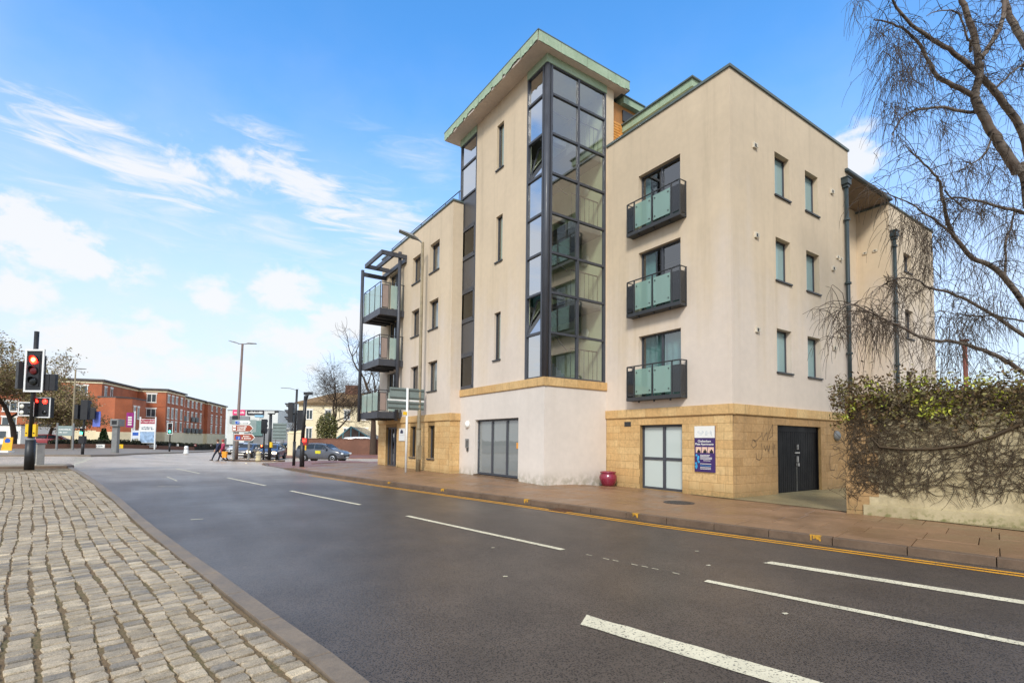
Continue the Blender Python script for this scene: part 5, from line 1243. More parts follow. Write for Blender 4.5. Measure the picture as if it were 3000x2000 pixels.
# lean-to glasshouse
t_ = thing('glasshouse', 'small glasshouse gable with blue green frames behind the brick wall', 'greenhouse', tuple(spot(1035, 78)), FACE, local=True); k = 78/1477.4
zb_ = zg(20, 70); gx = lambda px: (px-1035)*k; gz = lambda py: zat(1035, py, 78)-t_.location.z
outline = [(gx(985), 0), (gx(985), gz(1285)), (gx(1028), gz(1249)), (gx(1084), gz(1280)), (gx(1084), 0)]; M_TFR = pm('teal_frame', S(104, 150, 156), .5)
m = MB(); n = len(outline); m.add([(x, 0, z) for x, z in outline]+[(x, 7, z) for x, z in outline], [tuple(range(n)), tuple(range(n, 2*n))[::-1]]+[(i, (i+1) % n, n+(i+1) % n, n+i) for i in range(n)]); m.build('glazing', pm('greenhouse_pane', S(96, 84, 76), .2, .3, 1), t_)
for (x0, z0), (x1, z1) in zip(outline, outline[1:]): m = MB(); m.bar((x0, -.05, z0), (x1, -.05, z1), .12, .16); m.build('frame_bar', M_TFR, t_)
for px, pt in ((1005, 1269), (1028, 1249), (1052, 1263), (1070, 1273)): m = MB(); m.bar((gx(px), -.05, 0), (gx(px), -.05, gz(pt)), .1, .14); m.build('frame_bar', M_TFR, t_)
# brick boundary wall and cream gate piers
def run_wall(name, label, pts, h, th, mat, cap=None, piers=0):
    a = Vector(pts[0]); t_ = thing(name, label, 'wall', (a.x, a.y, zg(a.x, a.y)))
    for p0, p1 in zip(pts, pts[1:]):
        p0, p1 = Vector(p0), Vector(p1); d = (p1-p0); n_ = max(1, int(d.length/4)); u = d.normalized(); nn = Vector((-u.y, u.x))*th/2
        m = MB(); vs = []
        for i in range(n_+1):
            q = p0+d*(i/n_); z = zg(q.x, q.y); vs += [(q.x+nn.x, q.y+nn.y, z-.2), (q.x-nn.x, q.y-nn.y, z-.2), (q.x-nn.x, q.y-nn.y, z+h), (q.x+nn.x, q.y+nn.y, z+h)]
        m.add(vs, [(0, 1, 2, 3), tuple(4*n_+k for k in (3, 2, 1, 0))]+[(4*i+k, 4*i+(k+1) % 4, 4*i+4+(k+1) % 4, 4*i+4+k) for i in range(n_) for k in range(4)]); m.build('wall', mat, t_)
        if cap:
            m = MB(); vs = [(x+(nn.x*.4 if i % 4 in (0, 3) else -nn.x*.4), y+(nn.y*.4 if i % 4 in (0, 3) else -nn.y*.4), z+(h+.2+.001 if i % 4 < 2 else .08)) for i, (x, y, z) in enumerate(vs)]
            m.add(vs, [(0, 1, 2, 3), tuple(4*n_+k for k in (3, 2, 1, 0))]+[(4*i+k, 4*i+(k+1) % 4, 4*i+4+(k+1) % 4, 4*i+4+k) for i in range(n_) for k in range(4)]); m.build('coping', cap, t_)
    return t_
run_wall('brick_wall', 'old brown brick boundary wall behind the grey car', [(13.9, 70.2), (14.8, 69.0), (22.5, 62.6), (34, 56)], 2.0, .35, M_BRKW, M_BRKW)
for px0, px1, D, y0, y1, lab in ((847, 866, 58, 1263, 1327, 'cream stone gate pier left of the crossing poles'), (869, 884, 57, 1262, 1325, 'cream stone gate pier between the crossing poles')):
    p = spot((px0+px1)/2, D); t_ = thing('gate_pier', lab, 'gate pier', tuple(p), FACE, local=True); w = (px1-px0)/1477.4*D/2; h = zat((px0+px1)/2, y0, D)-p.z; m = MB(); m.box((-w, -w, -.1), (w, w, h-.25)); m.build('pier', M_CREAM, t_); m = MB(); m.box((-w*1.15, -w*1.15, h-.25), (w*1.15, w*1.15, h-.1)); m.box((-w*.8, -w*.8, h-.1), (w*.8, w*.8, h)); m.build('cap', M_CREAM, t_)
# grey back of a large road sign
p = spot(818, 62); t_ = thing('road_sign', 'large grey road sign seen from behind beyond waiting cars', 'road sign', tuple(p), FACE, local=True); k = 62/1477.4
za, zb2 = zat(818, 1239, 62)-p.z, zat(818, 1287, 62)-p.z; m = MB(); m.box((-20*k, 0, zb2), (20*k, .04, za)); b_ = m.build('panel', M_SIGNBK, t_)
for i in range(5): z = zb2+(za-zb2)*(i+.5)/5; m = MB(); m.box((-19*k, -.05, z-.04), (19*k, -.001, z+.04)); m.build('stiffener', MATS['channel_grey'], b_)
for x in (-.5, .5): m = MB(); m.tube([(x, .1, -.1), (x, .1, za)], .06, 8); m.build('post', M_GREY, t_)
# far left side: low wall, hedge, boards, banners
HL = [at(20, 1300, 47), at(130, 1300, 48), at(320, 1300, 54), at(460, 1300, 60), at(560, 1300, 68), at(645, 1300, 80)]
run_wall('garden_wall', 'low brown wall along the far pavement before the brick flats', [(p_.x, p_.y) for p_ in HL], .55, .3, M_BRKW)
M_HEDGE = pm('hedge_leaf', S(52, 58, 38), .8, .3, 6)
def leaf_cloud(rnd, n, sampler, size, mb=None, up=.3):
    m = mb or MB()
    for _ in range(n):
        c = sampler(); a = Vector((rnd.gauss(0, 1), rnd.gauss(0, 1), rnd.gauss(0, 1)+up)).normalized(); b = a.cross(Vector((rnd.gauss(0, 1), rnd.gauss(0, 1), rnd.gauss(0, 1)))).normalized(); c2 = a.cross(b); s = size*rnd.uniform(.6, 1.4)
        m.add([c-b*s, c+c2*s*.5, c+b*s, c-c2*s*.5], [(0, 1, 2, 3)], rnd.randrange(3))
    return m
rv = random.Random(9)
hedge = thing('hedge', 'dark clipped hedge behind the low wall in front of brick flats', 'hedge', tuple(HL[2]))
segs = list(zip(HL[1:], HL[2:]))
def hs():
    a, b = rv.choice(segs); q = a.lerp(b, rv.random()); o = rv.uniform(.2, 1.1); return Vector((q.x+o*.5, q.y+o, zg(q.x, q.y)+rv.uniform(.2, 1.0)))
leaf_cloud(rv, 5200, hs, .13).build('foliage', [M_HEDGE, pm('hedge_leaf2', S(70, 72, 46), .8), pm('hedge_leaf3', S(40, 44, 30), .8)], hedge)
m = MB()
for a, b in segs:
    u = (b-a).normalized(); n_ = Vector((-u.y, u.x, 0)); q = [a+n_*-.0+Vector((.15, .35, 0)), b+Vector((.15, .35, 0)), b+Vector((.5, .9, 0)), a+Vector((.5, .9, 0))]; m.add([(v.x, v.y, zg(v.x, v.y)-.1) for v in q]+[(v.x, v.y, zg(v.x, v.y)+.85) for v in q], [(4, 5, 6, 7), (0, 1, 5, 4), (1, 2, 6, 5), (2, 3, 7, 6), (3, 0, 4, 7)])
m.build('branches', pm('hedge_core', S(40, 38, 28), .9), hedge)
def panel_on_posts(name, label, cat, px0, px1, py0, py1, D, mat, pyb, post=M_WPL, posts=True, header=None):
    pxm = (px0+px1)/2; p = spot(pxm, D); t_ = thing(name, label, cat, tuple(p), FACE, local=True); k = D/1477.4; hw = (px1-px0)/2*k
    zz0, zz1 = zat(pxm, py1, D)-p.z, zat(pxm, py0, D)-p.z; m = MB(); m.box((-hw, -.03, zz0), (hw, .03, zz1)); m.build('panel', mat, t_)
    if posts:
        for s_ in (-1, 1): m = MB(); m.box((s_*hw-.06, -.05, -.1), (s_*hw+.06, .05, zz1+.25)); m.build('post', post, t_)
    return t_, hw, zz0, zz1
t_, hw, z0, z1 = panel_on_posts('advertising_board', 'tall white for sale board with crimson header before the brick flats', 'sign', 409, 454, 1227, 1297, 58, pm('board_white', S(232, 232, 228), .5, .05), 1325)
hd = z1-(z1-z0)*.2; m = MB(); m.box((-hw+.03, -.04, hd), (hw-.03, -.031, z1-.05)); m.build('header', pm('crimson', S(160, 24, 60), .5), t_); text_mb('Churchill', .42, (0, -.045, hd+.12), (1, 0, 0), (0, 0, 1), 'CENTER').build('lettering', M_LET, t_)
m = MB(); m.box((-hw+.05, -.04, z0+.05), (hw-.05, -.031, z0+(z1-z0)*.47)); m.build('picture', pm('print_blue', S(150, 176, 204), .5, .35, 3), t_); word_bars(t_, -hw+.2, hw-.2, z0+(z1-z0)*.63, .16, -.036, M_LGREY); word_bars(t_, -hw+.2, hw-.2, z0+(z1-z0)*.55, .2, -.036, M_LGREY)
t_, hw, z0, z1 = panel_on_posts('advertising_board', 'small pale blue and white board left of the tall for sale board', 'sign', 386, 408, 1260, 1284, 58, pm('board_pale', S(206, 212, 222), .5, .1, 4), 1325); m = MB(); m.box((-hw+.1, -.04, z0+.35), (hw-.1, -.031, z0+.7)); m.build('blue_stripe', M_BLUE, t_)
t_, hw, z0, z1 = panel_on_posts('banner_flag', 'purple upright banner flag on white pole by the brick flats', 'flag', 368, 389, 1208, 1251, 64, pm('banner_purple', S(150, 40, 120), .7), 1325, posts=False); m = MB(); m.tube([(hw+.15, 0, -.1), (hw+.15, 0, z1+.2)], .09, 8); m.build('pole', M_WPL, t_)
m = MB(); [m.box((-.25, -.04, z0+.25+i*.3), (.25, -.031, z0+.45+i*.3)) for i in range(4)]; o = m.build('lettering', M_LET, t_); o['kind'] = 'stuff'
t_, hw, z0, z1 = panel_on_posts('road_sign', 'grey route sign on two posts in front of twiggy tree', 'road sign', 167, 214, 1247, 1276, 44, M_SGREY, 1327, M_GREY); word_bars(t_, -hw+.15, hw-.2, z0+.5, .1, -.036, M_LET); word_bars(t_, -hw+.15, hw-.5, z0+.25, .1, -.036, M_LET)
for px0, px1, y0, y1, mt, lab in ((271, 308, 1301, 1311.5, M_LET, 'white banner on the low wall, left of the speed camera'), (313, 362, 1301, 1312, M_YBX, 'yellow and white banner on the low wall behind the speed camera'), (427, 459, 1301, 1310, M_LET, 'white banner on the low wall below the for sale board'), (512, 524, 1300, 1306, M_LET, 'small white notice on the low wall left of white bollard'), (560, 576, 1300, 1307, pm('banner_maroon', S(120, 40, 44), .6), 'small maroon notice on the low wall right of white bollard'), (604, 622, 1299, 1308, pm('banner_dark', S(70, 50, 50), .6), 'small dark notice with white mark on low wall by pedestrians')):
    t_, hw, z0, z1 = panel_on_posts('banner', lab, 'banner', px0, px1, y0, y1, float(np.interp((px0+px1)/2, (20, 130, 320, 460, 560, 645), (47, 48, 54, 60, 68, 80)))-.45, mt, 1325, posts=False)
    word_bars(t_, -hw*.8, hw*.8, z0+.12, .14, -.036, M_LGREY if mt in (M_LET, M_YBX) else M_LET)
# speed camera post
p = spot(339, 40.5); t_ = thing('speed_camera', 'grey speed camera box on thick post at far pavement edge', 'camera', (p.x, p.y, p.z+.12), FACE, local=True); m = MB(); m.box((-.22, -.16, -.1), (.22, .16, 2.1)); m.build('post', M_GREY, t_, bevel=.04); m = MB(); m.box((-.24, -.35, 2.1), (.42, .35, 2.68)); h_ = m.build('housing', M_GREY, t_, bevel=.03); m = MB(); m.box((-.1, -.36, 2.25), (.3, -.351, 2.55)); m.build('window', M_BLACK, h_)
# yellow temporary sign board, white cabin, parked red car spot
p = spot(20, 36); t_ = thing('temporary_sign', 'yellow temporary sign with blue disc on far pavement at left edge', 'road sign', (p.x, p.y, p.z+.12), FACE, local=True); m = MB(); m.add([(-.38, 0, .15), (.38, 0, .15), (.34, .1, 1.08), (-.3, .1, 1.08), (-.38, .04, .15), (.38, .04, .15), (.34, .14, 1.08), (-.3, .14, 1.08)], [(0, 1, 2, 3), (7, 6, 5, 4), (0, 4, 5, 1), (1, 5, 6, 2), (2, 6, 7, 3), (3, 7, 4, 0)]); m.build('panel', pm('temp_yellow', S(240, 170, 30), .5), t_)
m = MB(); m.lathe([(.2, .06), (.02, .055)], (.0, 0, .82), 18, 'y'); m.build('blue_disc', M_BLUE, t_); m = MB(); m.box((-.3, -.15, 0), (.3, .3, .14)); m.build('base', M_WPL, t_)
t_, fw, L = face_block('site_cabin', 'white low cabin with grey windows at left edge behind twiggy tree', 'cabin', -60, 60, 70, 2.9, M_WFR, 6, -.3)
for i in range(3): far_win(t_, fw, 1.0+i*1.7, 2.1+i*1.7, 1.0, 2.2, False, 0)
m = MB(); fw.box(m, -.1, L+.1, 2.9, 3.05, -6.1, .1); m.build('roof', M_SLATE, t_)
# far rooftops at right behind the garden wall
t_, fw, L = face_block('far_house', 'distant grey roofed house low behind ivy wall at right edge', 'house', 2890, 3120, 60, 5.0, M_CREAM, 10)
m = MB(); m.add([fw.p(-.5, 5.0, .5), fw.p(L+.5, 5.0, .5), fw.p(L+.5, 5.0, -10), fw.p(-.5, 5.0, -10), fw.p(-.5, 7.0, -5), fw.p(L+.5, 7.0, -5)], [(0, 1, 5, 4), (2, 3, 4, 5), (0, 4, 3), (1, 2, 5)]); m.build('roof', M_SLATE, t_); far_win(t_, fw, 2, 3.2, 2.2, 3.6)
p = spot(2835, 24); t_ = thing('timber_post', 'rust brown upright post behind the ivy wall', 'post', tuple(p), 0, local=True); m = MB(); m.tube([(0, 0, -.1), (0, 0, 6.6)], [.1, .09], 10); m.build('post', pm('rust', S(124, 62, 46), .7), t_, smooth=True); m = MB(); m.box((-.14, -.14, 6.6), (.14, .14, 6.68)); m.build('cap', MATS['rust'], t_)
# ================================================================== vehicles
M_TYRE = pm('tyre', S(26, 26, 27), .8, .1); M_RIM = pm('alloy', S(170, 172, 176), .35, .1, metal=.8); M_CGLASS = pm('car_glass', S(40, 46, 52), .15, .2, 2, spec=.4); M_HEADL = emit('headlamp_lit', (1.0, .76, .38), 14.0); M_HEADO = pm('headlamp', S(214, 220, 224), .15, .1, coat=.5); M_TAIL = pm('tail_lamp', S(120, 16, 18), .3)
SUV = [(-2.25, .42, .62, .78, .82, .66, .56), (-2.18, .30, .70, 1.0, 1.08, .86, .72), (-2.0, .24, .76, 1.1, 1.44, .91, .68), (-1.5, .22, .76, 1.09, 1.60, .93, .65), (-.4, .2, .75, 1.07, 1.66, .935, .67), (.4, .2, .74, 1.05, 1.59, .93, .65), (1.05, .2, .73, 1.04, 1.13, .925, .76), (1.6, .2, .70, .99, 1.05, .905, .76), (2.05, .24, .64, .88, .93, .84, .66), (2.25, .4, .56, .72, .75, .68, .5)]
HATCH = [(-2.0, .4, .6, .76, .8, .6, .5), (-1.95, .28, .66, .92, 1.0, .8, .68), (-1.75, .22, .7, .98, 1.32, .85, .6), (-1.2, .2, .7, .96, 1.45, .87, .58), (-.2, .18, .69, .95, 1.49, .88, .6), (.45, .18, .68, .94, 1.4, .87, .58), (1.1, .18, .66, .93, 1.0, .86, .7), (1.55, .2, .62, .87, .92, .84, .68), (1.85, .24, .56, .76, .8, .78, .6), (2.0, .38, .5, .64, .67, .62, .46)]
def car(name, label, cat, loc, rz, paint, st=SUV, lit=False, door_sign=None, wb=(1.35, -1.33), wr=.34):
    t_ = thing(name, label, cat, loc, rz, 'cars at the junction', local=True); m = MB(); n = 12
    def sec(x, zb, zs, zt, zr, w, wr_): h = [(0, zb), (w*.9, zb), (w, zb+.16), (w, zs), (w*.955, zt), (wr_, zr-.02), (wr_*.8, zr)]; return [(x, y, z) for y, z in h]+[(x, -y, z) for y, z in h[::-1][:-1]]
    S_ = [sec(*s) for s in st]; k = len(S_[0])
    for s in S_: m.v += s
    m.f = [(i*k+j, i*k+(j+1) % k, (i+1)*k+(j+1) % k, (i+1)*k+j) for i in range(len(S_)-1) for j in range(k)]+[tuple(range(k))[::-1], tuple((len(S_)-1)*k+j for j in range(k))]; m.mi = [0]*len(m.f)
    body = m.build('body', paint, t_, smooth=True); sm = body.modifiers.new('sub', 'SUBSURF'); sm.levels = sm.render_levels = 1
    def P(i, a, sgn, e=.012):   # point on the window band, a = 0 belt .. 1 roof
        x, zb, zs, zt, zr, w, wr_ = st[i]; return Vector((x, sgn*(w*.955+(wr_-w*.955)*a+e), zt+(zr-.02-zt)*a))
    for sgn in (-1, 1):
        for (i, j) in ((2, 3), (3, 4), (4, 5)):
            g = MB(); a0, b0 = .1, .84; q = [P(i, a0, sgn).lerp(P(j, a0, sgn), .05), P(i, a0, sgn).lerp(P(j, a0, sgn), .95), P(i, b0, sgn).lerp(P(j, b0, sgn), .95), P(i, b0, sgn).lerp(P(j, b0, sgn), .05)]
            g.quad(*q); g.build('side_window', M_CGLASS, t_)
        g = MB(); g.quad(P(5, .1, sgn), P(5, .1, sgn).lerp(P(6, .1, sgn), .8), P(5, .8, sgn).lerp(P(6, .8, sgn), .12), P(5, .84, sgn)); g.build('side_window', M_CGLASS, t_)
        g = MB(); g.obox((st[5][0]+.35, sgn*(st[5][5]+.1), st[5][3]+.06), (.14, .2, .14)); g.build('mirror', paint, t_, bevel=.02)
        x, zb, zs, zt, zr, w, wr_ = st[8]; g = MB(); g.obox((x+.08, sgn*(w-.13), zs+.1), (.2, .28, .16), -sgn*.5); g.build('headlight', M_HEADL if lit else M_HEADO, t_, bevel=.02)
        x, zb, zs, zt, zr, w, wr_ = st[1]; g = MB(); g.obox((x-.0, sgn*(w-.08), zs+.14), (.12, .2, .2)); g.build('tail_light', M_TAIL, t_, bevel=.02)
        for wx in wb:
            g = MB(); g.lathe([(wr+.06, st[4][5]*.82), (wr+.06, st[4][5]+.012), (wr-.05, st[4][5]+.013)] if sgn > 0 else [(wr+.06, -st[4][5]*.82), (wr+.06, -st[4][5]-.012), (wr-.05, -st[4][5]-.013)], (wx, 0, wr), 22, 'y'); g.build('wheel_arch', M_TYRE, t_)
            y0 = sgn*(st[4][5]-.2); y1 = sgn*(st[4][5]+.03); g = MB(); g.lathe([(wr*.62, y1-sgn*.01), (wr*.66, y1), (wr*.94, y1), (wr, y1-sgn*.03), (wr, y0), (wr*.6, y0)], (wx, 0, wr), 24, 'y'); wh = g.build('wheel', M_TYRE, t_, smooth=True)
            g = MB(); g.lathe([(wr*.64, y1-sgn*.015), (wr*.6, y1-sgn*.005), (.06, y1-sgn*.02), (.02, y1+sgn*.004)], (wx, 0, wr), 20, 'y'); g.build('rim', M_RIM, wh, smooth=True)
    g = MB(); a, b = st[5], st[6]; L_ = lambda s, f: Vector((s[0], f*s[6]*.86, s[4]+.014)); q0, q1, q2, q3 = L_(a, -1), L_(a, 1), Vector((b[0], b[6]*.92, b[4]+.014)), Vector((b[0], -b[6]*.92, b[4]+.014)); up_ = Vector((.02, 0, .012)); g.quad(q0.lerp(q3, .1)+up_, q1.lerp(q2, .1)+up_, q1.lerp(q2, .92)+up_, q0.lerp(q3, .92)+up_); g.build('windscreen', M_CGLASS, t_)
    g = MB(); a, b = st[1], st[2]; g.quad(Vector((a[0]-.03, -a[6]*.85, a[4]+.05)), Vector((a[0]-.03, a[6]*.85, a[4]+.05)), Vector((b[0]-.03, b[6]*.85, b[4]-.02)), Vector((b[0]-.03, -b[6]*.85, b[4]-.02))); g.build('rear_window', M_CGLASS, t_)
    x = st[-1][0]; g = MB(); g.box((x-.03, -.42, .42), (x+.012, .42, .6)); g.build('grille', M_BLACK, t_); g = MB(); g.box((x+.006, -.26, .36), (x+.02, .26, .47)); g.build('number_plate', M_LET, t_)
    if door_sign:
        for sgn in (-1, 1): g = MB(); g.box((-.25, sgn*st[4][5]+(.004 if sgn > 0 else -.008), .72), (.25, sgn*st[4][5]+(.008 if sgn > 0 else -.004), .98)); g.build('door_sign', door_sign, t_)
    return t_
def paint_m(n, c): return pm(n, c, .28, .06, 2, coat=.8)
p = Vector((11.2, 46.6)); u_ = Vector((12.81-10.15, 45.56-47.95)).normalized()
car('estate_car', 'dark grey estate car with yellow door sign turning past the brick wall', 'car', (p.x, p.y, zg(p.x, p.y)), math.atan2(u_.y, u_.x), paint_m('paint_grey', S(74, 76, 84)), SUV, False, pm('taxi_yellow', S(200, 190, 40), .5))
def face_car(px, D, turn): q = spot(px, D); d = (Vector((0, 0))-Vector((q.x, q.y))).normalized(); return q, math.atan2(d.y, d.x)+turn
for px, D, turn, c, nm, lab, lit in ((731, 51.5, -.35, S(84, 84, 92), 'paint_dark', 'dark car with lit headlights waiting behind the direction sign', True), (799, 48.5, -.25, S(72, 76, 96), 'paint_navy', 'navy car with lit headlights waiting at the crossing', True), (708, 62, -.4, S(196, 198, 200), 'paint_silver', 'silver car waiting in the queue behind direction sign', False), (822, 60, -.3, S(60, 66, 70), 'paint_black', 'dark car second in the queue behind navy car', False), (806, 74, -.2, S(200, 200, 200), 'paint_white', 'pale car far back in the queue', True), (838, 84, -.2, S(150, 60, 50), 'paint_red', 'far red car at the back of the queue', True)):
    q, a = face_car(px, D, turn); car('car', lab, 'car', (q.x, q.y, q.z), a, paint_m(nm, c), HATCH, lit, wb=(1.25, -1.25), wr=.31)
q, a = face_car(153, 56, 1.3); car('car', 'red car parked behind the low wall at far left', 'car', (q.x, q.y, q.z+.05), a, paint_m('paint_crimson', S(150, 40, 44)), HATCH, False, wb=(1.25, -1.25), wr=.31)
q, a = face_car(1060, 70, 1.4); q2 = at(1058, 1290, 70); VANS = [(-2.4, .5, .8, 1.2, 2.2, .85, .8), (-2.3, .4, .9, 1.3, 2.35, .95, .85), (-1.0, .35, .9, 1.3, 2.42, .97, .86), (0, .35, .9, 1.3, 2.42, .97, .86), (.8, .35, .9, 1.3, 2.42, .97, .86), (1.1, .35, .9, 1.3, 2.38, .97, .84), (1.9, .35, .9, 1.3, 1.5, .96, .8), (2.2, .4, .8, 1.15, 1.25, .94, .78), (2.5, .42, .7, .95, 1.05, .88, .7), (2.6, .5, .65, .8, .85, .74, .6)]
car('van', 'white van roof showing over the brown brick wall', 'van', (q.x, q.y, q2.z-1.9), a, paint_m('paint_van', S(226, 226, 224)), VANS, False, wb=(1.6, -1.5), wr=.36)
# ================================================================== people
M_SKIN = pm('skin', S(206, 160, 134), .55, .06)
def skin_obj(name, verts, edges, radii, mat, parent, root=0):
    me = bpy.data.meshes.new(name); me.from_pydata(verts, edges, []); me.materials.append(mat)
    o = mesh_obj(name, me, parent); sk = o.modifiers.new('skin', 'SKIN'); sk.use_smooth_shade = True
    for i, r in enumerate(radii):
        d = me.skin_vertices[0].data[i]; d.radius = (r, r) if isinstance(r, (int, float)) else r; d.use_root = (i == root)
    sb = o.modifiers.new('sub', 'SUBSURF'); sb.levels = sb.render_levels = 2; return o
def walker(name, label, loc, rz, jacket, legs_m, hair_m, stride=.34, coat_len=.86, arm=.28, hat=None):
    """local +X is the walking direction"""
    t_ = thing(name, label, 'person', loc, rz, local=True); s = stride
    hip, kneeF, ankF, toeF = (0, 0, .92), (s*.55, -.1, .52), (s*.95, -.1, .08), (s*.95+.17, -.1, .03); kneeB, ankB, toeB = (-s*.25, .1, .5), (-s*1.05, .1, .16), (-s*1.05+.15, .1, .03)
    V = [hip, (0, 0, 1.12), (.02, 0, 1.32), (.02, 0, 1.46), (.03, 0, 1.54), (.05, 0, 1.64), (.05, 0, 1.73), (.01, -.09, .88), kneeF, ankF, toeF, (-.01, .09, .88), kneeB, ankB, toeB,
         (.02, -.19, 1.4), (-arm*.6, -.24, 1.12), (-arm*.5, -.25, .9), (-arm*.45, -.25, .8), (.02, .19, 1.4), (arm*.5, .24, 1.12), (arm*1.1, .25, .93), (arm*1.25, .25, .84)]
    E = [(0, 1), (1, 2), (2, 3), (3, 4), (4, 5), (5, 6), (0, 7), (7, 8), (8, 9), (9, 10), (0, 11), (11, 12), (12, 13), (13, 14), (2, 15), (15, 16), (16, 17), (17, 18), (2, 19), (19, 20), (20, 21), (21, 22)]
    RR = [(.14, .11), (.13, .1), (.15, .11), .07, .055, .095, .07, .085, .058, .04, .035, .085, .058, .04, .035, .055, .042, .03, .035, .055, .042, .03, .035]
    # five fingers on each hand, rooted in the palm
    for h, dirx in ((18, -.2), (22, .5)):
        b = Vector(V[h])
        for k in range(5):
            L = (.05, .075, .085, .078, .06)[k]; i0 = len(V); off = Vector(((k-2)*.016, 0, 0)); side = Vector((.035, 0, .02)) if k == 0 else off
            V.append(tuple(b+side+Vector((0, 0, -.035)))); V.append(tuple(b+side*1.3+Vector((dirx*.02, 0, -.035-L*.5)))); V.append(tuple(b+side*1.35+Vector((dirx*.05, 0, -.03-L)))); E += [(h, i0), (i0, i0+1), (i0+1, i0+2)]; RR += [.012, .009, .008]
    skin_obj('body', V, E, RR, M_SKIN, t_)
    jv = [(0, 0, coat_len), (0, 0, 1.0), (.01, 0, 1.18), (.02, 0, 1.33), (.02, 0, 1.46)]+[V[i] for i in (15, 16, 17, 19, 20, 21)]
    skin_obj('jacket', jv, [(0, 1), (1, 2), (2, 3), (3, 4), (3, 5), (5, 6), (6, 7), (3, 8), (8, 9), (9, 10)], [(.17, .15), (.17, .14), (.165, .13), (.18, .13), .08, .075, .06, .048, .075, .06, .048], jacket, t_, 1)
    lv = [(0, 0, .95)]+[V[i] for i in (7, 8, 9, 11, 12, 13)]; skin_obj('trousers', lv, [(0, 1), (1, 2), (2, 3), (0, 4), (4, 5), (5, 6)], [(.15, .125), .1, .072, .055, .1, .072, .055], legs_m, t_)
    for a, b in ((ankF, toeF), (ankB, toeB)): m = MB(); a, b = Vector(a), Vector(b); m.tube([a+Vector((-.06, 0, -.02)), a.lerp(b, .4)+Vector((0, 0, .0)), b+Vector((.03, 0, 0))], [.05, .055, .035], 10); m.build('shoe', M_BLACK, t_, smooth=True)
    m = MB(); m.lathe([(.095, -.03), (.115, .04), (.108, .1), (.07, .155), (.01, .17)], (.035, 0, 1.63), 16); m.build('hair', hair_m, t_, smooth=True)
    m = MB()
    for yy in (-.036, .036): m.lathe([(.014, 0), (.01, .008), (.001, .011)], (.142, yy, 1.665), 8, 'x')
    m.build('eyes', M_BLACK, t_); m = MB(); m.lathe([(.018, 0), (.014, .018), (.003, .028)], (.142, 0, 1.635), 8, 'x'); m.box((.13, -.028, 1.588), (.147, .028, 1.596)); m.build('nose_and_mouth', M_SKIN, t_)
    return t_
d_ = Vector((-.75, -.25)).normalized(); rz_ = math.atan2(-.25, -.85)
q = spot(640, 42.0)
walker('person', 'person in dark jacket and jeans striding across by central refuge', (q.x, q.y, zg(q.x, q.y)), rz_, pm('navy_jacket', S(46, 54, 78), .8), pm('dark_jeans', S(34, 36, 48), .85), pm('brown_hair', S(90, 62, 44), .7), .42)
q = spot(655, 41.6); t2 = walker('person', 'person in magenta coat with orange bag walking beside the refuge', (q.x, q.y, zg(q.x, q.y)), rz_, pm('magenta_coat', S(164, 50, 82), .8), pm('black_trousers', S(40, 32, 48), .85), pm('auburn_hair', S(150, 70, 60), .7), .32, .7)
q = spot(660, 41.3); t_ = thing('shopping_bag', 'orange shopping bag carried by person in magenta coat', 'bag', (q.x, q.y, zg(q.x, q.y)+.32), FACE, local=True)
m = MB(); m.add([(-.17, -.06, 0), (.17, -.06, 0), (.17, .06, 0), (-.17, .06, 0), (-.2, -.1, .5), (.2, -.1, .5), (.2, .1, .5), (-.2, .1, .5)], [(0, 3, 2, 1), (0, 1, 5, 4), (1, 2, 6, 5), (2, 3, 7, 6), (3, 0, 4, 7)]); m.build('bag', pm('bag_orange', S(232, 150, 40), .6), t_); m = MB(); m.tube([(-.12, 0, .5), (-.1, 0, .62), (.1, 0, .62), (.12, 0, .5)], .012, 6); m.build('handle', M_BLACK, t_)
# ================================================================== trees and climbers
M_BARK = pm('dark_bark', S(74, 60, 48), .9, .3, 6, .5, 20); M_TWIG = pm('twig_brown', S(66, 54, 42), .9, .2, 5)
t = NT('birch_bark'); p_ = t.pos(); n1 = t.noise(t.pos((3, 3, 14)), 1.0, 5, .65); n2 = t.noise(p_, 2.2, 4)
c = t.mix(t.ramp(n1, .5, .62), S(118, 106, 94), S(48, 40, 36)); t.col(t.mix(t.ramp(n2, .45, .62, 0, .75), c, S(92, 74, 62))); t.set(Roughness=.85); t.bump(n1, .5, .02); M_BIRCH = t.m
def limb_pts(p0, d, L, n, wig, rnd, up=0.0, droop=0.0):
    pts = [Vector(p0)]; d = Vector(d).normalized()
    for i in range(n):
        d = (d+Vector((rnd.gauss(0, wig), rnd.gauss(0, wig), rnd.gauss(0, wig)+up-droop*(i+1)/n))).normalized(); pts.append(pts[-1]+d*(L/n))
    return pts, d
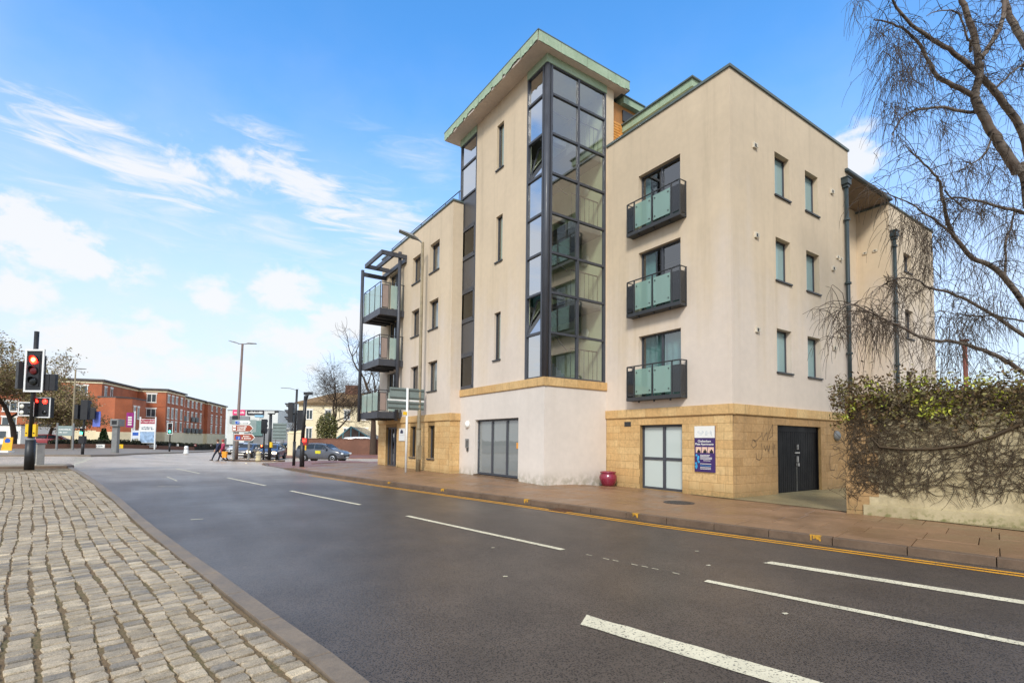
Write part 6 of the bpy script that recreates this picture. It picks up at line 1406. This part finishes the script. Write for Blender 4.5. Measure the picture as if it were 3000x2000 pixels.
def bare_tree(name, label, loc, h, seed, r0=.25, spread=.5, depth=5, trunk=.28, twig=M_TWIG, bark=None, rmin=.012, upb=.12, kids=(3, 4), leaf=None, nleaf=0, leafsz=.12):
    rnd = random.Random(seed); t_ = thing(name, label, 'tree', loc, 0, local=True); tr = MB(); tw = MB(); ends = []
    def grow(p0, d, L, r, lev):
        n = 4 if lev < 3 else 3; pts, dd = limb_pts(p0, d, L, n, .1+.05*lev, rnd, upb*(.5 if lev else 0)); r1 = max(rmin*.7, r*.55)
        rs_ = [r+(r1-r)*i/n for i in range(n+1)]; (tr if lev < 2 else tw).tube(pts, rs_, 8 if lev == 0 else (5 if lev < 2 else 3), cap=False)
        if lev >= depth: ends.append(pts[-1]); return
        for k in range(rnd.randint(*kids)+(1 if lev > 1 else 0)):
            f = rnd.uniform(.35, 1.0) if lev else rnd.uniform(.55, 1.0); i = min(n-1, int(f*n)); q = pts[i].lerp(pts[i+1], f*n-i)
            ax = Vector((rnd.gauss(0, 1), rnd.gauss(0, 1), rnd.gauss(0, .35))).normalized(); nd = (dd*(1-spread)+ax*spread*1.15+Vector((0, 0, upb))).normalized(); grow(q, nd, L*rnd.uniform(.58, .82), max(rmin*.8, r1*rnd.uniform(.55, .85)), lev+1)
        grow(pts[-1], dd, L*.75, r1, lev+1)
    grow((0, 0, -.1), (rnd.uniform(-.05, .05), rnd.uniform(-.05, .05), 1), h*trunk, r0, 0)
    tr.build('trunk', bark or M_BARK, t_, smooth=True); tw.build('crown', twig, t_)
    if leaf: leaf_cloud(rnd, nleaf, lambda: rnd.choice(ends)+Vector((rnd.gauss(0, .25), rnd.gauss(0, .25), rnd.gauss(0, .2))), leafsz).build('foliage', leaf, t_)
    return t_
bare_tree('bare_tree', 'bare spreading tree in front of the cream house', tuple(spot(984, 72)), 24, 4, .32, .66, 5, .2, kids=(3, 4))
bare_tree('bare_tree', 'big bare tree with thick trunk at the end of the brick wall', tuple(spot(1094, 64.0)), 23, 12, .45, .55, 5, .25, kids=(2, 3))
bare_tree('bare_tree', 'small bare tree beyond the grey road sign', tuple(spot(858, 85)), 8, 21, .14, .5, 4, .28, kids=(2, 3))
LV = [pm('bud_olive', S(134, 122, 72), .8), pm('bud_brown', S(148, 124, 98), .8), pm('bud_dark', S(110, 100, 64), .8)]; M_TWIGL = pm('twig_tan', S(128, 108, 84), .9, .2, 5)
bare_tree('twiggy_tree', 'large twiggy budding tree at left edge behind the red signal', tuple(spot(40, 58)), 25, 33, .34, .6, 5, .2, kids=(3, 4), leaf=LV, nleaf=30000, leafsz=.12, twig=M_TWIGL)
bare_tree('twiggy_tree', 'smaller twiggy budding tree in front of the nearest brick block', tuple(spot(140, 56)), 16, 35, .22, .66, 5, .2, kids=(3, 4), leaf=LV, nleaf=16000, leafsz=.11, twig=M_TWIGL)
p = spot(303, 60); t_ = thing('cone_shrub', 'small green cone shaped conifer before the brick flats', 'shrub', tuple(p), 0, local=True); rc = random.Random(3)
def cone_s(): z = rc.uniform(.1, 2.3); r = (.72*(1-z/2.6)+.08)*math.sqrt(rc.random())*min(1, .5+z); a = rc.uniform(0, 6.28); return Vector((r*math.cos(a), r*math.sin(a), z))
leaf_cloud(rc, 2200, cone_s, .1, up=.8).build('foliage', [pm('conifer1', S(58, 84, 36), .8), pm('conifer2', S(84, 106, 44), .8), pm('conifer3', S(40, 60, 30), .8)], t_); m = MB(); m.tube([(0, 0, -.1), (0, 0, 1.9)], [.06, .02], 6); m.build('trunk', M_BARK, t_)
p = spot(957, 71); t_ = thing('olive_shrub', 'round olive green shrub behind brick wall under bare tree', 'shrub', tuple(p), 0, local=True)
def ball_s(): v = Vector((rc.gauss(0, 1), rc.gauss(0, 1), rc.gauss(0, 1))).normalized()*(rc.random()**.4); return Vector((v.x*1.5, v.y*1.5, 3.4+v.z*2.4))
leaf_cloud(rc, 3000, ball_s, .14).build('foliage', [pm('olive1', S(96, 98, 52), .8), pm('olive2', S(118, 112, 62), .8), pm('olive3', S(74, 78, 44), .8)], t_); m = MB(); m.tube([(0, 0, -.1), (.1, 0, 3.5)], [.12, .05], 6); m.build('trunk', M_BARK, t_)
# ---- silver birch at right
BD = 12.5
def bpt(x, y, dd=0.0): return at(2400+x/1.3635, y/1.3635, BD+dd)
LIMBS = [([(892, 1640), (882, 1300), (868, 1050), (852, 850), (832, 720), (800, 650)], .18, .12, 0, 0), ([(795, 690), (745, 612), (692, 530), (640, 440), (622, 380), (634, 330), (640, 270), (628, 180), (600, 90), (572, 0), (555, -80)], .115, .05, 0, -.6),
 ([(838, 620), (800, 500), (742, 420), (690, 350), (640, 300), (590, 252), (520, 200), (440, 150), (370, 100), (310, 30), (275, -40)], .09, .02, .3, -1.2), ([(622, 390), (560, 352), (480, 312), (450, 270), (400, 180), (340, 120), (280, 90), (215, 80)], .06, .012, -.2, -1.0),
 ([(640, 450), (560, 446), (500, 430), (430, 435), (360, 450), (305, 510), (290, 590)], .045, .008, 0, -.8), ([(645, 235), (690, 170), (730, 90), (742, 0), (745, -60)], .06, .04, -.3, .4), ([(840, 200), (790, 120), (752, 40), (735, -40)], .085, .06, .2, .4),
 ([(605, 205), (605, 170), (590, 150), (560, 60), (490, 40), (430, 62)], .035, .008, -.4, -1), ([(850, 1260), (780, 1160), (700, 1070), (610, 1030), (545, 950), (512, 880), (495, 800), (480, 730), (455, 690), (400, 640), (340, 580)], .07, .01, 0, -1.4),
 ([(835, 852), (780, 842), (700, 820), (620, 800), (540, 790), (470, 805)], .05, .01, 0, -1), ([(545, 950), (490, 900), (420, 850), (350, 805), (260, 770), (180, 720)], .03, .005, -.8, -1.8), ([(855, 1520), (760, 1450), (680, 1410), (600, 1380), (520, 1362), (460, 1360), (390, 1340), (330, 1305), (260, 1275), (190, 1240), (130, 1215), (80, 1240), (60, 1290)], .055, .005, 0, -1.9),
 ([(850, 1365), (760, 1300), (680, 1250), (590, 1200), (510, 1165), (440, 1150), (395, 1120), (330, 1110), (250, 1140), (200, 1180)], .05, .005, .3, -1.4), ([(740, 1105), (745, 1040), (745, 960), (770, 900), (780, 830)], .03, .02, -.2, 0), ([(320, 1300), (240, 1288), (140, 1298), (70, 1322), (48, 1365)], .012, .004, -1.6, -1.9),
 ([(850, 1290), (700, 1262), (640, 1262), (560, 1255), (470, 1238)], .025, .006, .4, -.4), ([(700, 360), (760, 300), (818, 250), (860, 190)], .03, .015, -.2, .3), ([(500, 760), (540, 800), (600, 840), (660, 860)], .02, .006, -1.2, -.6), ([(690, 545), (660, 620), (600, 660), (540, 690)], .03, .006, 0, -.6)]
rb2 = random.Random(17); bt = at(3035, 1330, BD); birch = thing('birch_tree', 'bare silver birch with drooping twigs behind ivy wall at right', 'tree', (bt.x, bt.y, zp(12.1, 3))); TR = MB(); TW = MB()
def hang(p0, L, r=.0055):
    d = Vector((rb2.gauss(0, .45), rb2.gauss(0, .45), rb2.uniform(-.5, .15))); pts, _ = limb_pts(p0, d, L, 5, .10, rb2, 0, .75); TW.tube(pts, [r, r*.95, r*.85, r*.75, r*.65, r*.5], 3, cap=False); return pts
for pts, r0, r1, d0, d1 in LIMBS:
    n = len(pts); W_ = [bpt(x, y, d0+(d1-d0)*i/(n-1)) for i, (x, y) in enumerate(pts)]; S2 = []
    for i in range(n-1):      # smooth the surveyed line
        a, b, c, d = W_[max(i-1, 0)], W_[i], W_[i+1], W_[min(i+2, n-1)]
        for k in range(4): q = k/4; S2.append(.5*((2*b)+(c-a)*q+(2*a-5*b+4*c-d)*q*q+(3*b-a-3*c+d)*q*q*q))
    S2.append(W_[-1]); N = len(S2); TR.tube([v+Vector((rb2.gauss(0, .008), rb2.gauss(0, .008), rb2.gauss(0, .008))) for v in S2], [r0+(r1-r0)*i/(N-1) for i in range(N)], 9 if r0 > .05 else 5, cap=False)
    if r0 > .2: continue
    Ltot = sum((S2[i+1]-S2[i]).length for i in range(N-1)); cnt = int(Ltot/.13)
    for _ in range(cnt):
        f = rb2.uniform(.12, 1.0)*(N-1); i = min(N-2, int(f)); q = S2[i].lerp(S2[i+1], f-i); thin = (i/N)
        d = Vector((rb2.gauss(0, .8), rb2.gauss(0, .8), rb2.gauss(.15, .5))); L = rb2.uniform(.25, .9)*(1.1 if r0 > .05 else .7); bp_, _ = limb_pts(q, d, L, 4, .16, rb2, .0, .35); rr0 = rb2.uniform(.006, .011)
        TW.tube(bp_, [rr0, rr0*.9, rr0*.75, rr0*.6, rr0*.5], 3, cap=False)
        for _k in range(rb2.randint(2, 4)):
            j = rb2.randint(1, 4); h_ = hang(bp_[j], rb2.uniform(.25, .95))
            if rb2.random() < .5: hang(h_[2], rb2.uniform(.15, .5), .004)
TR.build('trunk', M_BIRCH, birch, smooth=True); TW.build('crown', M_TWIG, birch)
# dense hanging tresses seen against the sky
rb2.seed(23); TS = MB()
for x, y, w, L, n_ in [(250, 110, 60, 1.0, 60), (300, 190, 60, 1.5, 90), (320, 300, 60, 1.4, 80), (290, 420, 50, 1.0, 60), (400, 240, 70, 1.2, 70), (500, 500, 60, 1.0, 60), (380, 870, 80, 1.1, 110), (440, 950, 60, 1.1, 80), (200, 1250, 90, 1.0, 90), (280, 1290, 70, 1.2, 60), (560, 640, 90, 1.0, 60), (640, 800, 90, 1.0, 80), (560, 1280, 120, 1.3, 110), (520, 1390, 90, 1.1, 70), (700, 1180, 100, 1.2, 80), (700, 640, 100, 1.2, 70), (760, 920, 60, 1.2, 60), (160, 10, 30, .8, 30), (600, 1060, 80, 1.0, 60), (430, 1060, 60, .9, 60)]:
    for _ in range(n_):
        p0 = bpt(x+rb2.gauss(0, w*.6), y+rb2.gauss(0, w*.35), rb2.uniform(-1.6, .3)); d = Vector((rb2.gauss(0, .35), rb2.gauss(0, .35), rb2.uniform(-.9, -.1))); pts, _ = limb_pts(p0, d, L*rb2.uniform(.4, 1.1), 5, .12, rb2, 0, .5); r = rb2.uniform(.0035, .006); TS.tube(pts, [r, r, r*.9, r*.8, r*.7, r*.5], 3, cap=False)
TS.build('twig_tresses', M_TWIG, birch)
# ---- garden wall with ivy
W0 = Vector((11.9, 4.95)); WD = Vector((.228, -.974)).normalized(); WN_ = Vector((-WD.y*-1, 0)); WN_ = Vector((WD.y, -WD.x))  # facing the road
if WN_.x > 0: WN_ = -WN_
WL, WH = 9.0, 2.62; zw = lambda s: zp(11.9, 4.9)-.02
def wp(s, z, d=0.0): q = W0+WD*s+WN_*d; return Vector((q.x, q.y, z))
gwall = thing('garden_wall', 'pale rendered garden wall overgrown with ivy at right', 'wall', (W0.x, W0.y, zw(0)))
t = NT('old_wall_render'); p_ = t.pos(); n1 = t.noise(p_, 1.5, 6, .65); n2 = t.noise(p_, 9, 5, .6); sp = t.n('ShaderNodeSeparateXYZ'); t.l(p_, sp.inputs[0])
c = t.mix(t.ramp(n1, .35, .65), S(188, 172, 136), S(164, 148, 112)); moss = t.math('MULTIPLY', t.ramp(sp.outputs[2], .42, .12), t.ramp(n2, .42, .66)); c = t.mix(moss, c, S(112, 108, 66)); t.col(t.mix(1.0, c, t.gray(t.ramp(n2, .3, .7, .85, 1.1)), 'MULTIPLY')); t.set(Roughness=.9); t.bump(n2, .5, .012); M_OLDW = t.m
m = MB(); q = [wp(.35, 0), wp(WL, 0), wp(WL, 0, -.3), wp(.35, 0, -.3)]; m.prism([(v.x, v.y) for v in q], -.2, WH); m.build('wall', M_OLDW, gwall)
m = MB(); q = [wp(.3, 0, .05), wp(WL, 0, .05), wp(WL, 0, -.0), wp(.3, 0, -.0)]; m.prism([(v.x, v.y) for v in q], -.2, .33); m.build('plinth', M_OLDW, gwall)
for i in range(9): m = MB(); z0 = -.1+.3*i; a, b = (0, .4) if i % 2 else (0, .56); q = [wp(a, 0, .012), wp(b, 0, .012), wp(b, 0, -.32), wp(a, 0, -.32)]; m.prism([(v.x, v.y) for v in q], z0+.004, z0+.296); m.build('quoin', M_STONE2, gwall)
ri = random.Random(41); ivy = thing('ivy', 'bare ivy stems with yellow green leafy top covering the garden wall', 'climbing plant', (W0.x, W0.y, zw(0)))
ST = MB(); M_STEM = pm('ivy_stem', S(74, 60, 42), .9, .25, 8); M_STEM2 = pm('ivy_stem_pale', S(104, 82, 64), .9, .25, 8)
big = [(.45, 1.72), (.6, 1.52), (1.0, 1.48), (1.45, 1.5), (1.9, 1.58), (2.3, 1.75), (2.7, 2.0), (3.2, 2.25), (4.2, 2.4)]
BS = MB(); BS.tube([wp(s, z, .04) for s, z in big], [.012, .022, .024, .026, .028, .03, .032, .034, .03], 7); BS.build('main_stem', M_STEM, ivy, smooth=True)
def strand(s, z, a, n, step, r, wig=.35, pull=0.0):
    pts = []
    for i in range(n):
        pts.append(wp(s, z, .012+ri.uniform(0, .03))); a += ri.gauss(0, wig); s += math.cos(a)*step; z += math.sin(a)*step
        if pull: a += pull*math.sin(R(-90)-a)
        if z < .42+.12*math.sin(s*3) or z > WH+.1 or s < .02 or s > WL-.1: break
    if len(pts) > 2: ST.tube(pts, [r*(1-.6*i/len(pts)) for i in range(len(pts))], 3, cap=False)
for i in range(1700):
    s = ri.uniform(.05, 6.2) if ri.random() < .85 else ri.uniform(.05, .8); strand(s, ri.uniform(.75, WH), ri.choice((R(-90), R(-90), 0, R(180), R(-40), R(-140)))+ri.gauss(0, .5), ri.randint(5, 14), ri.uniform(.05, .11), ri.uniform(.0035, .0085))
for c_s, c_z, k in ((.45, 1.0, 60), (2.2, 1.25, 90), (3.3, 1.35, 70), (4.3, 1.0, 110), (1.4, 1.2, 40), (5.2, 1.6, 70)):
    for i in range(k): strand(c_s+ri.gauss(0, .28), c_z+ri.gauss(0, .3), ri.uniform(0, 6.28), ri.randint(4, 9), .06, ri.uniform(.003, .007), .5)
ST.build('stems', M_STEM, ivy)
ER = MB()      # stems wrapping the wall end
for i in range(130):
    z = ri.uniform(.4, 2.6); pts = [wp(ri.uniform(-.03, .25), z, .02)]; q = Vector((pts[0].x, pts[0].y, z))
    pts, _ = limb_pts(q, (ri.gauss(0, .4), ri.gauss(.2, .4), ri.gauss(0, 1)), ri.uniform(.15, .5), 4, .3, ri); ER.tube(pts, .005, 3, cap=False)
ER.build('end_stems', M_STEM, ivy)
def top_s():
    s = ri.uniform(-.25, 7.5); bump_ = .12*math.sin(s*2.1)+.08*math.sin(s*5.3+1); z = WH+.02+ri.gauss(0, .17)+bump_*.6
    if ri.random() < .34: z -= ri.uniform(.1, .6)
    return wp(s, z, ri.gauss(.05, .17) if z < WH else ri.gauss(-.1, .25))
LM = [pm('ivy_brown', S(104, 82, 52), .7, .2), pm('ivy_olive', S(112, 104, 54), .6, .2), pm('ivy_dark', S(80, 66, 44), .7, .2)]; LB = [pm('ivy_lime', S(176, 176, 60), .5, .15), pm('ivy_yellow', S(150, 158, 52), .5, .15), pm('ivy_olive', S(118, 116, 48), .6)]
leaf_cloud(ri, 11000, top_s, .038).build('foliage', LM, ivy)
cl_ = [(ri.uniform(-.1, 6), ri.uniform(-.5, .25)) for _ in range(64)]
def clump(): s, dz = ri.choice(cl_); return wp(s+ri.gauss(0, .07), WH+dz+ri.gauss(0, .06), ri.gauss(.12, .08) if dz < .05 else ri.gauss(0, .15))
leaf_cloud(ri, 2000, clump, .036).build('young_leaves', LB, ivy)
SP = MB()
for i in range(420): q = top_s(); pts, _ = limb_pts(q, (ri.gauss(0, .8), ri.gauss(0, .8), ri.gauss(.5, .6)), ri.uniform(.12, .42), 4, .25, ri); SP.tube(pts, [.005, .0045, .004, .003, .002], 3, cap=False)
SP.build('sprays', M_STEM, ivy)
# moss and weeds along the foot of the walls
WG = MB(); rg = random.Random(77); GM = [pm('weed_green', S(86, 92, 44), .8), pm('weed_olive', S(108, 100, 58), .8), pm('weed_dark', S(60, 60, 36), .8)]
def tuft(x, y, z, n, s):
    for _ in range(n):
        a = rg.uniform(0, 6.28); L = s*rg.uniform(.4, 1.2); bx, by = x+rg.gauss(0, s*.8), y+rg.gauss(0, s*.8); w = .004; WG.add([(bx-w, by, z-.01), (bx+w, by+w, z-.01), (bx+math.cos(a)*L*.6, by+math.sin(a)*L*.6, z+L)], [(0, 1, 2)], rg.randrange(3))
for y in np.arange(YC, YT, .05): tuft(XW-.03-abs(rg.gauss(0, .02)), y, zp(XW-.05, y), 3, .025+(.03 if rg.random() < .12 else 0))
for y in np.arange(YT, 17.9, .05): tuft(XT-.02-abs(rg.gauss(0, .03)), y, zp(XT-.05, y), 3, .025+(.04 if rg.random() < .1 else 0))
for y in np.arange(18, 26, .06): tuft(XL-.02-abs(rg.gauss(0, .03)), y, zp(XL-.05, y), 3, .025+(.12 if 22.6 < y < 23.6 else 0))
for s in np.arange(.2, 7.5, .04): v = wp(s, 0, .08+abs(rg.gauss(0, .03))); tuft(v.x, v.y, zp(v.x, v.y), 3, .03)
for x in np.arange(XW, 18.5, .06): tuft(x, YC-.03, zp(12.1, YC)+.02, 2, .03)
for _ in range(700):
    y = rg.uniform(1.5, 20); x = kin(y)-rg.uniform(.0, 3.5)*rg.random(); tuft(x, y, zi(x, y)-.02, 2, .016)
o = WG.build('weeds', GM); tag(o, 'small weeds and moss along the wall foot and sett joints', 'weeds', kind='stuff')
